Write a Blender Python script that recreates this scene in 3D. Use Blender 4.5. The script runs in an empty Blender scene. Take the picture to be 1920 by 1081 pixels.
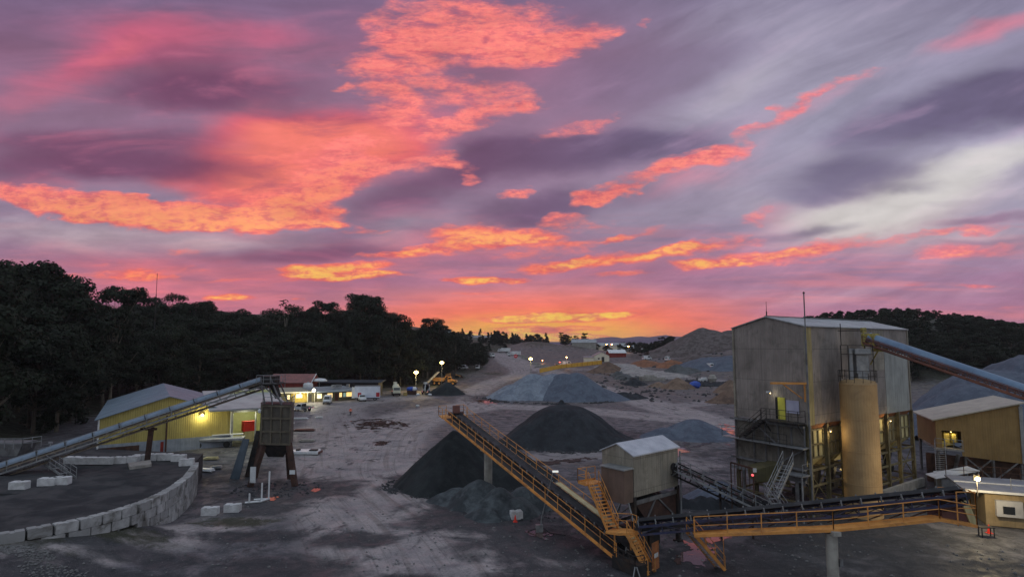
import bpy, bmesh, math, random
import numpy as np
from mathutils import Vector, Matrix
random.seed(7); np.random.seed(7)
S = bpy.context.scene
COL = S.collection
R = math.radians

# ---------------------------------------------------------------- camera
FL, CH, VH = 1150.0, 16.0, 645.0          # focal length (px of 1920), eye height, horizon row
PITCH = math.atan((VH - 540.5) / FL)
cam_d = bpy.data.cameras.new('camera'); cam = bpy.data.objects.new('camera', cam_d); COL.objects.link(cam)
cam.location = (0, 0, CH); cam.rotation_euler = (math.pi/2 + PITCH, 0, 0)
cam_d.sensor_width = 36; cam_d.lens = 36*FL/1920; cam_d.clip_end = 20000; cam_d.clip_start = 0.1
S.camera = cam
S.view_settings.view_transform = 'Standard'; S.view_settings.look = 'None'
S.view_settings.exposure = 0.0; S.view_settings.gamma = 1.0

def s2l(c):
    return tuple(((x/255)/12.92 if x/255 <= .04045 else ((x/255+.055)/1.055)**2.4) for x in c)

def raydir(u, v):
    a = (u-960)/FL; b = (540.5-v)/FL
    return (a, math.cos(PITCH)-b*math.sin(PITCH), math.sin(PITCH)+b*math.cos(PITCH))
def G(u, v, z=0.0):                        # point where the sight line meets height z
    d = raydir(u, v); t = (z-CH)/d[2]
    return Vector((d[0]*t, d[1]*t, z))
def D(u, v, Y):                            # point on the sight line at depth Y
    d = raydir(u, v); t = Y/d[1]
    return Vector((d[0]*t, Y, CH+d[2]*t))

# ---------------------------------------------------------------- world: plain dusk sky; the lit clouds are on the dome 'sky' below
W = bpy.data.worlds.new('World'); S.world = W; W.use_nodes = True
nt = W.node_tree; nt.nodes.clear()
class NB:
    def __init__(s, nt): s.nt = nt
    def n(s, t, **kw):
        nd = s.nt.nodes.new(t)
        for k, v in kw.items(): setattr(nd, k, v)
        return nd
    def link(s, a, b): s.nt.links.new(a, b)
    def val(s, sock, x):
        if isinstance(x, (int, float)): sock.default_value = x
        elif isinstance(x, (tuple, list)):
            n = len(sock.default_value); x = tuple(x)
            sock.default_value = x if len(x) == n else (x + (1.0,)*(n-len(x)))
        else: s.nt.links.new(x, sock)
    def m(s, op, a, b=0.0, c=0.0, clamp=False):
        nd = s.n('ShaderNodeMath', operation=op, use_clamp=clamp)
        s.val(nd.inputs[0], a); s.val(nd.inputs[1], b); s.val(nd.inputs[2], c); return nd.outputs[0]
    def vm(s, op, a, b=(0,0,0)):
        nd = s.n('ShaderNodeVectorMath', operation=op); s.val(nd.inputs[0], a)
        if op == 'SCALE': s.val(nd.inputs['Scale'], b)
        else: s.val(nd.inputs[1], b)
        return nd.outputs[0]
    def noise(s, vec, scale, detail=4, rough=.55, out=0, dist=0.0):
        nd = s.n('ShaderNodeTexNoise'); s.val(nd.inputs['Vector'], vec)
        nd.inputs['Scale'].default_value = scale; nd.inputs['Detail'].default_value = detail
        nd.inputs['Roughness'].default_value = rough; nd.inputs['Distortion'].default_value = dist
        return nd.outputs[out]
    def ss(s, x, lo, hi, a=0.0, b=1.0, smooth=True):
        nd = s.n('ShaderNodeMapRange', interpolation_type='SMOOTHSTEP' if smooth else 'LINEAR')
        s.val(nd.inputs[0], x); nd.inputs[1].default_value = lo; nd.inputs[2].default_value = hi
        nd.inputs[3].default_value = a; nd.inputs[4].default_value = b; return nd.outputs[0]
    def mix(s, f, a, b):
        nd = s.n('ShaderNodeMix', data_type='RGBA'); s.val(nd.inputs[0], f)
        s.val(nd.inputs[6], a); s.val(nd.inputs[7], b); return nd.outputs[2]
    def ramp(s, f, stops):
        nd = s.n('ShaderNodeValToRGB'); s.val(nd.inputs[0], f); e = nd.color_ramp.elements
        while len(e) < len(stops): e.new(.5)
        for i, (p, c) in enumerate(stops): e[i].position = p; e[i].color = tuple(c)+(1,)
        return nd.outputs[0]
    def comb(s, x, y, z=0.0):
        nd = s.n('ShaderNodeCombineXYZ'); s.val(nd.inputs[0], x); s.val(nd.inputs[1], y); s.val(nd.inputs[2], z); return nd.outputs[0]
w = NB(nt)
OVER_LO, OVER_HI = s2l((170,174,184)), s2l((182,194,208))
def over_color(w, Z): return w.mix(w.ss(Z, .0, .8), OVER_LO + (1,), OVER_HI + (1,))
tc = w.n('ShaderNodeTexCoord').outputs['Generated']
sp = w.n('ShaderNodeSeparateXYZ'); w.link(tc, sp.inputs[0])
low = w.mix(w.ss(sp.outputs[2], -.10, -.0), (.03, .03, .035, 1), over_color(w, sp.outputs[2]))
bg1 = w.n('ShaderNodeBackground'); w.link(low, bg1.inputs[0]); bg1.inputs[1].default_value = 1.0
skt = w.n('ShaderNodeTexSky', sky_type='NISHITA', sun_disc=False); skt.sun_elevation = R(1.0); skt.sun_rotation = R(3)
bg2 = w.n('ShaderNodeBackground'); w.link(skt.outputs[0], bg2.inputs[0]); bg2.inputs[1].default_value = 0.05
ad = w.n('ShaderNodeAddShader'); w.link(bg1.outputs[0], ad.inputs[0]); w.link(bg2.outputs[0], ad.inputs[1])
wo = w.n('ShaderNodeOutputWorld'); w.link(ad.outputs[0], wo.inputs[0])

# ---------------------------------------------------------------- value noise for meshes
def _h(ix, iy, seed):
    n = (ix*374761393 + iy*668265263 + seed*974634777) & 0xffffffff
    n = ((n ^ (n >> 13))*1274126177) & 0xffffffff
    return ((n ^ (n >> 16)) & 0xffff)/65535.0
def vnoise(x, y, seed=0):
    x = np.asarray(x, float); y = np.asarray(y, float)
    ix = np.floor(x).astype(np.int64); iy = np.floor(y).astype(np.int64); fx = x-ix; fy = y-iy
    fx = fx*fx*(3-2*fx); fy = fy*fy*(3-2*fy)
    a = _h(ix, iy, seed); b = _h(ix+1, iy, seed); c = _h(ix, iy+1, seed); d = _h(ix+1, iy+1, seed)
    return (a*(1-fx)+b*fx)*(1-fy)+(c*(1-fx)+d*fx)*fy
def fbm(x, y, octv=4, seed=0, rough=.5):
    s = 0; a = 1; t = 0
    for i in range(octv): s = s + a*vnoise(x*2**i, y*2**i, seed+i*17); t += a; a *= rough
    return s/t - .5                      # about -0.5 .. 0.5
def sstep(x, a, b):
    t = np.clip((x-a)/(b-a), 0, 1); return t*t*(3-2*t)

# ---------------------------------------------------------------- sky dome
def q(u, v):
    d = raydir(u, v); return d[0]/d[1], d[2]/d[1]
def blobs(lst, x, y, p=1.0):
    acc = np.zeros_like(x)
    for (u, v, ru, rv, ang, st) in lst:
        cx, cy = q(u, v); a = ru/FL*1.25; b = rv/FL*1.25; c, s = math.cos(R(ang)), math.sin(R(ang))
        dx, dy = x-cx, y-cy
        r2 = ((dx*c+dy*s)/a)**2 + ((-dx*s+dy*c)/b)**2
        acc += st*np.clip(1-r2, 0, 1)**p*1.15
    return acc
CRISP = [(880,50,190,75,-4,1),(1030,85,140,36,12,.9),(760,100,110,42,8,.8),(830,165,190,40,-8,.8),(740,195,90,34,-20,.7),(870,235,95,24,16,.9),
 (120,375,210,26,-9,1.5),(330,402,300,24,-3,1.7),(560,390,110,34,3,.9),(250,418,120,20,-4,.6),(610,340,110,44,22,.7),(720,320,170,22,8,.7),(850,312,80,16,-8,.6),
 (630,495,105,10,2,1.5),(635,512,120,9,0,1.6),(570,505,50,11,0,.6),(620,424,26,5,0,.8),(620,398,28,7,0,.7),
 (870,455,150,13,8,1.1),(960,440,110,18,-2,.8),(900,425,70,13,5,.7),(1085,415,80,15,3,.7),(740,470,60,6,4,.7),
 (910,519,85,8,-1,1.6),(1230,330,160,15,22,1.0),(1310,305,70,20,20,.8),(1130,375,50,13,10,.7),(1290,290,60,10,18,.5),
 (1450,222,90,13,29,.75),(1560,160,110,13,22,.6),(1190,478,220,14,7,1.1),(1060,490,80,12,2,.9),(1330,450,70,10,10,.7),
 (1440,475,180,12,6,1.0),(1570,450,110,11,10,.7),(1350,488,80,9,0,.7),(1190,437,65,7,12,.8),(1190,511,65,6,4,.8),(1040,592,140,9,1,2.0),(1020,612,120,6,0,1.2),(980,632,170,10,0,2.2),(930,626,110,7,0,1.4),(1060,630,90,7,0,1.4),(1150,585,80,5,3,.6),(980,598,50,4,0,.6),
 (980,366,45,8,2,.7),(900,335,28,9,0,.7),(980,198,22,6,5,.6),(1090,235,110,16,20,.55),(960,205,26,9,0,.5),(1215,40,16,12,50,.6),(1150,70,12,6,0,.5),
 (640,165,10,12,-60,.6),(606,196,12,10,0,.5),(440,553,45,7,0,1),(560,556,12,4,0,.7),(250,512,80,8,-2,.8),(180,495,80,6,6,.4),
 (1850,537,55,4,-1,.8),(1740,533,30,3,0,.6),(1900,572,40,5,0,.6),(830,590,35,4,8,.6),(1840,465,130,13,2,.75),(1700,445,120,9,8,.6),(1860,425,120,9,4,.6),(1000,622,70,9,0,1.0),(900,627,60,7,0,.7),
 (1400,402,42,16,-5,.6),(420,395,150,40,0,.5),(540,300,150,40,10,.35),(700,260,90,40,30,.4),(640,350,120,30,25,.5),(480,360,120,26,4,.4),(700,430,60,6,6,.6),(1100,450,120,10,4,.6),(900,545,60,4,0,.5),(1240,470,80,9,10,.5),(1500,487,80,6,3,.5),(1020,470,120,9,3,.5),(340,470,80,7,0,.5),(300,500,90,6,3,.5),(420,520,120,5,0,.4),(160,520,120,6,0,.5),(1260,465,60,10,5,.5),(160,405,120,15,-8,.5)]
SOFT = [(560,280,230,70,-4,.9),(620,250,160,50,-10,.6),(420,350,220,36,-3,.9),(230,90,220,60,10,.5),(520,75,160,40,-10,.4),(330,90,330,70,-6,.75),(100,160,170,60,30,.6),(600,250,230,75,-5,1.3),(470,330,230,60,-8,1.0),(760,280,170,70,0,.8),(520,370,200,45,5,.8),(430,300,120,60,0,.3),
 (880,90,230,100,0,.5),(830,210,170,60,0,.4),(1060,60,160,60,0,.3),(90,345,160,25,-5,.4),(1830,60,160,26,18,.9),(1540,190,190,30,25,.35),(1270,320,150,34,20,.45),
 (1190,490,260,45,4,.5),(1400,400,80,28,-5,.6),(1290,350,130,22,15,.35),(900,445,250,50,3,.45),(640,500,260,40,0,.4),(260,480,320,45,0,.45),(300,540,400,60,0,.5),
 (1110,235,100,28,20,.35),(1560,470,260,40,4,.4),(1860,465,120,22,3,.7),(1870,410,120,15,6,.5),(1700,620,300,70,0,.3)]
DARK = [(390,150,230,60,-6,1.5),(330,185,200,50,0,.6),(200,290,300,60,2,1.4),(330,330,200,34,-6,1.0),(60,330,150,45,0,.6),(600,170,90,60,0,.5),(1080,300,260,52,6,1.4),(1200,265,200,40,8,.9),(940,280,110,40,0,.8),(1000,330,150,60,0,.6),(780,375,190,48,14,1.3),
 (700,440,120,20,5,.3),(610,464,190,20,0,1.3),(430,478,160,12,0,.6),(1000,395,120,26,0,.8),(1140,380,110,24,5,.7),(1450,440,120,10,4,.8),(1030,400,120,25,0,.6),(1250,200,220,100,18,.35),(1180,120,260,110,12,.5),(1740,230,300,66,18,1.5),(1900,200,130,70,10,.9),(1850,160,170,60,25,.8),(1560,355,190,46,6,1.4),
 (1560,428,90,8,3,.9),(1290,430,160,22,8,.7),(1880,408,120,10,6,.9),(1880,450,100,8,0,.7),(1700,370,90,9,3,.5),(1560,510,260,9,3,.5),(1330,395,60,14,0,.4),(640,60,150,60,0,.3),(980,420,110,16,5,.4),(1800,385,90,6,3,.4),(100,250,180,40,0,.5),(540,440,140,9,0,.5),(640,503,80,5,0,.4)]
PALE = [(1760,350,230,70,16,1.3),(1880,290,180,50,20,.9),(1510,300,80,38,-10,.8),(1660,400,260,44,6,.9),(1560,120,330,90,24,.7),(1330,190,230,50,30,.75),(1250,30,120,40,0,.0),
 (1460,400,150,28,-4,.7),(1720,440,300,40,0,.7),(150,445,320,34,-3,.8),(480,448,200,22,0,.5),(760,420,90,40,0,.4),(1640,550,320,30,0,.3),(1450,40,260,60,10,.6),(1330,360,80,40,0,.4)]

def build_sky():
    Rd = 9000.0
    az = np.unique(np.concatenate([np.linspace(-88, -46, 40), np.linspace(-46, 46, 560), np.linspace(46, 88, 40)]))
    el = np.unique(np.concatenate([np.linspace(-3, 0, 4), np.linspace(0, 38, 330), np.linspace(38, 84, 40)]))
    A, E = np.meshgrid(np.radians(az), np.radians(el))
    dx, dy, dz = np.sin(A)*np.cos(E), np.cos(A)*np.cos(E), np.sin(E)
    U = dx/np.maximum(dy, .08); V = dz/np.maximum(dy, .08)
    w1x = fbm(U*2.6, V*7+3, 3, 5)*.20; w1y = fbm(U*2.6+9, V*7, 3, 11)*.075
    wv = np.clip(V*4.5, .25, 1.0)
    w2x = fbm(U*14, V*34+3, 4, 21, .6)*.085; w2y = fbm(U*14+5, V*34, 4, 31, .6)*.038
    x1, y1 = U+w1x*.8+w2x*.5, V+(w1y*.8+w2y*.5)*wv; x2, y2 = U+w1x*.35+w2x, V+(w1y*.35+w2y)*wv
    crisp = blobs(CRISP, x2, y2); soft = blobs(SOFT, x1, y1, 1.6); dark = blobs(DARK, x1, y1, 1.5); pale = blobs(PALE, x1, y1, 1.5)
    co = np.stack([dx*Rd, dy*Rd, dz*Rd], -1).reshape(-1, 3)
    ny, nx = A.shape
    i = np.arange(ny-1)[:, None]*nx + np.arange(nx-1)[None, :]
    f = np.stack([i, i+nx, i+nx+1, i+1], -1).reshape(-1, 4)
    me = bpy.data.meshes.new('sky'); me.vertices.add(len(co)); me.vertices.foreach_set('co', co.ravel())
    me.loops.add(f.size); me.loops.foreach_set('vertex_index', f.ravel().astype(np.int32))
    me.polygons.add(len(f)); me.polygons.foreach_set('loop_start', (np.arange(len(f))*4).astype(np.int32))
    me.update()
    for nm, arr in (('crisp', crisp), ('soft', soft), ('dark', dark), ('pale', pale)):
        at = me.attributes.new(nm, 'FLOAT', 'POINT'); at.data.foreach_set('value', arr.ravel().astype(np.float32))
    mt = bpy.data.materials.new('dusk_sky'); mt.use_nodes = True; mt.node_tree.nodes.clear()
    w = NB(mt.node_tree)
    P = w.n('ShaderNodeNewGeometry').outputs['Position']
    nrm = w.n('ShaderNodeVectorMath', operation='NORMALIZE'); w.link(P, nrm.inputs[0])
    sp = w.n('ShaderNodeSeparateXYZ'); w.link(nrm.outputs[0], sp.inputs[0]); X, Y, Z = sp.outputs
    yy = w.m('MAXIMUM', Y, 0.08); U = w.m('DIVIDE', X, yy); V = w.m('DIVIDE', Z, yy); Q = w.comb(U, V, 0.0)
    zz = w.m('ADD', w.m('MAXIMUM', Z, 0.0), 0.16)
    cloudp = w.comb(w.m('DIVIDE', X, zz), w.m('DIVIDE', Y, zz), 0.0)
    def attr(nm): return w.n('ShaderNodeAttribute', attribute_name=nm).outputs['Fac']
    crisp, soft, dark, pale = attr('crisp'), attr('soft'), attr('dark'), attr('pale')
    base_l = w.ramp(w.ss(V, 0, .62, smooth=False), [(0.0, s2l((222,104,108))), (.05, s2l((200,96,122))), (.12, s2l((176,98,134))), (.22, s2l((164,108,142))), (.33, s2l((148,128,156))), (.45, s2l((152,118,150))), (.8, s2l((144,96,132))), (1.0, s2l((118,96,136)))])
    base_r = w.ramp(w.ss(V, 0, .62, smooth=False), [(0.0, s2l((226,116,120))), (.07, s2l((180,106,144))), (.18, s2l((162,118,154))), (.35, s2l((162,152,178))), (.6, s2l((154,148,176))), (1.0, s2l((130,122,154)))])
    col = w.mix(w.ss(U, -.05, .55), base_l, base_r)
    gln = w.n('ShaderNodeVectorMath', operation='LENGTH'); w.val(gln.inputs[0], w.vm('MULTIPLY', w.vm('SUBTRACT', Q, (.05, .012, 0)), (2.3, 12.0, 0)))
    col = w.mix(w.ss(gln.outputs['Value'], 1.35, .45, 0, .92), col, s2l((252,112,84)) + (1,))
    col = w.mix(w.ss(gln.outputs['Value'], .72, .1, 0, 1.0), col, s2l((255,186,60)) + (1,))
    streak = w.noise(w.comb(w.m('MULTIPLY', U, 1.2), w.m('MULTIPLY', V, 14.0)), 2.2, 4, .6)
    ca, sa = math.cos(R(24)), math.sin(R(24))
    rx = w.m('MULTIPLY_ADD', U, ca, w.m('MULTIPLY', V, sa)); ry = w.m('MULTIPLY_ADD', V, ca, w.m('MULTIPLY', U, -sa))
    diag = w.noise(w.comb(w.m('MULTIPLY', rx, 1.6), w.m('MULTIPLY', ry, 8.5)), 2.0, 6, .6, dist=.3)
    horz = w.noise(w.comb(w.m('MULTIPLY', U, 2.0), w.m('MULTIPLY', V, 9.0)), 2.0, 6, .6, dist=.5)
    veil = w.m('ADD', w.m('MULTIPLY', diag, w.ss(U, -.2, .35)), w.m('MULTIPLY', horz, w.ss(U, .35, -.2)))
    fine = w.noise(cloudp, 3.2, 8, .66, dist=.5)
    mid = w.noise(w.vm('MULTIPLY', cloudp, (1.0, .8, 1)), .8, 6, .58, dist=.4)
    qs = w.noise(w.vm('MULTIPLY', Q, (9, 26, 1)), 2.0, 7, .68, dist=.3)
    q2s = w.noise(w.vm('MULTIPLY', Q, (30, 78, 1)), 2.0, 6, .66, dist=.4)
    band = w.m('MULTIPLY', w.ss(V, .27, .05), w.ss(streak, .48, .66))
    col = w.mix(w.m('MULTIPLY', band, .55), col, s2l((234,108,118)) + (1,))
    dband = w.m('MULTIPLY', w.ss(V, .30, .06), w.ss(streak, .5, .32))
    col = w.mix(w.m('MULTIPLY', dband, .5), col, s2l((158,96,138)) + (1,))
    def amt(x, k, lo, hi, top): return w.m('MULTIPLY', w.ss(w.m('ADD', x, w.m('MULTIPLY', w.m('SUBTRACT', w.m('ADD', w.m('MULTIPLY', mid, .35), w.m('MULTIPLY', veil, .65)), .5), k*1.7)), lo, hi), top)
    pc = w.mix(w.ss(V, .16, .34), s2l((206,184,186)) + (1,), s2l((172,164,188)) + (1,))
    pc = w.mix(w.m('MULTIPLY', w.ss(pale, .9, 2.3), .8), pc, s2l((220,216,208)) + (1,))
    col = w.mix(amt(pale, 1.1, .0, 1.7, .88), col, pc)
    hs = w.n('ShaderNodeHueSaturation'); hs.inputs['Saturation'].default_value = .84; w.link(col, hs.inputs['Color']); col = hs.outputs[0]
    sc = w.mix(w.ss(V, .25, .5), s2l((240,106,104)) + (1,), s2l((204,98,126)) + (1,))
    sc = w.mix(w.ss(U, .1, .5), sc, s2l((228,126,144)) + (1,))
    sc = w.mix(w.ss(w.m('ADD', soft, w.m('MULTIPLY', w.m('SUBTRACT', fine, .5), 1.6)), 1.2, 2.6, 0, .7), sc, s2l((254,132,104)) + (1,))
    sc = w.mix(w.m('MULTIPLY', w.ss(veil, .52, .34), .6), sc, s2l((186,92,118)) + (1,))
    col = w.mix(amt(soft, 1.3, .0, 1.7, .9), col, sc)
    dc = w.mix(w.ss(U, -.35, .4), s2l((116,72,102)) + (1,), s2l((104,94,124)) + (1,))
    dc = w.mix(w.ss(veil, .5, .72), dc, w.mix(w.ss(U, -.3, .2), s2l((158,92,118)) + (1,), s2l((136,116,144)) + (1,)))
    col = w.mix(amt(dark, 1.6, -.05, 1.95, .92), col, dc)
    col = w.mix(w.ss(gln.outputs['Value'], 1.1, .5, 0, .7), col, s2l((255,112,76)) + (1,)); col = w.mix(w.ss(gln.outputs['Value'], .62, .15, 0, .9), col, s2l((255,190,66)) + (1,))
    ci = w.m('ADD', crisp, w.m('MULTIPLY', w.m('SUBTRACT', qs, .52), 1.7))
    ci = w.m('ADD', ci, w.m('MULTIPLY', w.m('SUBTRACT', fine, .5), 1.0))
    ci = w.m('ADD', ci, w.m('MULTIPLY', w.m('SUBTRACT', q2s, .5), .35))
    ci = w.m('ADD', ci, w.m('MULTIPLY', w.m('SUBTRACT', veil, .5), 2.2))
    ci = w.m('MULTIPLY', ci, w.ss(crisp, .02, .35))
    cf = w.mix(w.ss(U, .05, .4), w.ss(ci, .12, 1.15), w.ss(ci, .05, 1.4))
    hot = w.m('MULTIPLY', w.ss(w.m('ADD', ci, w.m('MULTIPLY', w.m('SUBTRACT', fine, .5), 2.4)), .85, 2.0), w.ss(V, .36, .12, .15, 1.0))
    cc = w.mix(w.ss(V, .06, .34), s2l((250,118,92)) + (1,), s2l((252,132,126)) + (1,))
    cc = w.mix(w.m('MULTIPLY', w.ss(U, .15, .6), .6), cc, s2l((238,128,140)) + (1,))
    cc = w.mix(w.m('MULTIPLY', w.ss(qs, .54, .34), .6), cc, s2l((186,84,108)) + (1,))
    cc = w.mix(w.m('MULTIPLY', w.ss(q2s, .5, .34), .4), cc, s2l((206,92,108)) + (1,))
    cc = w.mix(w.m('MULTIPLY', w.ss(q2s, .52, .66), .35), cc, s2l((255,158,138)) + (1,))
    hot = w.m('MULTIPLY', hot, w.ss(w.m('ADD', w.m('MULTIPLY', qs, .5), w.m('MULTIPLY', q2s, .5)), .42, .56, .25, 1.0))
    cc = w.mix(hot, cc, w.mix(w.ss(V, .03, .27), s2l((255,208,88)) + (1,), s2l((255,158,108)) + (1,)))
    col = w.mix(w.m('MULTIPLY', cf, .93), col, cc)
    gain = w.m('ADD', 1.0, w.m('ADD', w.m('MULTIPLY', w.m('SUBTRACT', veil, .5), .8), w.m('MULTIPLY', w.m('SUBTRACT', fine, .5), .5)))
    col = w.vm('SCALE', col, gain)
    ov = over_color(w, Z)
    col = w.mix(w.ss(Y, .12, .38), ov, col); col = w.mix(w.ss(V, 1.2, .75), ov, col)
    em = w.n('ShaderNodeEmission'); w.link(col, em.inputs[0]); em.inputs[1].default_value = 1.0
    o = w.n('ShaderNodeOutputMaterial'); w.link(em.outputs[0], o.inputs[0])
    mt.cycles.emission_sampling = 'NONE'
    me.materials.append(mt)
    ob = bpy.data.objects.new('sky', me); COL.objects.link(ob); ob['kind'] = 'structure'
build_sky()

# ================================================================ helpers
def tag(o, label=None, cat=None, group=None, kind=None):
    if label: o['label'] = label
    if cat: o['category'] = cat
    if group: o['group'] = group
    if kind: o['kind'] = kind
    return o
def thing(name, label, cat, loc=(0, 0, 0), rz=0.0, group=None):
    o = bpy.data.objects.new(name, None); COL.objects.link(o); o.location = loc; o.rotation_euler = (0, 0, rz)
    o.empty_display_size = .3
    return tag(o, label, cat, group)
def children(o): return [c for c in bpy.data.objects if c.parent == o]
def copy_tree(o, parent=None):
    c = o.copy(); COL.objects.link(c); c.parent = parent
    for ch in list(o.children): copy_tree(ch, c)
    return c
def dup(root, loc, rz, label, group=None):
    c = copy_tree(root); c.location = loc; c.rotation_euler = (0, 0, rz); c['label'] = label
    if group: c['group'] = group
    return c
def worldloc(o):
    v = Vector((0, 0, 0))
    while o is not None: v += o.location; o = o.parent
    return v

class MB:
    """collects solid shapes and links them as one mesh object"""
    def __init__(s): s.v = []; s.f = []
    def add(s, vs, fs):
        n = len(s.v); s.v += [Vector(v) for v in vs]; s.f += [tuple(i+n for i in f) for f in fs]; return s
    def box(s, c, size, rz=0.0, M=None):
        hx, hy, hz = size[0]/2, size[1]/2, size[2]/2
        if M is None: M = Matrix.Rotation(rz, 3, 'Z')
        vs = [Vector(c)+M @ Vector((x*hx, y*hy, z*hz)) for x in (-1, 1) for y in (-1, 1) for z in (-1, 1)]
        return s.add(vs, [(0,1,3,2),(4,6,7,5),(0,4,5,1),(2,3,7,6),(0,2,6,4),(1,5,7,3)])
    def beam(s, a, b, w, h, up=(0, 0, 1)):
        a, b = Vector(a), Vector(b); d = b-a; L = d.length
        if L < 1e-5: return s
        d /= L; up = Vector(up)
        if abs(d.dot(up)) > .98: up = Vector((1, 0, 0))
        x = d.cross(up).normalized(); z = x.cross(d).normalized()
        M = Matrix((x, d, z)).transposed()
        return s.box((a+b)/2, (w, L, h), M=M)
    def tube(s, a, b, r, n=8, r2=None, cap=True):
        a, b = Vector(a), Vector(b); d = (b-a)
        if d.length < 1e-5: return s
        d.normalize(); r2 = r if r2 is None else r2
        up = Vector((0, 0, 1)) if abs(d.z) < .9 else Vector((1, 0, 0))
        x = d.cross(up).normalized(); y = d.cross(x)
        vs = []
        for k in range(n):
            t = 2*math.pi*k/n; e = x*math.cos(t)+y*math.sin(t); vs += [a+e*r, b+e*r2]
        fs = [(2*k, 2*((k+1) % n), 2*((k+1) % n)+1, 2*k+1) for k in range(n)]
        if cap: fs += [tuple(2*k for k in range(n))[::-1], tuple(2*k+1 for k in range(n))]
        return s.add(vs, fs)
    def quad(s, *p): return s.add(p, [tuple(range(len(p)))])
    def slab(s, pts, th, dirv=(0, 0, -1)):
        """polygon given a thickness along dirv"""
        n = len(pts); pts = [Vector(p) for p in pts]; d = Vector(dirv).normalized()*th
        vs = pts+[p+d for p in pts]
        fs = [tuple(range(n)), tuple(range(2*n-1, n-1, -1))]+[(i, i+n, (i+1) % n+n, (i+1) % n) for i in range(n)]
        return s.add(vs, fs)
    def lathe(s, c, prof, n=24, axis=None):
        M = Matrix.Identity(3) if axis is None else Vector(axis).to_track_quat('Z', 'Y').to_matrix()
        vs = []; m = len(prof)
        for k in range(n):
            t = 2*math.pi*k/n
            for (r, z) in prof: vs.append(Vector(c)+M @ Vector((r*math.cos(t), r*math.sin(t), z)))
        fs = [(k*m+i, ((k+1) % n)*m+i, ((k+1) % n)*m+i+1, k*m+i+1) for k in range(n) for i in range(m-1)]
        return s.add(vs, fs)
    def extr(s, prof, w, taper=None):
        """profile (x,z) extruded across y; taper(z) scales the half width"""
        n = len(prof); vs = []
        for sy in (-1, 1):
            for (x, z) in prof: vs.append((x, sy*w/2*(taper(z) if taper else 1), z))
        fs = [tuple(range(n)), tuple(range(2*n-1, n-1, -1))]+[(i, i+n, (i+1) % n+n, (i+1) % n) for i in range(n)]
        return s.add(vs, fs)
    def build(s, name, m, parent=None, world=True, smooth=False, bevel=0.0, loc=None):
        off = worldloc(parent) if (parent is not None and world) else Vector((0, 0, 0))
        if parent is None and loc is not None: off = Vector(loc)
        me = bpy.data.meshes.new(name); me.from_pydata([v-off for v in s.v], [], s.f)
        bm = bmesh.new(); bm.from_mesh(me)
        bmesh.ops.recalc_face_normals(bm, faces=bm.faces)
        if bevel > 0: bmesh.ops.bevel(bm, geom=[e for e in bm.edges], offset=bevel, segments=1, affect='EDGES', clamp_overlap=True)
        uv = bm.loops.layers.uv.new('UVMap')
        for f in bm.faces:
            nn = f.normal
            if abs(nn.z) > .98: tu, tv = Vector((1, 0, 0)), Vector((0, 1, 0))
            else:
                tu = Vector((-nn.y, nn.x, 0)).normalized(); tv = nn.cross(tu)
            for l in f.loops: l[uv].uv = (l.vert.co.dot(tu), l.vert.co.dot(tv))
            f.smooth = smooth
        bm.to_mesh(me); bm.free()
        me.materials.append(m)
        o = bpy.data.objects.new(name, me); COL.objects.link(o)
        if parent is not None: o.parent = parent
        elif loc is not None: o.location = loc
        return o

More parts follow.
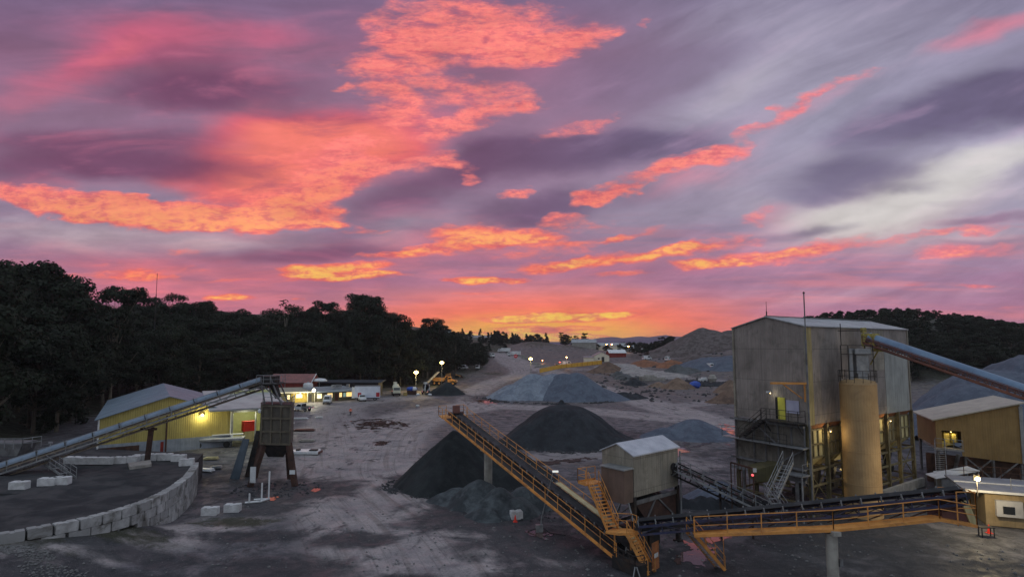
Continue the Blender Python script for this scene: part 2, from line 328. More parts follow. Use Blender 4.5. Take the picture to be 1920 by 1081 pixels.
# ---------------------------------------------------------------- materials
MATS = {}
def mat(name, c1, c2=None, rough=.75, metal=0.0, sc=1.0, var=.5, streak=0.0, stripe=0.0, sp=.25, bump=.0, island=0.0, spec=.35, dirt=None, dirtamt=0.0, laps=0.0):
    """c1/c2 sRGB 0-255. noise mix of the two, vertical rain streaks, corrugation stripes, patchy dirt"""
    if name in MATS: return MATS[name]
    m = bpy.data.materials.new(name); m.use_nodes = True; t = m.node_tree; b = t.nodes['Principled BSDF']; k = NB(t)
    c2 = c2 or tuple(x*.72 for x in c1)
    pos = k.n('ShaderNodeNewGeometry').outputs['Position']; uv = k.n('ShaderNodeTexCoord').outputs['UV']
    f = k.ss(k.noise(pos, sc, 6, .62), .5-var/2, .5+var/2)
    col = k.mix(f, s2l(c1)+(1,), s2l(c2)+(1,))
    if island:
        isl = k.n('ShaderNodeNewGeometry').outputs['Random Per Island']
        col = k.mix(k.m('MULTIPLY', isl, island), col, tuple(x*.45 for x in s2l(c1))+(1,))
    if streak:
        st = k.noise(k.vm('MULTIPLY', uv, (1.7, .11, 1)), 1.6, 5, .65)
        col = k.mix(k.m('MULTIPLY', k.ss(st, .42, .68), streak), col, tuple(x*.38 for x in s2l(c1))+(1,))
        st2 = k.noise(k.vm('MULTIPLY', uv, (2.6, .16, 1)), 2.0, 4, .6)
        col = k.mix(k.m('MULTIPLY', k.ss(st2, .56, .74), streak*.7), col, tuple(min(1, x*1.6) for x in s2l(c1))+(1,))
    if dirt:
        dn = k.noise(pos, .7, 6, .7, dist=.6)
        col = k.mix(k.m('MULTIPLY', k.ss(dn, .48, .66), dirtamt), col, s2l(dirt)+(1,))
    if laps:
        ls = k.n('ShaderNodeSeparateXYZ'); k.link(uv, ls.inputs[0])
        fr = k.m('FRACT', k.m('DIVIDE', ls.outputs[1], laps)); fx = k.m('FRACT', k.m('DIVIDE', ls.outputs[0], .9))
        ln = k.m('MAXIMUM', k.ss(fr, .035, .01), k.m('MULTIPLY', k.ss(fx, .05, .02), .55))
        pid = k.n('ShaderNodeTexWhiteNoise', noise_dimensions='2D'); k.link(k.comb(k.m('FLOOR', k.m('DIVIDE', ls.outputs[0], .9)), k.m('FLOOR', k.m('DIVIDE', ls.outputs[1], laps))), pid.inputs[0])
        col = k.mix(k.m('MULTIPLY', pid.outputs[0], .35), col, tuple(x*.55 for x in s2l(c1))+(1,))
        col = k.mix(k.m('MULTIPLY', ln, .55), col, tuple(x*.3 for x in s2l(c1))+(1,))
    k.link(col, b.inputs['Base Color'])
    b.inputs['Roughness'].default_value = rough; b.inputs['Metallic'].default_value = metal
    b.inputs['Specular IOR Level'].default_value = spec
    h = None
    if stripe:
        sx = k.n('ShaderNodeSeparateXYZ'); k.link(uv, sx.inputs[0])
        h = k.m('MULTIPLY', k.m('SINE', k.m('MULTIPLY', sx.outputs[0], 2*math.pi/sp)), stripe)
    if bump:
        nb = k.m('MULTIPLY', k.noise(pos, 9.0, 5, .65), bump); h = nb if h is None else k.m('ADD', h, nb)
    if h is not None:
        bp = k.n('ShaderNodeBump'); bp.inputs['Distance'].default_value = 1.0; bp.inputs['Strength'].default_value = 1.0
        k.val(bp.inputs['Height'], h); k.link(bp.outputs[0], b.inputs['Normal'])
    MATS[name] = m; return m
def emat(name, c, s):
    if name in MATS: return MATS[name]
    m = bpy.data.materials.new(name); m.use_nodes = True; b = m.node_tree.nodes['Principled BSDF']
    b.inputs['Base Color'].default_value = (.8, .8, .8, 1)
    b.inputs['Emission Color'].default_value = s2l(c)+(1,); b.inputs['Emission Strength'].default_value = s
    MATS[name] = m; return m
def glassmat():
    m = bpy.data.materials.new('dark_glass'); m.use_nodes = True; b = m.node_tree.nodes['Principled BSDF']
    b.inputs['Base Color'].default_value = (.015, .018, .022, 1); b.inputs['Roughness'].default_value = .08
    b.inputs['Specular IOR Level'].default_value = .8; MATS['glass'] = m; return m
M_glass = glassmat()
M_steel = mat('grey_steel', (128,128,130), (92,92,96), .55, .3, 1.2, dirt=(70,62,56), dirtamt=.6)
M_dsteel = mat('dark_steel', (58,56,56), (34,33,35), .65, .2, 1.5, dirt=(80,62,50), dirtamt=.5)
M_rust = mat('rusty_steel', (90,64,54), (56,42,40), .85, .1, 1.2, dirt=(46,38,36), dirtamt=.7)
M_orange = mat('orange_paint', (224,158,84), (194,128,66), .6, 0, 1.3, dirt=(110,84,62), dirtamt=.55)
M_galv = mat('galvanised_steel', (158,160,162), (120,122,126), .45, .4, 1.4, dirt=(86,82,78), dirtamt=.4)
M_belt = mat('belt_rubber', (30,30,34), (46,44,48), .7, 0, 2.0, dirt=(74,70,72), dirtamt=.5)
M_conc = mat('concrete', (168,164,158), (132,128,124), .85, 0, 1.0, streak=.35, bump=.01)
M_block = mat('concrete_block', (192,191,192), (136,134,134), .85, 0, 1.3, island=.9, bump=.015, dirt=(86,82,76), dirtamt=.8)
M_white = mat('white_paint', (222,224,226), (196,198,202), .4, 0, 1.0, dirt=(140,132,124), dirtamt=.35)
M_clad = mat('weathered_cladding', (158,148,142), (122,114,110), .7, .1, .35, streak=.4, stripe=.012, sp=.3, dirt=(92,88,80), dirtamt=.5, laps=3.1)
M_clad2 = mat('light_weathered_cladding', (168,160,146), (132,125,114), .7, .1, .5, streak=.6, stripe=.012, sp=.3, dirt=(104,98,84), dirtamt=.5, laps=2.4)
M_roofm = mat('metal_roof', (178,186,186), (138,146,150), .4, .45, .6, stripe=.010, sp=.24, dirt=(96,96,96), dirtamt=.5)
M_tyre = mat('tyre_rubber', (26,26,27), (40,38,37), .85)
M_cream = mat('cream_panel', (204,192,144), (168,156,112), .7, 0, 1.0, streak=.5, stripe=.006, sp=.5)

# ---------------------------------------------------------------- terrain height
EDGE_Y = [0, 60, 84, 122, 165, 200, 214, 228, 262, 300, 345, 420, 520, 900]
EDGE_X = [-170, -92, -64, -88, -97, -86, -66, -42, -32, -26, -18, -4, 10, 40]
def hf(x, y, rough=True):
    x = np.asarray(x, float); y = np.asarray(y, float)
    z = np.interp(y, [0, 235, 300, 360, 420, 500, 700, 1500, 3000, 8000], [0, 0, 4.0, 8.0, 11.2, 12.6, 13.6, 14.4, 14.8, 15.0])
    yr = np.clip((y-235)/200, 0, 1)
    z = z - np.clip((x-60)/120, 0, 1)*yr*2.2*np.clip((900-y)/400, 0, 1)
    ex = np.interp(y, EDGE_Y, EDGE_X); d = np.clip(ex-x, 0, 160)
    z = z + .16*d*sstep(d, 0, 14) * np.clip((1100-y)/300, 0, 1)
    z = z + 27*np.exp(-((x-195)/78)**2 - ((y-310)/62)**2)                       # wooded hill on the right
    z = z + 6.5*np.exp(-((x-18)/21)**2 - ((y-455)/34)**2)                        # bare rise beside the far road
    z = z + 7.0*np.exp(-((x+44)/16)**2 - ((y-385)/26)**2)
    z = z + 2.5*np.exp(-((x-42)/13)**2 - ((y-430)/24)**2) - 2.4*sstep(x, 55, 90)*sstep(y, 380, 460)*np.clip((1400-y)/600, 0, 1)
    z = z + 2.3*sstep(-x, 25, 35)*sstep(y, 58, 50)*sstep(y, 10, 30)             # bank under the block wall
    if rough:
        z = z + fbm(x/9, y/9, 3, 3)*.22*sstep(y, 0, 40) + fbm(x/2.2, y/2.2, 3, 9)*.10
        far = sstep(y, 250, 420); z = z + fbm(x/30, y/30, 4, 15)*3.2*far*np.clip((1500-y)/900, 0, 1)
    return z
def hz(x, y): return float(hf(np.array([x]), np.array([y]))[0])
_TS = np.concatenate([np.arange(20, 300, .12), np.geomspace(300, 6000, 1500)])
def T(u, v):                               # where the sight line meets the terrain
    d = raydir(u, v); z = CH+d[2]*_TS; h = hf(d[0]*_TS, d[1]*_TS); k = np.nonzero(z <= h)[0]
    i = int(k[0]) if len(k) else len(_TS)-1
    t = _TS[i]; return Vector((d[0]*t, d[1]*t, float(h[i])))
def TY(u, Y):                              # ground point in column u at depth Y
    x = (u-960)/FL*Y*1.0
    return Vector((x, Y, hz(x, Y)))

def grid_mesh(name, xs, ys, zf, m):
    Xg, Yg = np.meshgrid(xs, ys); Zg = zf(Xg, Yg)
    co = np.stack([Xg, Yg, Zg], -1).reshape(-1, 3); ny, nx = Xg.shape
    i = np.arange(ny-1)[:, None]*nx + np.arange(nx-1)[None, :]
    f = np.stack([i, i+1, i+nx+1, i+nx], -1).reshape(-1, 4)
    me = bpy.data.meshes.new(name); me.vertices.add(len(co)); me.vertices.foreach_set('co', co.ravel())
    me.loops.add(f.size); me.loops.foreach_set('vertex_index', f.ravel().astype(np.int32))
    me.polygons.add(len(f)); me.polygons.foreach_set('loop_start', (np.arange(len(f))*4).astype(np.int32))
    me.update(); me.materials.append(m); me.shade_smooth()
    o = bpy.data.objects.new(name, me); COL.objects.link(o); return o, Xg, Yg

# roads: pale compacted bands as centre lines in ground metres (from the photo)
ROADS = [
 ([(-100,1068),(200,1042),(420,1005),(560,950),(640,900),(700,840)], 1.6, .5),
 ([(930,1300),(860,1081),(780,985),(700,930),(655,880),(690,830),(720,800),(800,775),(900,760)], 10.0, 1.0),
 ([(-250,1105),(0,1050),(220,1022),(430,975),(560,920),(660,860)], 3.0, 1.15),
 ([(900,760),(1100,768),(1250,785),(1420,790)], 7, .75),
 ([(900,765),(880,735),(920,715),(990,700),(950,678),(935,664),(915,650)], 6, .75),
 ([(1380,800),(1230,760),(1120,725),(1040,700),(975,680),(940,662)], 7, .8),
 ([(650,870),(640,800),(620,765),(680,752),(780,745)], 8, .6),
 ([(940,880),(1020,855),(1180,850),(1300,870)], 4.5, .6),
 ([(1240,765),(1400,745)], 5, .6), ([(1060,690),(1200,700),(1390,718)], 5, .5)]
def road_fields(Xg, Yg):
    best = np.full(Xg.shape, 1e9); amt = np.zeros(Xg.shape); cd = np.zeros(Xg.shape); cs = np.zeros(Xg.shape)
    for pts, wd, st in ROADS:
        P = [(T(u, v) if v < 1081 else G(u, v)) for u, v in pts]; P = np.array([[p.x, p.y] for p in P])
        for _ in range(3):                                # corner cutting: smooth the centre line
            Q_ = [P[0]]
            for a, b in zip(P[:-1], P[1:]): Q_ += [a*.75+b*.25, a*.25+b*.75]
            P = np.array(Q_+[P[-1]])
        acc = 0.0
        bd = np.full(Xg.shape, 1e9); bsd = np.zeros(Xg.shape); bs = np.zeros(Xg.shape)
        for a, b in zip(P[:-1], P[1:]):
            e = b-a; L = math.hypot(*e); e = e/L
            rx, ry = Xg-a[0], Yg-a[1]; t = np.clip(rx*e[0]+ry*e[1], 0, L)
            dd = np.hypot(rx-t*e[0], ry-t*e[1]); sd = (rx*e[1]-ry*e[0])
            k = dd < bd; bd = np.where(k, dd, bd); bsd = np.where(k, np.sign(sd)*dd, bsd); bs = np.where(k, acc+t, bs); acc += L
        a_ = st*sstep(bd, wd*1.25, wd*.55); amt = np.maximum(amt, a_)
        k = (bd/wd) < best; best = np.where(k, bd/wd, best); cd = np.where(k, bsd, cd); cs = np.where(k, bs, cs)
    return amt, cd, cs

def ground_material():
    m = bpy.data.materials.new('quarry_ground'); m.use_nodes = True; t = m.node_tree; b = t.nodes['Principled BSDF']; k = NB(t)
    pos = k.n('ShaderNodeNewGeometry').outputs['Position']
    def attr(nm): return k.n('ShaderNodeAttribute', attribute_name=nm).outputs['Fac']
    road, rd, rs, fines, grass, brown = attr('road'), attr('road_d'), attr('road_s'), attr('fines'), attr('grass'), attr('brown')
    n1 = k.noise(pos, .09, 6, .6, dist=.8); n2 = k.noise(pos, .55, 8, .7, dist=.5); n3 = k.noise(pos, 4.5, 6, .75); n0 = k.noise(pos, .22, 6, .62, dist=1.0)
    tr = k.noise(k.comb(k.m('MULTIPLY', rd, 2.6), k.m('MULTIPLY', rs, .05)), 1.3, 5, .6, dist=.25)
    tw = k.noise(k.comb(k.m('MULTIPLY', rd, .8), k.m('MULTIPLY', rs, .03)), 1.3, 4, .55, dist=.35)
    base = k.mix(k.ss(n2, .34, .66), s2l((98,97,102))+(1,), s2l((68,68,73))+(1,))
    base = k.mix(k.m('MULTIPLY', brown, k.ss(n0, .35, .6, 0, .8)), base, s2l((112,98,90))+(1,))
    mask = k.m('ADD', road, k.m('MULTIPLY', k.m('SUBTRACT', n0, .5), 1.0)); mask = k.m('ADD', mask, k.m('MULTIPLY', k.m('SUBTRACT', n2, .5), .5))
    pale = k.mix(k.ss(n0, .36, .64), s2l((160,152,152))+(1,), s2l((134,129,132))+(1,))
    pale = k.mix(k.m('MULTIPLY', k.ss(tr, .48, .33), .22), pale, s2l((88,85,87))+(1,))
    pale = k.mix(k.m('MULTIPLY', k.ss(tw, .5, .34), .5), pale, s2l((104,96,92))+(1,))
    base = k.mix(k.ss(mask, .05, .85), base, pale)
    base = k.mix(k.m('MULTIPLY', k.ss(tr, .44, .32), k.ss(road, .0, .3, .0, .28)), base, s2l((64,63,66))+(1,))
    fm = k.m('ADD', fines, k.m('ADD', k.m('MULTIPLY', k.m('SUBTRACT', n0, .5), 1.8), k.m('MULTIPLY', k.m('SUBTRACT', n2, .5), .6)))
    base = k.mix(k.m('MULTIPLY', k.ss(fm, .1, .8), .9), base, s2l((44,46,51))+(1,))
    sm = k.ss(k.m('ADD', k.noise(k.vm('MULTIPLY', pos, (1, .55, 1)), .28, 7, .68, dist=1.5), k.m('MULTIPLY', n2, .25)), .66, .78)
    base = k.mix(k.m('MULTIPLY', sm, .8), base, s2l((44,45,50))+(1,))
    gm = k.m('ADD', grass, k.m('MULTIPLY', k.m('SUBTRACT', n2, .5), 1.4))
    base = k.mix(k.ss(gm, .35, .85), base, k.mix(n3, s2l((66,66,50))+(1,), s2l((40,43,33))+(1,)))
    base = k.mix(k.m('MULTIPLY', k.ss(n3, .42, .68), .38), base, s2l((38,37,40))+(1,))
    spk = k.noise(pos, 16.0, 3, .6); base = k.mix(k.m('MULTIPLY', k.ss(spk, .60, .72), .45), base, s2l((186,182,180))+(1,))
    k.link(base, b.inputs['Base Color'])
    k.link(k.ss(n2, .35, .65, .55, .95), b.inputs['Roughness']); b.inputs['Specular IOR Level'].default_value = .35
    hgt = k.m('ADD', k.m('MULTIPLY', n2, .2), k.m('ADD', k.m('MULTIPLY', n3, .07), k.m('MULTIPLY', k.m('MULTIPLY', tr, road), .22)))
    bp = k.n('ShaderNodeBump'); bp.inputs['Strength'].default_value = .9; k.val(bp.inputs['Height'], hgt); k.link(bp.outputs[0], b.inputs['Normal'])
    return m
M_ground = ground_material()
def geo(a, b, n): return list(np.geomspace(a, b, n))
gx = np.array([-x for x in geo(110, 5400, 30)][::-1][:-1] + list(np.arange(-110, 120, .9)) + geo(120, 5400, 30))
gy = np.array([-400, -150, -60, -20, 0, 12, 20] + list(np.arange(26, 250, .9)) + geo(250, 5400, 100))
# patches of dark fines (x, y, r) on the ground, grass patches, brown dirt patches
FINES = [(-27,43,9,2.2),(-18,42,10,3),(-10,41,6,2),(-30,47,12,2.4),(-22,53,7,2.4),(-33,52,8,2),(4,44,8,4),(28,52,14,8),(-24,64,6,8),(20,66,12,8),(-7,73,11,9),(-2,60,12,9),(9,104,16,13),(3,52,11,8),(-24,70,10,9),(-17,45,9,5),(-30,38,14,7),(24,60,18,12),(15,45,12,7),(34,44,12,6),(1,186,24,16),(16,186,24,16),(-38,78,12,8),
 (-13,52,5,3),(-8,43,4,2.2),(-19,39,9,4),(20,112,9,7),(-20,196,9,7),(50,74,16,14),(60,100,30,16),(8,60,12,6),(40,90,16,12)]
GRASS = [(-33,50,9,3.2),(-40,45,12,4),(-25,57,6,2.5),(-75,205,30,8),(-60,218,40,9),(-34,240,14,14),(-28,265,14,26),(-22,300,12,30),(-8,280,8,10)]
def patch(lst, x, y):
    a = np.zeros_like(x)
    for cx, cy, rx, ry in lst: a = np.maximum(a, 1-np.clip(((x-cx)/rx)**2+((y-cy)/ry)**2, 0, 1))
    return a
ground, GX, GY = grid_mesh('ground', gx, gy, hf, M_ground); tag(ground, kind='structure')
am, rd, rs = road_fields(GX, GY)
exg = np.interp(GY, EDGE_Y, EDGE_X)
grs = np.maximum(patch(GRASS, GX, GY), sstep(exg-GX, -3, 6)); grs = np.maximum(grs, sstep(GX, 120, 150)*sstep(GY, 200, 240)); grs = np.maximum(grs, .75*sstep(GY, 400, 520)); grs = np.maximum(grs, patch([(20,440,26,24),(44,425,16,20),(95,380,50,22),(70,340,16,8),(130,330,24,12)], GX, GY)*.85)
brn = np.clip(sstep(GY, 95, 230)*.9 + patch([(-13,120,8,10),(0,110,20,8),(10,84,18,7),(-20,70,9,14),(20,96,20,10)], GX, GY)*.6, 0, 1)
for nm, arr in (('road', am), ('road_d', rd), ('road_s', rs), ('fines', patch(FINES, GX, GY)), ('grass', grs), ('brown', brn)):
    at = ground.data.attributes.new(nm, 'FLOAT', 'POINT'); at.data.foreach_set('value', arr.ravel().astype(np.float32))

# distant ranges
def ridge(name, Y, depth, prof, m, seed, amp):
    us = np.array([p[0] for p in prof], float); vs = np.array([p[1] for p in prof], float)
    xs = np.linspace((us[0]-960)/FL*Y, (us[-1]-960)/FL*Y, 260); ys = np.linspace(Y-depth, Y+depth, 24)
    def zf(X, Yg):
        vv = np.interp(X/Y*FL+960, us, vs); top = CH+(VH-vv)*Y/FL
        s = np.clip(1-np.abs(Yg-Y)/depth, 0, 1)
        return (top+fbm(X/260, Yg/260, 4, seed)*amp)*s**.8 - 6*(1-s)
    o, _, _ = grid_mesh(name, xs, ys, zf, m); return tag(o, kind='structure')
M_far = mat('far_haze_tint', (84,80,108), (70,68,94), .9, sc=.01)  # purple of the distant haze put into the hill colour
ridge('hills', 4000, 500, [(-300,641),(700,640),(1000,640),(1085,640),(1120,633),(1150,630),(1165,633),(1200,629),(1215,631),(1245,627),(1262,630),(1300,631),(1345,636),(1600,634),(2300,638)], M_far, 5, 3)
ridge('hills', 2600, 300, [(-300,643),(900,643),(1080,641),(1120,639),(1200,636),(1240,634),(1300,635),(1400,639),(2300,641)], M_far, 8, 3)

# ================================================================ builders for plant structures
def frame_axes(p0, p1):
    d = (p1-p0); L = d.length; d = d/L
    s = d.cross(Vector((0, 0, 1))).normalized(); n = s.cross(d).normalized()
    return d, s, n, L
def rail_mesh(a, b, h=1.05, r=.028, step=1.8, mid=True, toe=True, up=Vector((0, 0, 1))):
    mb = MB(); L = (b-a).length; n = max(1, round(L/step))
    for i in range(n+1):
        p = a.lerp(b, i/n); mb.tube(p, p+up*h, r*1.15, 5)
    mb.tube(a+up*h, b+up*h, r, 5)
    if mid: mb.tube(a+up*h*.52, b+up*h*.52, r*.8, 5)
    if toe: mb.beam(a+up*.07, b+up*.07, .012, .13)
    return mb
def rails_path(pts, h=1.05, r=.028, step=1.8, toe=False, mid=True):
    mb = MB()
    for a, b in zip(pts[:-1], pts[1:]):
        m = rail_mesh(Vector(a), Vector(b), h, r, step, mid, toe); mb.add(m.v, m.f)
    return mb
def stair(parent, top, bot, width, m_str, m_tread=None, rails=True, name='stair', rise=.2, side=None, h=.95):
    top, bot = Vector(top), Vector(bot); d = bot-top; hd = Vector((d.x, d.y, 0)); 
    s = Vector((-hd.y, hd.x, 0)).normalized() if hd.length > .05 else Vector(side)
    mb = MB()
    for k in (-1, 1): mb.beam(top+s*k*width/2, bot+s*k*width/2, .05, .24)
    st = mb.build(name, m_str, parent)
    n = max(3, int(abs(d.z)/rise)); mb = MB(); a = math.atan2(hd.y, hd.x)
    for i in range(1, n):
        p = top+d*(i/n); mb.box(p, (.26, width-.06, .04), rz=a)
    mb.build('treads', m_tread or m_str, st)
    if rails:
        mb = MB()
        for k in (-1, 1):
            m_ = rail_mesh(top+s*k*width/2, bot+s*k*width/2, h, .026, 1.5, True, False); mb.add(m_.v, m_.f)
        mb.build('handrail', m_str, st)
    return st
def conveyor(name, label, p0, p1, bw=1.1, th=.85, mframe=None, mrail=None, walk=(1,), walkw=.75, drop=0.0, group=None, bay=1.6, idl=True, belt=True, railh=1.05, post_step=1.9, cat='conveyor', cover=None):
    """inclined belt conveyor; walk lists the sides (+1 right of travel, -1 left) that carry a walkway"""
    p0, p1 = Vector(p0), Vector(p1); d, s, n, L = frame_axes(p0, p1)
    t = thing(name, label, cat, (p0.x, p0.y, hz(p0.x, p0.y)), group=group)
    mframe = mframe or M_dsteel; mrail = mrail or M_orange
    mb = MB()
    for k in (-1, 1):
        e = s*k*(bw/2+.08)
        mb.beam(p0+e, p1+e, .09, .16, n); mb.beam(p0+e-n*th, p1+e-n*th, .09, .14, n)
        nb = max(2, round(L/bay))
        for i in range(nb+1):
            a = p0+d*(L*i/nb)+e; mb.beam(a, a-n*th, .06, .06, d)
            if i < nb:
                b = p0+d*(L*(i+1)/nb)+e
                if i % 2: mb.beam(a, b-n*th, .045, .045)
                else: mb.beam(a-n*th, b, .045, .045)
    for i in range(nb+1):
        a = p0+d*(L*i/nb)-n*th; mb.beam(a-s*(bw/2), a+s*(bw/2), .06, .06)
    mb.build('frame', mframe, t)
    if belt:
        mb = MB(); z = n*.22
        prof = [(-bw*.48, .16), (-bw*.22, .0), (bw*.22, .0), (bw*.48, .16)]
        for (a0, h0), (a1, h1) in zip(prof[:-1], prof[1:]):
            mb.slab([p0+s*a0+z+n*h0, p0+s*a1+z+n*h1, p1+s*a1+z+n*h1, p1+s*a0+z+n*h0], .02, -n)
        mb.slab([p0-s*bw*.4-n*.35, p0+s*bw*.4-n*.35, p1+s*bw*.4-n*.35, p1-s*bw*.4-n*.35], .02, -n)
        bl = mb.build('belt', M_belt, t)
        ni = min(int(L/1.2), 60)
        for i in range(ni+1):
            a = p0+d*(L*i/ni); mb = MB()
            for k in (-1, 1): mb.beam(a+s*k*(bw/2+.05)-n*.0, a+s*k*(bw/2+.07)+n*.45, .07, .07)
            mb.tube(a+s*bw*.24+n*.13, a-s*bw*.24+n*.13, .06, 6)
            mb.tube(a+s*bw*.24+n*.13, a+s*bw*.5+n*.29, .06, 6); mb.tube(a-s*bw*.24+n*.13, a-s*bw*.5+n*.29, .06, 6)
            mb.build('idler', M_galv, t)
        for nm, pp, rr in (('head_pulley', p1, .3), ('tail_pulley', p0, .26)):
            MB().tube(pp-s*(bw*.5)-n*.06, pp+s*(bw*.5)-n*.06, rr, 14).build(nm, M_dsteel, t)
    for k in walk:
        a = p0+s*k*(bw/2+.16)-n*.25; b = p1+s*k*(bw/2+.16)-n*.25; o_ = s*k*walkw
        MB().slab([a, a+o_*.96, b+o_*.96, b], .05, -n).build('grating', M_dsteel, t)
        mb = MB(); mb.beam(a+o_-n*.06, b+o_-n*.06, .08, .16, n)
        for i in range(int(L/2)+1):
            c = a.lerp(b, i/int(L/2)); mb.beam(c-n*.1, c+o_-n*.1, .06, .1); mb.beam(c-n*.5, c+o_-n*.12, .05, .05)
        mb.build('walkway', mrail if cover is None else mrail, t)
        rail_mesh(a+o_, b+o_, railh, .03, post_step, True, False).build('handrail', mrail, t)
    return t, (d, s, n, L)
def grid_walls(name, P, z0, z1, m, parent):
    mb = MB(); n = len(P)
    for i in range(n):
        a, b = P[i], P[(i+1) % n]; mb.quad((a[0], a[1], z0), (b[0], b[1], z0), (b[0], b[1], z1), (a[0], a[1], z1))
    return mb.build(name, m, parent)
def gable_shell(P, z0, ze, zr, parent, mw, mr, oh=.25, th=.09, gable=(0, 2)):
    """P: 4 ground corners; gables on edges P0-P1 and P2-P3; ridge joins their middles"""
    P = [Vector((p[0], p[1], 0)) for p in P]; up = Vector((0, 0, 1))
    mb = MB(); M01, M23 = (P[0]+P[1])/2, (P[2]+P[3])/2
    mb.quad(P[0]+up*z0, P[1]+up*z0, P[1]+up*ze, M01+up*zr, P[0]+up*ze)
    mb.quad(P[2]+up*z0, P[3]+up*z0, P[3]+up*ze, M23+up*zr, P[2]+up*ze)
    mb.quad(P[1]+up*z0, P[2]+up*z0, P[2]+up*ze, P[1]+up*ze); mb.quad(P[3]+up*z0, P[0]+up*z0, P[0]+up*ze, P[3]+up*ze)
    w_ = mb.build('wall', mw, parent)
    ax = (M23-M01).normalized(); mb = MB()
    A, B = M01-ax*oh+up*(zr+.06), M23+ax*oh+up*(zr+.06)
    for (e0, e1) in ((P[0], P[3]), (P[1], P[2])):
        for_ = ((e0-M01).normalized())*oh; dz = (zr-ze)/((e0-M01).length)*oh
        a = e0-ax*oh+for_+up*(ze+.06-dz); b = e1+ax*oh+for_+up*(ze+.06-dz)
        mb.slab([A, B, b, a], th)
    r_ = mb.build('roof', mr, parent)
    return w_, r_

# ================================================================ tall screening house on legs
def V3(p, z=0): return Vector((p[0], p[1], z))
K = Vector((27.6, 58.0)); Lft = Vector((23.6, 65.6)); Rgt = Vector((46.2, 72.0))
ul = (Rgt-K).normalized(); uw = (Lft-K).normalized(); LB = (Rgt-K).length; WB = (Lft-K).length
def B2(a, b): return K+ul*a+uw*b          # a metres along the long face, b metres back
tower = thing('screening_house', 'tall weathered grey corrugated screening house on steel legs beside the tan silo', 'industrial building', (K.x, K.y, 0))
gable_shell([Lft, K, Rgt, Lft+(Rgt-K)], 8.5, 17.72, 18.75, tower, M_clad, M_roofm, oh=.18)
for p, z0 in ((K, 8.4), (Rgt, 8.4), (Lft, 8.4)): MB().box((p.x, p.y, (z0+17.7)/2), (.2, .2, 17.7-z0), rz=math.atan2(ul.y, ul.x)).build('corner_flashing', M_clad2, tower)
nf = Vector((ul.y, -ul.x))                                            # outward normal of the long face
def face_panel(a0, a1, z0, z1, off, m, name, parent, th=.05):
    p = [B2(a0, 0)+nf*off, B2(a1, 0)+nf*off]
    return MB().slab([V3(p[0], z0), V3(p[1], z0), V3(p[1], z1), V3(p[0], z1)], th, V3(-nf)).build(name, m, parent)
face_panel(.15, 1.15, 8.45, 17.6, .03, mat('buff_cladding', (176,160,112), (140,126,90), .7, .05, .5, streak=.6, stripe=.010, sp=.26), 'buff_panel', tower, .03)
face_panel(13.8, 16.8, 13.2, 17.6, .03, M_clad2, 'patched_panel', tower, .03)
face_panel(16.9, 22.9, 8.45, 15.2, .03, mat('newer_cladding', (168,170,166), (140,142,138), .6, .15, .5, streak=.5, stripe=.010, sp=.26), 'newer_panel', tower, .03)
MB().beam(V3(B2(0, 0), 18.75), V3(B2(0, 0), 18.76), .1, .1)
# roof ridge cap
mb = MB(); m0 = V3((Lft+K)/2, 18.86); m1 = V3((Lft+(Rgt-K)+Rgt)/2, 18.86); mb.beam(m0, m1, .34, .05); mb.build('ridge_cap', M_galv, tower)
# legs, bins, bracing on the long face
posts_a = [0.05, 3.3, 6.4, 9.6, 13.0, 16.6, 19.6, LB-.05]
M_leg = mat('leg_steel', (134,124,92), (92,84,66), .7, .1, 1.2, streak=.4, dirt=(66,54,44), dirtamt=.6)
for row in (0.0, WB):
    for a in posts_a:
        p = B2(a, row if row == 0 else row-.1)
        mb = MB(); rz = math.atan2(ul.y, ul.x)
        mb.box((p.x, p.y, 4.2), (.06, .34, 8.55), rz=rz); mb.box(V3(p+uw*.17, 4.2), (.3, .035, 8.5), rz=rz); mb.box(V3(p-uw*.17, 4.2), (.3, .035, 8.5), rz=rz)
        mb.box(V3(p, .06), (.6, .6, .12), rz=rz)
        mb.build('leg', M_leg, tower)
mb = MB()
for i, (a, b) in enumerate(zip(posts_a[:-1], posts_a[1:])):
    for z in (4.35, 2.9, 1.15):
        mb.beam(V3(B2(a, .0), z), V3(B2(b, .0), z), .12, .2); mb.beam(V3(B2(a, WB-.1), z), V3(B2(b, WB-.1), z), .12, .2)
    if i in (0, 2, 4, 6):
        mb.beam(V3(B2(a, .12), 4.2), V3(B2(b, .12), 1.2), .07, .07); mb.beam(V3(B2(b, .18), 4.2), V3(B2(a, .18), 1.2), .07, .07)
for a in posts_a:
    for z in (4.35, 1.15): mb.beam(V3(B2(a, 0), z), V3(B2(a, WB), z), .12, .18)
mb.build('bracing', M_leg, tower)
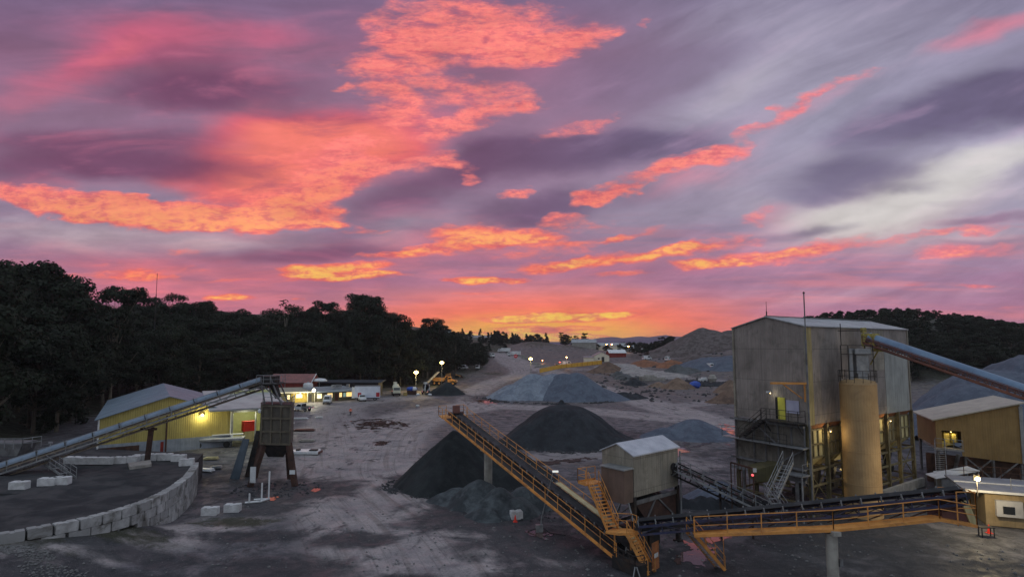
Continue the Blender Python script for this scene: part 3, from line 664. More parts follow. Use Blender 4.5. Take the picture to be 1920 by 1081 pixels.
for i, (a, b) in enumerate(zip(posts_a[:-1], posts_a[1:])):
    mb = MB(); off = .35; z1, z0 = (8.0, 4.75)
    P = [B2(a+.2, off), B2(b-.2, off), B2(b-.2, WB-.6), B2(a+.2, WB-.6)]
    top = [V3(p, z1) for p in P]; bt = [V3(p, z0+.5) for p in P]; c = sum(bt, Vector())/4; b2 = [c+(q_-c)*.72 for q_ in bt]; 
    for q_ in b2: q_.z = z0-.5
    for j in range(4):
        k2 = (j+1) % 4; mb.quad(top[j], top[k2], bt[k2], bt[j]); mb.quad(bt[j], bt[k2], b2[k2], b2[j])
    mb.quad(*b2)
    bn = mb.build('bin', M_cream if i % 2 == 0 else mat('dull_bin', (150,140,108), (116,108,86), .8, 0, 1, streak=.5), tower)
    mb = MB()
    for j in range(4):                                                   # stiffening ribs
        p = P[0].lerp(P[1], (j+.0)/3)-uw*.06; mb.box(V3(p, (z1+z0)/2+.3), (.13, .14, z1-z0-.6), rz=math.atan2(ul.y, ul.x))
    for z in (z1-.08, z0+.62, (z1+z0)/2+.2): mb.beam(V3(P[0]-uw*.08, z), V3(P[1]-uw*.08, z), .12, .14)
    mb.build('rib', M_leg, bn)
    mb = MB(); mb.slab([V3(B2(a, .02), 8.45), V3(B2(b, .02), 8.45), V3(P[1], 8.0), V3(P[0], 8.0)], .03, (0, 0, 1)); mb.build('apron', mat('rust_apron', (150,96,62), (104,70,50), .8, 0, 1.5), tower)
# gable-end lower wall (bin side) below the cladding, facing the camera's left
nl = -ul
mb = MB()
E = [V3(B2(-.05, .3), 8.45), V3(B2(-.05, WB-.2), 8.45), V3(B2(-.05, WB-.2), 7.6), V3(B2(-1.1, WB+.3), 6.4), V3(B2(-1.1, WB+.3), 4.5), V3(B2(-.6, WB-.4), 3.9), V3(B2(-.6, .3), 3.6)]
mb.slab([V3(B2(-.15, .25), 8.45), V3(B2(-.15, WB), 8.45), V3(B2(-.15, WB), 4.6), V3(B2(-.15, WB-.8), 3.3), V3(B2(-.15, .25), 3.3)], .12, V3(nl))
mb.build('hopper_side', mat('hopper_plate', (118,112,104), (88,84,80), .75, .1, .8, streak=.5, dirt=(52,44,38), dirtamt=.6), tower)
mb = MB()
for z, h in ((6.35, .3), (4.4, .2), (3.35, .3), (8.3, .2)): mb.beam(V3(B2(-.45, .2), z), V3(B2(-.45, WB+.4), z), .3, h)
for b in (.3, 1.7, 3.2, 4.7, 6.1, WB-.2): mb.beam(V3(B2(-.34, b), 8.3), V3(B2(-.34, b), 3.3), .14, .12)
for b in (1.2, WB-1.2): mb.beam(V3(B2(-.5, b), 3.3), V3(B2(-.5, b), 0), .25, .25)
mb.beam(V3(B2(-.6, .4), 6.2), V3(B2(-.6, 4.8), 3.6), .12, .12); mb.beam(V3(B2(-.6, 5.8), 8.2), V3(B2(-.6, 3.2), 6.4), .12, .12)
mb.build('side_frame', M_steel, tower)
mb = MB(); mb.slab([V3(B2(-1.5, -.2), 6.5), V3(B2(-1.5, WB+.8), 6.5), V3(B2(-.2, WB+.8), 6.5), V3(B2(-.2, -.2), 6.5)], .08); mb.build('side_walkway', M_galv, tower)
rails_path([V3(B2(-1.5, 1.5), 6.5), V3(B2(-1.5, WB+.8), 6.5)]).build('walkway_rail', M_dsteel, tower)
# door with landing, jib beam, stair down on the gable end
gz = 8.75
dr = MB().slab([V3(B2(-.02, 2.45), gz), V3(B2(-.02, 3.25), gz), V3(B2(-.02, 3.25), gz+2.1), V3(B2(-.02, 2.45), gz+2.1)], .06, V3(nl)).build('door', mat('yellow_door', (206,200,84), (180,172,70), .6), tower)
MB().slab([V3(B2(-.02, .9), gz+.7), V3(B2(-.02, 2.3), gz+.7), V3(B2(-.02, 2.3), gz+1.9), V3(B2(-.02, .9), gz+1.9)], .05, V3(nl)).build('window', mat('pale_window', (176,176,196), (150,150,176), .3), tower)
MB().slab([V3(B2(-.02, 3.3), gz), V3(B2(-.02, 3.55), gz), V3(B2(-.02, 3.55), gz+2.1), V3(B2(-.02, 3.3), gz+2.1)], .04, V3(nl)).build('door_gap', mat('gap_dark', (30,30,30)), tower)
mb = MB(); mb.slab([V3(B2(-.2, .2), gz-.05), V3(B2(-.2, 4.3), gz-.05), V3(B2(-1.5, 4.3), gz-.05), V3(B2(-1.5, .2), gz-.05)], .1)
mb.beam(V3(B2(-.2, .4), gz-1.3), V3(B2(-1.4, .4), gz-.1), .08, .08); mb.beam(V3(B2(-.2, 4.1), gz-1.3), V3(B2(-1.4, 4.1), gz-.1), .08, .08)
lp = mb.build('landing', M_dsteel, tower)
rails_path([V3(B2(-.2, .2), gz), V3(B2(-1.5, .2), gz), V3(B2(-1.5, 4.3), gz)], step=1.0).build('handrail', M_dsteel, lp)
stair(tower, V3(B2(-1.1, 4.3), gz-.05), V3(B2(-1.1, 7.1), 6.6), .8, M_dsteel)
mb = MB(); a_ = V3(B2(-.05, .4), gz+3.6); b_ = V3(B2(-2.2, .9), gz+3.6); mb.beam(V3(B2(-.1, -.1), gz+3.6), V3(B2(-2.6, 2.4), gz+3.6), .14, .2); mb.beam(V3(B2(-.12, .5), gz+2.2), V3(B2(-1.6, 1.6), gz+3.5), .1, .1)
mb.beam(V3(B2(-.12, .15), gz+1.9), V3(B2(-.12, .15), gz+3.6), .12, .16)
mb.build('jib_beam', M_orange, tower)
mb = MB(); p = V3(B2(-.3, 3.8), gz+2.6); mb.beam(p, p+V3(nl)*.5, .05, .05); mb.box(p+V3(nl)*.6, (.3, .22, .16)); mb.build('lamp', M_white, tower)
# lower stair, silver open treads, to the ground
lz = 4.1
mb = MB(); mb.slab([V3(B2(-.6, -.3), lz), V3(B2(-.6, 1.6), lz), V3(B2(-2.0, 1.6), lz), V3(B2(-2.0, -.3), lz)], .08); mb.beam(V3(B2(-1.9, -.2), lz), V3(B2(-1.9, -.2), 0), .12, .12); mb.build('lower_landing', M_galv, tower)
rails_path([V3(B2(-.6, -.3), lz), V3(B2(-1.9, -.3), lz)], step=1.2).build('landing_rail', M_galv, tower)
st_top = D(1478, 866, 56.5); st_bot = D(1447, 935, 54.0); stair(tower, st_top, st_bot, .9, M_galv, rise=.24)
st2b = D(1462, 962, 52.5); st2b.z = 0.05
stair(tower, D(1442, 925, 54.0), D(1468, 962, 51.5), .8, M_galv, rise=.24)
# base clutter: pipes, plinth, chutes under the bins
random.seed(11); mb = MB()
for i in range(46):
    a = random.uniform(-1, LB); b = random.uniform(.3, WB); z = random.uniform(.4, 3.6)
    p = V3(B2(a, b), z); qd = Vector((random.uniform(-1, 1), random.uniform(-.6, .6), random.uniform(-.4, .4))).normalized()*random.uniform(.6, 2.4)
    MB().beam(p, p+qd, random.uniform(.06, .3), random.uniform(.06, .3)).build('pipe', M_steel if i % 3 else M_leg, tower)
for a in (1.7, 4.8, 8.0, 11.4, 14.8, 18.1, 21.2):
    MB().tube(V3(B2(a, 2.2), 4.4), V3(B2(a, 2.2), 2.2), .7, 8, .3).box(V3(B2(a, 2.2), 1.9), (1.2, 1.0, .6), rz=math.atan2(ul.y, ul.x)).build('chute', M_dsteel, tower)
mb = MB(); mb.beam(V3(B2(0, 3.0), 1.45), V3(B2(LB, 3.0), 1.45), 1.0, .12); mb.beam(V3(B2(0, 2.4), 1.2), V3(B2(LB, 2.4), 1.2), .1, .3); mb.beam(V3(B2(0, 3.6), 1.2), V3(B2(LB, 3.6), 1.2), .1, .3); mb.build('gathering_belt', M_belt, tower)
mb = MB(); mb.beam(V3(B2(13.0, -.7), .45), V3(B2(LB+.4, -.7), .45), .4, .9); mb.build('plinth', M_conc, tower)
# tall pole at the corner and thin mast on the ridge
t = thing('antenna_pole', 'tall thin grey pole with a ball tip at the near corner of the screening house', 'antenna', V3(B2(-.45, -.35), 0))
pb = V3(B2(-.45, -.35), 8.2); ptop = 16+(645-547)/FL*pb.y
MB().tube(V3(pb, 0), V3(pb, ptop-4.5), .09, 8).tube(V3(pb, ptop-4.5), V3(pb, ptop), .055, 6).build('pole', M_steel, t)
MB().lathe(V3(pb, ptop-.1), [(0, -.12), (.1, -.05), (.1, .05), (0, .14)], 8).build('tip', M_dsteel, t)
mb = MB(); [mb.beam(V3(pb, z), V3(B2(-.02, -.02), z), .05, .05) for z in (9, 12, 15, 17)]; mb.build('bracket', M_steel, t)
pr = (Lft+K)/2
def mast(a, h, label):
    p = pr+ul*a; o = MB().tube(V3(p, 18.7), V3(p, 18.7+h), .035, 5, .02).tube(V3(p, 18.8), V3(p, 19.3), .06, 6).build('roof_mast', M_dsteel, loc=V3(p, 18.7)); tag(o, label, 'antenna')
mast(.1, 1.6, 'short thin mast at the gable peak of the screening house roof')
mast(21.9, .9, 'tiny mast at the far end of the screening house ridge')

# ================================================================ silo
M_silo = mat('tan_silo_paint', (180,150,108), (156,128,92), .65, 0, .4, streak=.4, dirt=(120,94,70), dirtamt=.3)
sc_ = V3((33.1, 59.3)); silo = thing('silo', 'tall round tan silo with a railed top in front of the grey screening house', 'silo', sc_)
MB().lathe(sc_, [(1.6, 0), (1.6, 12.25), (1.5, 12.5), (.2, 12.8), (0, 12.8)], 40).build('drum', M_silo, silo, smooth=False)
for z in (.4, 3.0, 6.0, 9.0, 12.2): MB().lathe(sc_, [(1.6, z-.04), (1.625, z-.03), (1.625, z+.03), (1.6, z+.04)], 40).build('weld_band', M_silo, silo)
mb = MB()
for k in range(14):
    t_ = 2*math.pi*k/14; p = sc_+Vector((1.62*math.cos(t_), 1.62*math.sin(t_), 12.4)); mb.tube(p, p+Vector((0, 0, 1.1)), .025, 5)
for z in (12.95, 13.5):
    for k in range(28):
        t0, t1 = 2*math.pi*k/28, 2*math.pi*(k+1)/28
        mb.tube(sc_+Vector((1.62*math.cos(t0), 1.62*math.sin(t0), z)), sc_+Vector((1.62*math.cos(t1), 1.62*math.sin(t1), z)), .022, 4, cap=False)
mb.build('top_rail', M_dsteel, silo)
fu = MB().box(sc_+Vector((.35, 0, 15.3)), (1.5, 1.1, .55)).box(sc_+Vector((.35, 0, 14.2)), (1.15, .8, 1.9)).box(sc_+Vector((.35, 0, 13.0)), (.9, .7, .7)).build('filter_unit', M_galv, silo)
mb = MB(); p = sc_+Vector((-.7, -.2, 0)); mb.tube(p+Vector((0,0,12.6)), p+Vector((0,0,15.6)), .22, 10).tube(p+Vector((0,0,15.4)), p+Vector((1.0,0.1,15.5)), .12, 8); mb.build('vent_pipe', M_galv, silo)
mb = MB()
for dx in (-1.15, 1.2):
    for dy in (-.7, .6): mb.beam(sc_+Vector((dx, dy, 12.7)), sc_+Vector((dx, dy, 15.9)), .07, .07)
for z in (15.05, 15.9):
    mb.beam(sc_+Vector((-1.15, -.7, z)), sc_+Vector((1.2, -.7, z)), .06, .06); mb.beam(sc_+Vector((-1.15, .6, z)), sc_+Vector((1.2, .6, z)), .06, .06)
mb.box(sc_+Vector((-.4, -.1, 17.3)), (1.9, 1.5, .05)); mb.beam(sc_+Vector((-1.2, .4, 15.9)), sc_+Vector((-1.2, .4, 18.0)), .06, .06)
mb.build('filter_frame', M_dsteel, silo)

# ================================================================ covered tube conveyor into the screening house
F0 = D(1628, 634, 63.0); F1 = D(1920, 733, 54.5); dF = (F1-F0); F2 = F0+dF*1.75
tc_ = thing('covered_conveyor', 'long blue-grey tube conveyor with red-brown underframe running down to the right from the screening house', 'conveyor', (F2.x, F2.y, 0))
d, s_, n_, L_ = frame_axes(F0, F2)
M_tube = mat('blue_grey_hood', (116,136,160), (92,112,138), .4, .4, .5, stripe=.008, sp=.4, dirt=(84,92,104), dirtamt=.3)
mb = MB(); N = 40; r = .62
ring = [(r*math.cos(math.pi*k/12), r*math.sin(math.pi*k/12)) for k in range(-2, 15)]
vs = []; 
for i in range(N+1):
    c = F0+d*(L_*i/N)
    for (a, b) in ring: vs.append(c+s_*a+n_*b)
m_ = len(ring); mb.add(vs, [(i*m_+j, (i+1)*m_+j, (i+1)*m_+j+1, i*m_+j+1) for i in range(N) for j in range(m_-1)])
mb.build('hood', M_tube, tc_, smooth=True)
mb = MB()
for i in range(0, N+1, 1):
    c = F0+d*(L_*i/N)
    for k in (-1, 1): mb.beam(c+s_*k*.62, c+s_*k*.62-n_*.62, .06, .06)
    mb.beam(c-s_*.62-n_*.62, c+s_*.62-n_*.62, .05, .05)
for k in (-1, 1):
    for h in (.05, .62): mb.beam(F0+s_*k*.62-n_*h, F2+s_*k*.62-n_*h, .09, .13, n_)
    for i in range(N): 
        c = F0+d*(L_*i/N); c2 = F0+d*(L_*(i+1)/N); mb.beam(c+s_*k*.62-n_*(.62 if i % 2 else 0), c2+s_*k*.62-n_*(0 if i % 2 else .62), .04, .04)
M_redf = mat('red_brown_frame', (124,82,74), (92,66,62), .8, .05, 1.2, dirt=(60,50,48), dirtamt=.5)
mb.build('frame', M_redf, tc_)
mb = MB(); mb.slab([F0-s_*.5-n_*.3, F0+s_*.5-n_*.3, F2+s_*.5-n_*.3, F2-s_*.5-n_*.3], .05, -n_)
mb.slab([F0+s_*.68-n_*.5, F0+s_*1.35-n_*.5, F2+s_*1.35-n_*.5, F2+s_*.68-n_*.5], .05, -n_); mb.build('walkway', M_redf, tc_)
rail_mesh(F0+s_*1.35-n_*.5, F2+s_*1.35-n_*.5, .7, .028, 1.5).build('handrail', M_redf, tc_)
mb = MB(); c = F0+d*.2; mb.box(c+Vector((0, 0, -.1)), (1.0, 1.3, 1.3), rz=.5); mb.box(c-d*.3+Vector((-.35, 0, .8)), (.35, .5, .5)); mb.box(c+Vector((.6, -.5, -1.1)), (1.3, .8, .3), rz=-.4)
mb.beam(c+Vector((-.9, -.4, .8)), c+Vector((-.9, -.4, -3.4)), .1, .1); mb.beam(c+Vector((.9, -.4, -.5)), c+Vector((.4, .9, -2.6)), .1, .1)
mb.build('head_chute', mat('yellow_steel', (190,176,92), (110,98,62), .6, 0, 2.5, dirt=(60,56,48), dirtamt=.6), tc_)
for tt in (.86,):
    c = F0+(F2-F0)*tt; mb = MB()
    for k in (-1, 1): mb.beam(c+s_*k*.7-n_*.6, Vector((c.x+k*1.2, c.y, 0)), .22, .22)
    mb.build('trestle', M_redf, tc_)

# ================================================================ transfer tower with the orange stairs
k2 = Vector((9.27, 47.8)); r2 = Vector((13.75, 51.9)); u2 = (r2-k2).normalized(); L2 = (r2-k2).length; w2 = Vector((-u2.y, u2.x))*1.0
w2 = (Vector((7.35, 50.3))-k2).normalized(); W2 = 3.3
def C2(a, b): return k2+u2*a+w2*b
tt_ = thing('transfer_tower', 'small grey clad gable-roofed tower on steel legs with orange stairs and a brown side cabin', 'industrial building', V3(k2))
gable_shell([C2(0, W2), C2(0, 0), C2(L2, 0), C2(L2, W2)], 4.4, 7.55, 8.25, tt_, M_clad2, mat('pale_roof_sheet', (196,198,206), (164,168,178), .45, .3, 1.0, stripe=.008, sp=.24), oh=.15)
M_brown = mat('brown_cabin', (112,92,82), (92,76,68), .6, 0, .8, streak=.25)
def qbox(mb, P, z0, z1):
    vs = [V3(p, z0) for p in P]+[V3(p, z1) for p in P]; n = len(P)
    return mb.add(vs, [tuple(range(n)), tuple(range(2*n-1, n-1, -1))]+[(i, (i+1) % n, (i+1) % n+n, i+n) for i in range(n)])
cp = [C2(-1.15, .05), C2(-.02, .05), C2(-.02, 2.4), C2(-1.15, 2.4)]
cb = qbox(MB(), cp, 4.1, 6.55).build('cabin', M_brown, tt_)
qbox(MB(), [C2(-1.25, -.05), C2(-.02, -.05), C2(-.02, 2.5), C2(-1.25, 2.5)], 6.55, 6.64).build('cabin_roof', M_galv, cb)
mb = MB(); rz2 = math.atan2(u2.y, u2.x)
for a in (.1, L2-.1):
    for b in (.1, W2-.1): mb = MB(); mb.box(V3(C2(a, b), 2.2), (.28, .28, 4.5), rz=rz2); mb.box(V3(C2(a, b), .06), (.6, .6, .12), rz=rz2); mb.build('leg', M_dsteel, tt_)
mb = MB()
for b in (.1, W2-.1):
    mb.beam(V3(C2(.1, b), .6), V3(C2(L2/2, b), 4.0), .1, .12); mb.beam(V3(C2(L2-.1, b), 1.8), V3(C2(L2/2, b), 4.0), .1, .12); mb.beam(V3(C2(0, b), 1.7), V3(C2(L2, b), 1.7), .12, .25); mb.beam(V3(C2(0, b), 3.95), V3(C2(L2, b), 3.95), .15, .3)
for a in (.1, L2-.1): mb.beam(V3(C2(a, 0), 1.7), V3(C2(a, W2), 1.7), .12, .2); mb.beam(V3(C2(a, .1), 3.9), V3(C2(a, W2), 1.7), .08, .08)
mb.beam(V3(C2(-.6, .1), 4.1), V3(C2(-.95, -.6), 3.0), .12, .12)
mb.build('bracing', M_steel, tt_)
mb = MB(); mb.tube(V3(C2(L2*.55, W2/2), 4.1), V3(C2(L2*.5, W2/2), 1.4), 1.5, 8, .5); mb.box(V3(C2(1.0, 1.0), 1.0), (1.6, 1.6, 2.0), rz=rz2); mb.box(V3(C2(3.6, 1.4), .8), (1.4, 1.2, 1.6), rz=rz2); mb.build('chute', M_dsteel, tt_)
MB().slab([V3(C2(.3, .14), 3.9), V3(C2(L2-.2, .14), 3.9), V3(C2(L2-.2, .14), 1.9), V3(C2(2.2, .14), 1.9)], .03, V3(w2)).build('skirt_plate', M_rust, tt_)
MB().tube(V3(C2(L2+.1, -.15), 7.2), V3(C2(L2+.1, -.15), .2), .07, 8).build('downpipe', M_galv, tt_)
# stairs and platforms (orange)
A1 = D(1098, 908, 48.6); A2 = D(1124, 908, 49.2); lzA = A1.z; a1 = Vector((A1.x, A1.y)); hh = Vector((.55, .45)).normalized()
la = thing('access_stairs', 'orange steel stairs and platforms zigzagging down beside the brown cabin', 'stairs', V3((A1.x, A1.y)))
p = Vector((A1.x, A1.y, lzA))
mb = MB(); mb.slab([p, p+Vector((1.5, .9, 0)), p+Vector((1.0, 1.9, 0)), p+Vector((-.5, .9, 0))], .1); mb.beam(p+Vector((.2, .4, 0)), p+Vector((1.2, 1.5, -1.4)), .08, .08); mb.build('upper_platform', M_orange, la)
rails_path([p+Vector((1.0, 1.9, 0)), p+Vector((-.5, .9, 0)), p], step=.9, toe=True).build('platform_rail', M_orange, la)
P2 = D(1152, 993, 46.4)
stair(la, p+Vector((.65, .35, 0)), P2+Vector((-.1, .1, 0)), .95, M_orange)
P3 = D(1183, 990, 46.0); P3.z = P2.z; zz2 = P2.z
mb = MB(); mb.slab([P2+Vector((-.7, -.3, 0)), P2+Vector((.2, -.75, 0)), P3+Vector((.5, -.1, 0)), P3+Vector((.2, .8, 0)), P2+Vector((0, .6, 0))], .16); mb.beam(P3+Vector((0,.2,0)), Vector((P3.x, P3.y+.2, 0)), .1, .1); mb.beam(P2, Vector((P2.x, P2.y, 0)), .1, .1); mb.build('lower_platform', M_orange, la)
rails_path([P2+Vector((0, .6, 0)), P3+Vector((.2, .8, 0)), P3+Vector((.5, .3, 0))], step=1.0).build('platform_rail', M_orange, la)
gb = T(1222, 1076); stair(la, P3+Vector((-.1, -.3, 0)), gb+Vector((0, 0, .05)), .95, M_orange)
mb = MB(); gp = gb+Vector((.2, .3, 0)); mb.slab([gp+Vector((-.1, 0, .1)), gp+Vector((.55, .75, .1)), gp+Vector((.55, .75, 2.0)), gp+Vector((-.1, 0, 2.0))], .04, (1, -1, 0))
gt = mb.build('mesh_gate', mat('rusty_orange', (176,112,70), (120,80,58), .8, 0, 2.0), la)
MB().slab([gp+Vector((.07, -.03, 1.0)), gp+Vector((.42, .37, 1.0)), gp+Vector((.42, .37, 1.3)), gp+Vector((.07, -.03, 1.3))], .02, (1, -1, 0)).build('sign_plate', M_white, gt)

# ================================================================ long orange stacker (down the middle)
S0 = Vector((8.7, 46.3, .95)); S1 = Vector((-6.35, 71.0, 7.9))
stk, ax = conveyor('stacker_conveyor', 'long orange-railed stacker conveyor climbing to the tip of the near black pile', S0, S1, bw=1.0, th=.75, walk=(1, -1), walkw=.7, mrail=M_orange, mframe=M_dsteel)
d, s_, n_, L_ = ax
for k in (-1,):                                                       # thick orange side beam on the near side
    MB().beam(S0+s_*k*1.42-n_*.36, S1+s_*k*1.42-n_*.36, .08, .12, n_).build('edge_beam', M_orange, stk)
MB().beam(S0+s_*.62+n_*.55, S0+d*L_*.35+s_*.62+n_*.55, .5, .05, n_).build('belt_guard', mat('pale_guard', (206,190,146), (170,156,120), .6, 0, 1), stk)
pl = S1+d*.2; mb = MB(); mb.slab([pl-s_*1.6-n_*.3, pl+s_*1.6-n_*.3, pl+s_*1.6+d*1.1-n_*.3, pl-s_*1.6+d*1.1-n_*.3], .08); mb.build('head_platform', M_orange, stk)
rails_path([pl-s_*1.6-n_*.3, pl-s_*1.6+d*1.1-n_*.3, pl-s_*.6+d*1.1-n_*.3], step=.8).build('platform_rail', M_orange, stk)
rails_path([pl+s_*1.6-n_*.3, pl+s_*1.6+d*1.1-n_*.3, pl+s_*.6+d*1.1-n_*.3], step=.8).build('platform_rail', M_orange, stk)
MB().box(pl+n_*.7, (.8, .6, .8)).tube(pl-s_*.9+n_*.2, pl+s_*.9+n_*.2, .2, 10).build('drive_motor', M_redf, stk)
cc_ = S0.lerp(S1, .735)-n_*.75; MB().tube(Vector((cc_.x, cc_.y, 0)), cc_-Vector((0, 0, .25)), .42, 20).box(cc_-Vector((0, 0, .15)), (1.5, .7, .22), rz=math.atan2(d.y, d.x)+math.pi/2).build('support_column', mat('grey_column', (172,168,160), (134,130,124), .7, 0, 1.0, streak=.3), stk)
mb = MB(); b_ = Vector((8.5, 45.1, 0)); mb.box(b_+Vector((.0, .1, .4)), (2.6, 1.3, .8), rz=-.95); mb.build('tail_box', M_dsteel, stk)
rails_path([b_+Vector((-1.2, .8, .75)), b_+Vector((.0, -1.2, .6)), b_+Vector((.7, -.9, .6))], h=.8, step=.6).build('tail_guard', M_dsteel, stk)
mb = MB(); mb.beam(b_+Vector((-.35, -2.0, 0)), b_+Vector((-.1, -1.7, .9)), .06, .06); mb.beam(b_+Vector((.25, -2.0, 0)), b_+Vector((.0, -1.7, .9)), .06, .06); mb.box(b_+Vector((-.05, -2.0, .02)), (.9, .3, .04)); mb.build('stand', M_galv, stk)

# ================================================================ orange product conveyor across the foreground
Z0 = Vector((12.6, 45.0, 3.55)); Z1 = Vector((29.3, 41.0, 6.35))
pc_, ax = conveyor('product_conveyor', 'low orange-railed conveyor on one grey column crossing the foreground below the silo', Z0+Vector((-3.4, .8, -.57)), Z1, bw=.95, th=.55, walk=(), mframe=mat('navy_frame', (62,66,96), (46,48,70), .6, .1, 1.4, dirt=(90,70,56), dirtamt=.5))
d, s_, n_, L_ = ax
mb = MB(); ww0 = D(1302, 1003, 43.7); wwm = D(1563, 993, 41.0); ww1 = D(1762, 973, 40.2); ww2 = D(1832, 985, 40.3)
inn = Vector((.15, 1.0, 0)).normalized()*.95
pts = [ww0, wwm, ww1, ww2]
for a, b in zip(pts[:-1], pts[1:]):
    mb.slab([a, b, b+inn, a+inn], .05); mb.beam(a-Vector((0, 0, .03)), b-Vector((0, 0, .03)), .12, .18); mb.beam(a+inn-Vector((0, 0, .06)), b+inn-Vector((0, 0, .06)), .1, .2)
mb.build('walkway', M_orange, pc_)
up = Vector((0, 0, 1))
rails_path(pts, h=1.25, r=.036, step=2.0).build('handrail', M_orange, pc_)
mb = MB(); n = 12
for i in range(n+1):
    a = pts[0].lerp(pts[2], i/n)+inn; top = (Z0.lerp(Z1, i/n))-n_*.75; mb.beam(a, top, .05, .05)
    if i < n: mb.beam(a, (Z0.lerp(Z1, (i+1)/n))-n_*.2, .04, .04)
mb.build('side_bracing', M_rust, pc_)
h_ = Z1; rz_ = math.atan2(d.y, d.x)
hw = MB(); q0 = D(1762, 925, 41.3); q1 = D(1796, 925, 41.3); q2 = D(1820, 984, 41.0); q3 = D(1768, 975, 41.0)
hw.slab([q0, q1, q2, q3], 1.5, (0, 1, 0)).build('head_chute', mat('maroon_plate', (104,66,62), (78,54,52), .7, 0, 1.2, dirt=(60,48,44), dirtamt=.5), pc_)
MB().slab([D(1797, 925, 41.2), D(1812, 928, 41.2), D(1834, 984, 40.9), D(1821, 984, 40.9)], 1.6, (0, 1, 0)).build('chute_flank', M_cream, pc_)
MB().slab([D(1754, 930, 41.0), D(1766, 922, 42.5), D(1800, 922, 42.5), D(1795, 930, 41.0)], .1).build('chute_lid', M_white, pc_)
rails_path([ww2, ww2+Vector((.3, .9, 0)), ww2+Vector((-.3, 1.7, 0)), ww2+Vector((-1.2, 1.7, 0))], h=2.0, r=.036, step=.8).build('end_rail', M_orange, pc_)
rails_path([ww2+Vector((-1.2, 0, 0)), ww2], h=2.1, r=.036, step=1.1).build('end_rail', M_orange, pc_)
cm = wwm+inn*.5; MB().tube(Vector((cm.x, cm.y, 0)), cm-up*.3, .37, 20).box(cm-up*.18, (.5, 1.6, .26)).build('support_column', MATS['grey_column'], pc_)
MB().box(cm+Vector((.42, -.2, -2.1)), (.22, .3, .5)).beam(cm+Vector((.42, 0, -1.8)), cm+Vector((.42, 0, -.2)), .05, .05).build('junction_box', M_steel, pc_)
sA = ww0+Vector((-.1, .5, 0)); sB = T(1352, 1066)
stair(pc_, sA, sB, .8, M_orange, M_galv, h=1.0)
MB().slab([sB+Vector((.25, .1, .05)), sB+Vector((.5, .9, .05)), sB+Vector((.5, .9, 1.9)), sB+Vector((.25, .1, 1.9))], .04, (1, 0, 0)).build('gate_panel', M_orange, pc_)

# ================================================================ reclaim conveyor between the tower and the screening house
R0 = Vector((13.0, 51.7, 6.0)); R1 = D(1452, 950, 52.8)
R1.z = 16-(948-645)*53.5/FL
rc, ax = conveyor('feed_conveyor', 'narrow dark grey conveyor sloping from the grey transfer tower down to the screening house stairs', R1, D(1262, 872, 51.5), bw=.8, th=.7, walk=(-1,), walkw=.6, mframe=M_dsteel, mrail=M_galv, post_step=1.3)
mb = MB(); 
for u_, v_ in ((1350, 925), (1410, 955)):
    c = D(u_, v_-12, 52.5); mb.beam(c, Vector((c.x, c.y, 0)), .14, .14)
mb.build('support_leg', M_dsteel, rc)
# hopper with warning lights beside it
p = D(1398, 886, 60); hp = thing('feed_hopper', 'open feed hopper with thin bars and a red lit lamp left of the screening house', 'hopper', V3((p.x, p.y)))
a = D(1370, 866, 60); b = D(1412, 878, 59)
mb = MB(); mb.beam(a, b, .12, .16); 
for i in range(7): c = a.lerp(b, i/6); mb.beam(c, Vector((c.x, c.y, c.z-2.0)), .05, .05)
mb.beam(a, Vector((a.x, a.y, 0)), .1, .1); mb.beam(b, Vector((b.x, b.y, 0)), .1, .1); mb.build('barred_frame', M_rust, hp)
q0 = D(1412, 872, 59); q1 = D(1462, 866, 61); mb = MB(); mb.slab([D(1418, 880, 60), D(1462, 868, 60), D(1462, 900, 60), D(1420, 903, 60)], 2.2, (0, 1, 0)); mb.build('hopper_body', mat('olive_hopper', (98,92,62), (74,70,50), .8, 0, 1, streak=.4), hp)
c = D(1411, 890, 58.7); MB().lathe(c, [(0, -.08), (.11, -.05), (.11, .05), (0, .08)], 12, axis=(0, -1, 0)).build('red_lamp', emat('red_lamp_glow', (255,40,40), 1.3), hp)
c = D(1415, 881, 58.7); MB().box(c, (.32, .08, .36)).build('sign_plate', M_white, hp)

# ================================================================ tan crusher shed on the right
q00 = Vector((49.6, 73.0)); q10 = Vector((57.2, 70.0)); wv = Vector((q00.y-q10.y, q10.x-q00.x)).normalized(); 
M_tan = mat('tan_cladding', (148,122,78), (126,102,64), .7, 0, .5, streak=.2, stripe=.008, sp=.24)
cr = thing('crusher_shed', 'tan clad shed with a pale sloping roof raised on braced legs, at the right edge', 'industrial building', V3(q00))
def Q2(a, b): return q00.lerp(q10, a)+wv*b
zl, zr_, zb_l, zb_r = 7.1, 9.2, 3.3, 2.7
def slabface(pts, th, n, m, name, par): return MB().slab(pts, th, n).build(name, m, par)
nfront = V3(-wv)
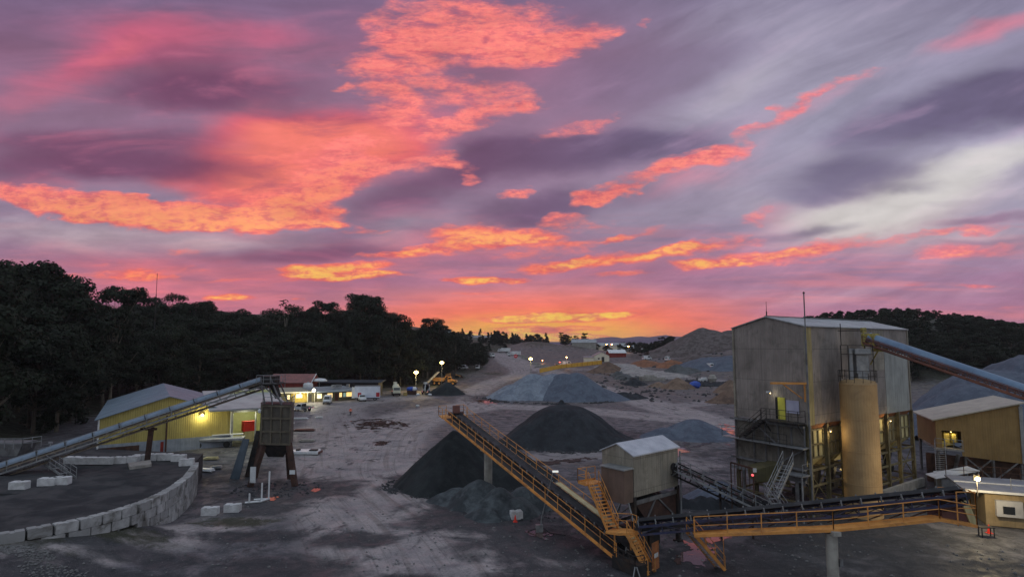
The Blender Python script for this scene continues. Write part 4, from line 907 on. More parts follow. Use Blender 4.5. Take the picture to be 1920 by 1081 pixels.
# front wall with opening (four pieces)
def ztop(a): return zl+(zr_-zl)*a
mb = MB()
mb.quad(V3(Q2(0, 0), 4.0), V3(Q2(.07, 0), 4.0), V3(Q2(.07, 0), ztop(.07)), V3(Q2(0, 0), zl))
mb.quad(V3(Q2(.07, 0), 6.0), V3(Q2(.30, 0), 6.0), V3(Q2(.30, 0), ztop(.30)), V3(Q2(.07, 0), ztop(.07)))
mb.quad(V3(Q2(.30, 0), 3.2), V3(Q2(1, 0), zb_r), V3(Q2(1, 0), zr_), V3(Q2(.30, 0), ztop(.30)))
mb.quad(V3(Q2(1, 0), zb_r), V3(Q2(1.0, 9), zb_r), V3(Q2(1.0, 9), zr_), V3(Q2(1, 0), zr_))
mb.quad(V3(Q2(0, 0), 4.0), V3(Q2(0, 9), 4.0), V3(Q2(0, 9), zl), V3(Q2(0, 0), zl)); mb.quad(V3(Q2(0, 9), 3.5), V3(Q2(1, 9), 3.5), V3(Q2(1, 9), zr_), V3(Q2(0, 9), zl))
mb.build('wall', M_tan, cr)
slabface([V3(Q2(-.05, -.5), zl-.0), V3(Q2(1.04, -.5), zr_+.22), V3(Q2(1.04, 9.4), zr_+.22), V3(Q2(-.05, 9.4), zl)], .14, (0, 0, 1), mat('cream_roof', (180,174,158), (148,142,130), .5, .1, .8), 'roof', cr)
MB().box(V3(Q2(1.0, -.12), 5.9), (.34, .12, 6.3), rz=math.atan2((q10-q00).y, (q10-q00).x)).build('corner_flashing', M_galv, cr)
mb = MB(); mb.slab([V3(Q2(-.02, -.2), 4.05), V3(Q2(.32, -.2), 3.9), V3(Q2(.32, 6), 3.9), V3(Q2(-.02, 6), 4.05)], .2); mb.build('floor', M_conc, cr)
mb = MB(); mb.box(V3(Q2(.16, 1.6), 4.9), (1.2, 1.2, 1.4)); mb.tube(V3(Q2(.24, .9), 4.6), V3(Q2(.24, .9), 5.6), .35, 10); mb.box(V3(Q2(.1, 1.0), 4.4), (.6, .6, .6)); mb.build('machinery', MATS['yellow_steel'], cr)
rails_path([V3(Q2(-.02, -.15), 4.05), V3(Q2(.31, -.15), 3.9)], step=.8).build('handrail', M_galv, cr)
for a in (.02, .34, .66, .98):
    for b in (.2, 8.6): MB().beam(V3(Q2(a, b), 4.2), V3(Q2(a, b), 0), .22, .22).build('leg', M_steel, cr)
mb = MB(); 
for a0, a1 in ((.34, .66), (.98, .66), (.66, .34)): mb.beam(V3(Q2(a0, .1), 3.1), V3(Q2(a1, .12), .6), .14, .14)
mb.beam(V3(Q2(.25, -.2), 3.4), V3(Q2(.2, .6), .8), .28, .28); mb.build('bracing', M_steel, cr)
stair(cr, V3(Q2(.03, -.3), 4.0), V3(Q2(-.05, -3.2), .1), 1.0, M_galv)
mb = MB(); mb.slab([V3(Q2(-.12, .5), 0), V3(Q2(1.05, .8), 0), V3(Q2(1.05, .8), 2.6), V3(Q2(-.12, .5), 3.3)], .3, V3(wv)); mb.build('rear_wall', M_rust, cr)
sgp = V3(Q2(-.1, -3.3), 1.6); MB().box(sgp, (.9, .06, .6)).beam(sgp-up*.3, sgp-up*1.6, .05, .05).build('sign_board', M_white, cr)

# ================================================================ control hut, lower right corner
hq = [T(1850, 985), T(1935, 1018)]; h0 = Vector((hq[0].x, hq[0].y)); hd = Vector((1, -.42)).normalized(); hb = Vector((.42, 1)).normalized()
hut = thing('control_hut', 'low buff control hut with flat pale roof and white window box, lower right corner', 'hut', V3(h0))
def H2(a, b): return h0+hd*a+hb*b
M_buff = mat('buff_wall', (150,132,102), (124,110,86), .8, 0, 1, streak=.35)
qbox(MB(), [H2(0, 0), H2(9, 0), H2(9, 6), H2(0, 6)], 0, 2.9).build('wall', M_buff, hut)
qbox(MB(), [H2(-1.6, -.35), H2(9.4, -.35), H2(9.4, 6.4), H2(-1.6, 6.4)], 2.92, 3.06).build('roof', mat('hut_roof', (150,152,160), (122,124,134), .5, .2, .8, stripe=.01, sp=.3), hut)
mb = MB(); mb.beam(V3(H2(-1.6, -.38), 2.98), V3(H2(9.4, -.38), 2.98), .05, .2); mb.beam(V3(H2(-1.6, 3), 3.12), V3(H2(9.4, 3), 3.12), .18, .1); mb.build('fascia', M_white, hut)
wb = qbox(MB(), [H2(.7, -.45), H2(2.6, -.45), H2(2.6, -.003), H2(.7, -.003)], .95, 2.3).build('window_box', mat('grey_white', (178,178,180), (150,150,152), .6), hut)
MB().slab([V3(H2(1.15, -.46), 1.2), V3(H2(2.0, -.46), 1.2), V3(H2(2.0, -.46), 1.85), V3(H2(1.15, -.46), 1.85)], .02, V3(-hb)).build('pane', M_glass, wb)
qbox(MB(), [H2(3.5, -.4), H2(4.6, -.4), H2(4.6, -.003), H2(3.5, -.003)], 1.0, 1.8).build('cooler_unit', M_galv, hut)
mb = MB(); mb.tube(V3(H2(2.2, .8), 3.05), V3(H2(2.2, .8), 4.1), .03, 6); mb.tube(V3(H2(2.2, .8), 4.0), V3(H2(6, .8), 3.9), .025, 5); mb.tube(V3(H2(6, .8), 3.05), V3(H2(6, .8), 4.0), .03, 6); mb.build('roof_rail', M_galv, hut)
rails_path([V3(H2(-1.5, 6.2), 3.05), V3(H2(9, 6.2), 3.05)], step=1.6).build('roof_rail', M_rust, hut)
# yellow floodlight on a short arm above the hut
def lamp_light(p, e, c=(1, .80, .42), size=.12, name='light'):
    l = bpy.data.lights.new('lamp_light', 'POINT'); l.energy = e; l.color = c; l.shadow_soft_size = size
    o = bpy.data.objects.new('lamp_light', l); COL.objects.link(o); o.location = p; return o
E_warm = emat('lit_lamp_warm', (255,214,120), 16.0); E_white = emat('lit_lamp_white', (255,248,226), 14.0)
def bulkhead(name, label, p, post_to, glow, e, c, r=.16, cat='floodlight'):
    t = thing(name, label, cat, post_to)
    MB().beam(Vector(post_to)+Vector((0, .12, 0)), Vector(p)+Vector((0, .12, -.1)), .06, .06).build('post', M_dsteel, t)
    MB().box(Vector(p)+Vector((0, .14, .1)), (r*2.6, .12, r*2.2)).build('housing', M_dsteel, t)
    MB().lathe(p, [(0, -r), (r*.8, -r*.6), (r, 0), (r*.8, r*.6), (0, r)], 12).build('bulb', glow, t)
    lamp_light(Vector(p)+Vector((0, -.45, -.25)), e, c); return t
bulkhead('floodlight', 'bright yellow floodlight above the roof corner of the buff control hut', D(1833, 897, 53.5), Vector((D(1833, 897, 53.5).x, 53.5, 3.06)), E_warm, 900, (1, .78, .42), .2)
def work_light(par, p, e, c=(1, .76, .38)):
    MB().box(Vector(p)+Vector((0, .08, .08)), (.3, .12, .2)).build('lamp_housing', M_dsteel, par); MB().lathe(p, [(0, -.04), (.04, 0), (0, .04)], 8).build('work_lamp', E_warm, par); lamp_light(Vector(p)-Vector((0, .3, .1)), e, c, .08)
work_light(tower, V3(B2(3.3, -.45), 7.7), 45); work_light(tower, V3(B2(9.6, -.45), 7.7), 30); work_light(tower, V3(B2(16.6, -.45), 7.7), 45); work_light(tower, V3(B2(3.2, 1.6), 3.1), 35); work_light(tower, V3(B2(9.0, 1.6), 3.1), 35); work_light(tower, V3(B2(17.5, 1.6), 3.1), 35)
work_light(cr, V3(Q2(.2, .6), 5.8), 35)
work_light(tower, V3(B2(-.35, 3.9), 11.2), 7, (1, .95, .7))
# concrete low walls, tank and clutter left of the hut
def loosebox(name, label, cat, P, z0, z1, m, group=None):
    c = sum((V3(p) for p in P), Vector())/len(P); o = qbox(MB(), [Vector((p[0], p[1])) for p in P], z0, z1).build(name, m, loc=(c.x, c.y, z0), bevel=.03); return tag(o, label, cat, group)
p = T(1795, 925); t = thing('pump_shed', 'small open pale lean-to shed between the silo and the hut roof', 'shed', p)
a, b = p+Vector((-2.2, 0, 0)), p+Vector((2.0, -.8, 0))
mb = MB(); mb.slab([a+up*1.6, b+up*2.6, b+Vector((.5, 2.5, 2.6)), a+Vector((.5, 2.5, 1.6))], .07); mb.build('roof', M_white, t)
[MB().beam(x, x+up*h, .08, .08).build('post', M_galv, t) for x, h in ((a+Vector((.1,.1,0)), 1.6), (b+Vector((-.1,.1,0)), 2.55), (a+Vector((.5, 2.4, 0)), 1.6), (b+Vector((.4, 2.4, 0)), 2.55))]
MB().box(p+Vector((0, 1.2, .7)), (2.4, 1.2, 1.4)).build('tank', M_galv, t)
# table and cone near the hut
tp = T(1850, 1006); t = thing('work_bench', 'small dark steel bench standing on the ground in front of the hut', 'bench', tp)
MB().box(tp+up*.78, (1.15, .55, .06)).build('top', M_dsteel, t)
for dx in (-.5, .5):
    for dy in (-.2, .2): MB().beam(tp+Vector((dx, dy, 0)), tp+Vector((dx, dy, .76)), .06, .06).build('leg', M_dsteel, t)
cp_ = T(1855, 999); t = thing('traffic_cone', 'red cone against the hut wall behind the dark bench', 'cone', cp_)
MB().tube(cp_+up*.04, cp_+up*.72, .17, 14, .03).build('cone', mat('red_plastic', (226,64,48), (200,50,40), .5), t); MB().box(cp_+up*.02, (.45, .45, .04)).build('base', MATS['red_plastic'], t)

# ================================================================ stockpiles
def pilemat(name, c1, c2, sc=1.5, rough=.9):
    if name in MATS: return MATS[name]
    m = bpy.data.materials.new(name); m.use_nodes = True; b = m.node_tree.nodes['Principled BSDF']; k = NB(m.node_tree)
    pos = k.n('ShaderNodeNewGeometry').outputs['Position']
    n1 = k.noise(pos, .35, 5, .6, dist=.7); n2 = k.noise(pos, sc*3, 5, .7); n3 = k.noise(k.vm('MULTIPLY', pos, (1, 1, .25)), 1.3, 4, .6)
    c = k.mix(k.ss(n1, .38, .62), s2l(c1)+(1,), s2l(c2)+(1,))
    c = k.mix(k.m('MULTIPLY', k.ss(n3, .5, .7), .4), c, tuple(min(1, x*1.5) for x in s2l(c1))+(1,))
    c = k.mix(k.m('MULTIPLY', k.ss(n2, .4, .7), .35), c, tuple(x*.5 for x in s2l(c2))+(1,))
    k.link(c, b.inputs['Base Color']); b.inputs['Roughness'].default_value = rough; b.inputs['Specular IOR Level'].default_value = .2
    bp = k.n('ShaderNodeBump'); bp.inputs['Strength'].default_value = .8; k.val(bp.inputs['Height'], k.m('ADD', k.m('MULTIPLY', n2, .10), k.m('MULTIPLY', n3, .15))); k.link(bp.outputs[0], b.inputs['Normal'])
    MATS[name] = m; return m
P_black = pilemat('black_fines', (46,50,52), (34,37,40))
P_dark = pilemat('dark_gravel', (52,55,60), (40,42,47))
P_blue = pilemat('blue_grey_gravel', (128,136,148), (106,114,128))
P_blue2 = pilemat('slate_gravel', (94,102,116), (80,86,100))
P_grey = pilemat('grey_rubble', (92,94,96), (70,72,74), 1.0)
P_brown = pilemat('brown_soil', (112,92,80), (88,72,64))
P_tan = pilemat('tan_soil', (128,108,94), (100,84,74))
P_pale = pilemat('pale_crushed_rock', (158,152,150), (128,124,124))
P_slope = pilemat('overburden', (104,96,96), (74,66,64), .6)
def pile(name, label, cones, m, step=None, lump=.10, sharp=.0, group=None, cat='stockpile', seed=0, pw=1.0, kind=None):
    """cones: (x, y, radius, height[, flat-top 0..1]) joined into one heap that sits on the terrain"""
    x0 = min(c[0]-c[2]*1.25 for c in cones); x1 = max(c[0]+c[2]*1.25 for c in cones)
    y0 = min(c[1]-c[2]*1.25 for c in cones); y1 = max(c[1]+c[2]*1.25 for c in cones)
    step = step or max(.18, (x1-x0)/110)
    xs = np.arange(x0, x1+step, step); ys = np.arange(y0, y1+step, step); X, Y = np.meshgrid(xs, ys)
    Z = np.full(X.shape, -9.0)
    for i, c in enumerate(cones):
        cx, cy, r, h = c[:4]; ft = c[4] if len(c) > 4 else .03
        dx, dy = X-cx, Y-cy; dd = np.hypot(dx, dy)+1e-6
        ang = np.arctan2(dy, dx); rn = 1+.16*fbm(np.cos(ang)*2+5+i, np.sin(ang)*2+i*3.3, 3, seed+i*7)*2
        q_ = dd/(r*rn)
        q_ = np.where(q_ < ft*2, ft+q_*q_/(4*ft+1e-6)-0.0, q_)      # rounded tip
        Z = np.maximum(Z, h*(1-q_**pw)/(1-ft**pw))
    Z = Z + np.minimum(.12*cones[0][3], .5)*fbm(np.arctan2(Y-cones[0][1], X-cones[0][0])*6, np.hypot(X-cones[0][0], Y-cones[0][1])*.12, 3, seed+80)*sstep(Z, 0, cones[0][3]*.4)*sstep(Z, cones[0][3], cones[0][3]*.6)
    Z = Z + lump*(fbm(X/1.3, Y/1.3, 4, seed+50)*1.6) + lump*2.2*fbm(X/5, Y/5, 3, seed+60)
    B = hf(X, Y); Zw = B+Z
    keep = Z > -.35
    ny, nx = X.shape; idx = np.arange(ny*nx).reshape(ny, nx)
    q4 = np.stack([idx[:-1, :-1], idx[:-1, 1:], idx[1:, 1:], idx[1:, :-1]], -1).reshape(-1, 4)
    kk = keep.ravel(); ok = kk[q4].all(1); q4 = q4[ok]
    used = np.unique(q4); remap = np.full(ny*nx, -1); remap[used] = np.arange(len(used))
    cx, cy = cones[0][0], cones[0][1]; cz = hz(cx, cy)
    co = np.stack([X.ravel()[used]-cx, Y.ravel()[used]-cy, Zw.ravel()[used]-cz], -1)
    me = bpy.data.meshes.new(name); me.from_pydata(co.tolist(), [], remap[q4].tolist()); me.update(); me.materials.append(m)
    me.shade_smooth()
    o = bpy.data.objects.new(name, me); COL.objects.link(o); o.location = (cx, cy, cz)
    return tag(o, label, cat, group, kind)
pile('gravel_pile', 'near black conical pile under the head of the orange stacker', [(-6.9, 74, 7.5, 5.9), (-1.5, 76.5, 7.0, 4.3)], P_black, lump=.05, seed=1)
pile('spoil_heap', 'low lumpy dark grey heap around the foot of the stacker column', [(-3.2, 63.6, 3.4, 2.2, .2), (-1.2, 61.3, 2.9, 2.1, .12), (.4, 60.2, 2.5, 1.6, .2), (-5.6, 65.6, 3.0, 1.2, .2), (1.6, 63, 3.2, 1.7, .2), (-2.2, 58.8, 1.8, 1.0, .2)], pilemat('slate_fines', (88,94,98), (56,60,64), 1.0), lump=.3, seed=2, pw=.9)
pile('gravel_pile', 'large black pile with a knob on its peak, behind the middle of the orange stacker', [(8.9, 104.5, 10.2, 5.9, .3), (8.4, 105, 1.9, 6.7, .5), (14.0, 103.5, 6.6, 2.8, .1), (3.0, 101, 5.6, 3.2, .12), (10.5, 101, 7.0, 3.8, .2), (6.2, 99.6, 5.0, 3.0, .25)], P_dark, lump=.14, seed=3)
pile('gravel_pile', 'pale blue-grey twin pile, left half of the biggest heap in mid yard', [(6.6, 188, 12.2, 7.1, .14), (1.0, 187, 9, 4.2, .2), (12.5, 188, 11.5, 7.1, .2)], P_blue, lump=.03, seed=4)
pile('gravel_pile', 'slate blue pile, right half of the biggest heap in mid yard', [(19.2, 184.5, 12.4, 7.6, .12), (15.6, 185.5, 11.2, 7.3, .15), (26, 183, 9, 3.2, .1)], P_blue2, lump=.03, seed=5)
pile('spoil_heap', 'low black rubble at the right toe of the slate blue pile', [(33.5, 184, 5.5, 2.0, .2), (29, 181, 4.5, 1.2, .2), (37, 186, 3.5, 1.2, .2)], P_dark, lump=.4, seed=6)
pile('gravel_pile', 'low slate blue mound left of the screening house, beside pink puddles', [(32.0, 110, 7.2, 2.9, .16), (27, 109.4, 4.5, 1.5, .2)], P_blue2, lump=.04, seed=7)
pile('gravel_pile', 'small slate blue pile seen under the sloping feed conveyor', [(21.6, 65.2, 3.8, 1.9, .1)], P_blue2, lump=.05, seed=8)
pile('rubble_bank', 'dark rubble bank beneath the sloping feed conveyor', [(x, 62.4+random.uniform(-.4, .4), random.uniform(.9, 1.5), random.uniform(.5, 1.0), .3) for x in np.arange(17.0, 26, .9)], P_dark, lump=.35, seed=9, step=.2)
pile('gravel_pile', 'small black pile in front of the orange dump truck', [(-20.9, 200, 6.2, 3.9, .06), (-24, 199, 4, 1.4, .1)], P_black, lump=.06, seed=10)
pile('spoil_heap', 'huge grey conical overburden heap on the skyline left of the screening house', [(108, 352, 34, 13.6, .03), (128, 360, 34, 10.5, .1), (90, 354, 24, 4.5, .2)], P_slope, lump=.35, seed=12)
big = [(80, 108, 14, 8.6, .25), (88, 112, 18, 11.6, .3), (100, 116, 22, 14.2, .3), (112, 118, 24, 14.6, .35), (128, 118, 26, 14.4, .35), (146, 116, 26, 14, .35)]
pile('gravel_pile', 'broad slate blue stockpile with worn faces behind the tan crusher shed', big, P_blue2, lump=.5, seed=13)
def pj(u, v, r, h, ft=.1):                              # a cone whose front foot is seen at pixel (u, v)
    p = T(u, v); n = Vector((p.x, p.y)).normalized(); c = Vector((p.x, p.y))+n*r*.9; return (c.x, c.y, r, h, ft)
mid = [('brown soil pile behind the white gabled site hut', [pj(1140, 699, 8, 4.2), pj(1120, 700, 5, 2)], P_brown),
 ('dark pile beside the pale concrete blocks in the middle distance', [pj(1190, 723, 5, 2.4)], P_dark),
 ('grey-brown pile with a sharp peak in front of the blue tarp', [pj(1270, 730, 6.2, 4.0), pj(1235, 726, 4.5, 1.8)], P_tan),
 ('orange-brown low pile left of the dark tree clump', [pj(1208, 688, 9, 2.6)], pilemat('orange_soil', (142,98,74), (112,78,62))),
 ('orange-brown small pile below the dark tree clump', [pj(1258, 689, 8, 2.8)], MATS['orange_soil']),
 ('grey pile in front of the orange-brown soil piles', [pj(1268, 702, 7, 3.4, .15), pj(1290, 700, 6, 1.8)], P_grey),
 ('brown pile at the left edge of the screening house, front one', [pj(1366, 757, 5.5, 3.4), pj(1350, 757, 4, 1.6)], P_brown),
 ('dull brown pile at the left edge of the screening house, rear one', [pj(1372, 738, 6, 4.2), pj(1392, 738, 6, 4)], P_tan),
 ('flat slate blue heap left of the screening house roofline', [pj(1330, 694, 15, 3.2, .4), pj(1370, 694, 14, 3.8, .4)], P_blue2),
 ('pale crushed rock tongue in the far yard', [pj(1160, 694, 12, 1.8, .3), pj(1185, 700, 9, 1.4, .3)], P_pale),
 ('low pale rock spread behind the grey-brown pile', [pj(1225, 708, 12, 1.0, .4), pj(1255, 709, 8, .8, .4)], P_pale),
 ('low grey rubble heap right of the brown soil pile', [pj(1172, 712, 5, 2, .2), pj(1160, 706, 4, 2, .2), pj(1196, 714, 5, 1.4, .2)], P_grey),
 ('dark rubble strip by the far right haul road', [pj(1300, 722, 5, 1.4, .3), pj(1325, 724, 5, 1.2, .3), pj(1345, 724, 5, 1.4, .3)], P_dark),
 ('grey rubble strip below the big overburden heap', [pj(1300, 682, 12, 2.4, .4), pj(1350, 684, 12, 2.4, .4)], P_slope)]
for i, (lb, cn, m) in enumerate(mid): pile('spoil_heap', lb, cn, m, lump=.28, seed=30+i, step=.35)
# gravel at the toes of the block wall and bottom left corner
def rocks(name, label, areas, n, s0, s1, m, seed, kind='stuff'):
    rnd = random.Random(seed); mb = MB()
    for _ in range(n):
        cx, cy, rx, ry = rnd.choice(areas); a = rnd.uniform(0, 6.28); r = math.sqrt(rnd.random())
        x, y = cx+rx*r*math.cos(a), cy+ry*r*math.sin(a); z = hz(x, y); s = rnd.uniform(s0, s1)*(1+.6*rnd.random())
        pts = []
        for (px, py, pz) in ((1,0,0),(-1,0,0),(0,1,0),(0,-1,0),(0,0,1),(0,0,-1)):
            pts.append(Vector((x, y, z+s*.2))+Vector((px, py, pz*.7))*s*rnd.uniform(.7, 1.3))
        mb.add(pts, [(0,2,4),(2,1,4),(1,3,4),(3,0,4),(2,0,5),(1,2,5),(3,1,5),(0,3,5)])
    o = mb.build(name, m); return tag(o, label, 'gravel', kind=kind)
M_rock = mat('loose_rock', (132,130,130), (92,92,94), .9, 0, 2.0, island=.8, bump=.02)
rocks('loose_gravel', 'pale loose rocks beside the road in the bottom left corner', [(-24, 41, 4, 1.6), (-29, 41.5, 3, 1.4), (-17, 40.2, 3, 1.0), (-33, 43, 2, 1.0)], 1700, .03, .09, M_rock, 5)
rocks('scattered_stones', 'small stones scattered over the yard', [(0, 70, 60, 40), (-10, 50, 26, 12), (20, 48, 20, 10), (30, 140, 60, 50)], 1400, .03, .11, M_rock, 6)
rocks('rubble_stones', 'dark stones around the stacker foot and spoil heaps', [(0, 61, 5, 4), (14, 58, 8, 4), (33, 184, 6, 3), (22, 62.5, 6, 1.5), (-26, 70, 5, 4)], 900, .04, .14, mat('dark_rock', (72,72,76), (50,50,54), .9, island=.7), 7)

def toe(name, label, cx, cy, r, n, m, seed, s0=.04, s1=.13):
    rnd = random.Random(seed); ar = [(cx+r*math.cos(a)*rnd.uniform(.92, 1.12), cy+r*math.sin(a)*rnd.uniform(.92, 1.12), .7, .7) for a in [rnd.uniform(3.1, 6.4) for _ in range(60)]]
    rocks(name, label, ar, n, s0, s1, m, seed)
toe('toe_stones', 'black stones rolled to the foot of the near black pile', -6.9, 74, 7.6, 800, MATS['dark_rock'], 51)
toe('toe_stones', 'black stones rolled to the foot of the large black pile', 9, 103.5, 10.3, 700, MATS['dark_rock'], 52, .06, .2)
toe('toe_stones', 'grey stones rolled to the foot of the twin pale pile', 12, 187, 20, 500, MATS['dark_rock'], 53, .1, .3)
rocks('boulders', 'boulders and broken rock strewn over the far yard', [(75, 250, 50, 60), (60, 190, 30, 25), (95, 300, 40, 30), (40, 230, 20, 30)], 380, .15, .6, MATS['dark_rock'], 33)
rocks('boulders', 'pale broken rock strewn over the far yard', [(75, 230, 45, 40), (62, 260, 20, 20)], 160, .15, .5, M_rock, 34)
# ================================================================ puddles reflecting the sky
def puddle(pts_uv, seed=0):
    """broken pool: cells of a fine grid kept where an elongated spot plus noise is high"""
    P = [T(u, v) for u, v in pts_uv]; A = np.array([[p.x, p.y] for p in P]); c = A.mean(0)
    C_ = np.cov((A-c).T)+np.eye(2)*.02; ev, evec = np.linalg.eigh(C_); sd = np.sqrt(ev)*1.7
    R_ = float(sd.max())*1.25; st = max(.10, R_/60)
    xs = np.arange(-R_, R_+st, st); X_, Y_ = np.meshgrid(xs, xs); e1 = X_*evec[0, 0]+Y_*evec[1, 0]; e2 = X_*evec[0, 1]+Y_*evec[1, 1]
    f = 1-np.hypot(e1/sd[0], e2/sd[1])**1.6 + 3.4*fbm((X_+c[0])*1.1, (Y_+c[1])*.9, 5, 90+seed, .62)
    keep = f > .24; ny, nx = X_.shape; idx = np.arange(ny*nx).reshape(ny, nx)
    q4 = np.stack([idx[:-1, :-1], idx[:-1, 1:], idx[1:, 1:], idx[1:, :-1]], -1).reshape(-1, 4); q4 = q4[keep.ravel()[q4].all(1)]
    if len(q4) < 3: return
    used = np.unique(q4); mp = np.full(ny*nx, -1); mp[used] = np.arange(len(used)); gx_, gy_ = X_.ravel()[used]+c[0], Y_.ravel()[used]+c[1]
    z = float(np.mean(hf(gx_, gy_)))+.03
    me = bpy.data.meshes.new('puddle'); me.from_pydata(np.stack([gx_, gy_, np.maximum(hf(gx_, gy_)+.012, z)], -1).tolist(), [], mp[q4].tolist()); me.materials.append(M_water); me.shade_smooth()
    o = bpy.data.objects.new('puddle', me); COL.objects.link(o); tag(o, kind='structure'); return o
M_water = bpy.data.materials.new('muddy_water'); M_water.use_nodes = True; _b = M_water.node_tree.nodes['Principled BSDF']
_b.inputs['Base Color'].default_value = (.10, .06, .055, 1); _b.inputs['Roughness'].default_value = .06; _b.inputs['IOR'].default_value = 1.38
_k = NB(M_water.node_tree); _p = _k.n('ShaderNodeNewGeometry').outputs['Position']; _bp = _k.n('ShaderNodeBump'); _bp.inputs['Strength'].default_value = .12
_k.val(_bp.inputs['Height'], _k.noise(_p, 2.5, 3, .6)); _k.link(_bp.outputs[0], _b.inputs['Normal'])
for i, pts in enumerate([
 [(1262,840),(1290,832),(1285,848),(1266,852)], [(1290,838),(1330,828),(1352,822),(1350,826),(1318,834),(1292,842)],
 [(1348,826),(1372,818),(1375,806),(1352,803),(1338,800),(1350,799),(1372,803),(1382,814),(1372,824),(1352,828)],
 [(895,750),(915,751),(914,753),(896,753)], [(1172,744),(1184,741),(1188,744),(1178,747)], [(668,790),(700,786),(742,790),(748,797),(706,803),(676,800)],
 [(500,934),(516,932),(514,937),(502,938)], [(588,916),(596,914),(596,919),(590,920)],
 [(1275,1040),(1300,1028),(1330,1036),(1310,1052),(1285,1058)], [(1276,1014),(1312,1018),(1316,1026),(1290,1024)], [(1320,1008),(1358,1004),(1352,1014),(1330,1020)],
 [(830,735),(862,733),(858,737),(836,738)], [(980,868),(1090,858),(1100,862),(1000,872)], [(1000,995),(1030,1000),(1018,1006),(1000,1003)], [(1150,700),(1100,694),(1190,712),(1180,712)],
 [(700,832),(724,828),(722,834),(704,836)], [(900,640+112),(960,748),(990,752),(930,756)]]): puddle(pts, i)

# ================================================================ left: raised pad and block wall
ZP = 2.95
wall_uv = [(-60,1008),(0,999),(60,990),(120,979),(180,966),(240,950),(285,933),(325,912),(350,893),(364,876),(366,864)]
wp = [G(u, v, ZP) for u, v in wall_uv]
pad = [Vector((p.x, p.y)) for p in wp]+[Vector((-37.5, 76)), Vector((-52, 79)), Vector((-110, 82)), Vector((-110, 50))]
mbp = MB(); n = len(pad)
cpad = sum(pad, Vector((0, 0)))/n
def padgrid():
    # fan of rings so that the top can undulate
    rings = [0, .2, .4, .55, .7, .8, .88, .95, 1.0]; ang = []
    dense = []
    for i in range(n):
        for j in range(10): dense.append(pad[i].lerp(pad[(i+1) % n], j/10))
    m = len(dense); vs = [];
    for r in rings:
        for p in dense:
            x, y = cpad.x+(p.x-cpad.x)*r, cpad.y+(p.y-cpad.y)*r
            z = ZP-.12+float(fbm(np.array([x/3]), np.array([y/3]), 3, 77)[0])*.5*(1-r**3)
            vs.append((x, y, z))
    fs = [(a*m+i, a*m+(i+1) % m, (a+1)*m+(i+1) % m, (a+1)*m+i) for a in range(1, len(rings)-1) for i in range(m)]
    fs += [tuple(m+i for i in range(m))]
    for p in dense: vs.append((p.x, p.y, -.5))
    L0 = (len(rings)-1)*m
    fs += [(L0+i, L0+(i+1) % m, L0+m+(i+1) % m, L0+m+i) for i in range(m)]
    me = bpy.data.meshes.new('raised_ground'); me.from_pydata(vs, [], fs); me.materials.append(P_padm); o = bpy.data.objects.new('raised_ground', me); COL.objects.link(o); return o
P_padm = pilemat('pad_fines', (42,44,48), (70,69,71), .6)
tag(padgrid(), kind='structure')
def blockmesh(mb, c, rz, L=1.5, H=.75, W_=.75, gap=.03):
    M = Matrix.Rotation(rz, 3, 'Z'); bv = .05
    l, w_, h = L/2-gap, W_/2, H/2-gap*.4
    prof = [(-l+bv, -h), (l-bv, -h), (l, -h+bv), (l, h-bv), (l-bv, h), (.16, h), (.12, h-.05), (-.12, h-.05), (-.16, h), (-l+bv, h), (-l, h-bv), (-l, -h+bv)]
    vs = [Vector(c)+M @ Vector((x, sy*w_, z)) for sy in (-1, 1) for x, z in prof]; k = len(prof)
    mb.add(vs, [tuple(range(k)), tuple(range(2*k-1, k-1, -1))]+[(i, i+k, (i+1) % k+k, (i+1) % k) for i in range(k)])
# resample the wall line at block pitch, one course after another
path = [Vector((p.x, p.y)) for p in wp]
cum = [0]; 
for a, b in zip(path[:-1], path[1:]): cum.append(cum[-1]+(b-a).length)
def along(s):
    s = max(0, min(cum[-1]-1e-4, s))
    for i in range(len(path)-1):
        if s <= cum[i+1]: return path[i].lerp(path[i+1], (s-cum[i])/(cum[i+1]-cum[i]))
bw_ = thing('block_wall', 'long curved retaining wall of stacked pale concrete blocks holding up the dark pad', 'retaining wall', V3(path[5], 0))
rb = random.Random(3)
mb = MB(); pitch = 1.55
for course in range(5):
    z = ZP+.05-.375-course*.75; s = (course % 2)*pitch/2
    while s+pitch <= cum[-1]+.4:
        a, b = along(s), along(min(s+pitch, cum[-1])); c = (a+b)/2; g = hz(c.x, c.y-.5)
        if z+.3 > g:
            blockmesh(mb, (c.x+rb.uniform(-.03, .03), c.y+rb.uniform(-.03, .03), z+rb.uniform(-.02, .02)), math.atan2(b.y-a.y, b.x-a.x)+rb.uniform(-.02, .02))
        s += pitch
mb.build('blocks', M_block, bw_)
# round painted mark on one block
pm = along(cum[-1]*.66); pn = along(cum[-1]*.66+.5); tdir = (pn-pm).normalized(); nrm_ = Vector((tdir.y, -tdir.x)); cm_ = V3(pm+nrm_*.40, ZP-.35)
mb = MB(); tt3 = V3(tdir)
for r0, r1 in ((.30, .34), (.12, .15)):
    for k in range(20):
        a0, a1 = 2*math.pi*k/20, 2*math.pi*(k+1)/20
        e = lambda r, a: cm_+tt3*(r*math.cos(a))+up*(r*math.sin(a))
        mb.quad(e(r0, a0), e(r1, a0), e(r1, a1), e(r0, a1))
mb.build('painted_mark', mat('faded_black', (90,88,88)), bw_)
M_blk1 = mat('pale_block', (212,212,214), (178,178,180), .85, 0, 2.0, dirt=(120,116,110), dirtamt=.35, bump=.01)
def loose_block(p, rz, label, group='loose concrete blocks', L=1.5):
    mb = MB(); blockmesh(mb, Vector(p)+up*.375, rz, L=L); o = mb.build('concrete_block', M_blk1, loc=p); return tag(o, label, 'concrete block', group)
def Gp(u, v, z): return G(u, v, z)
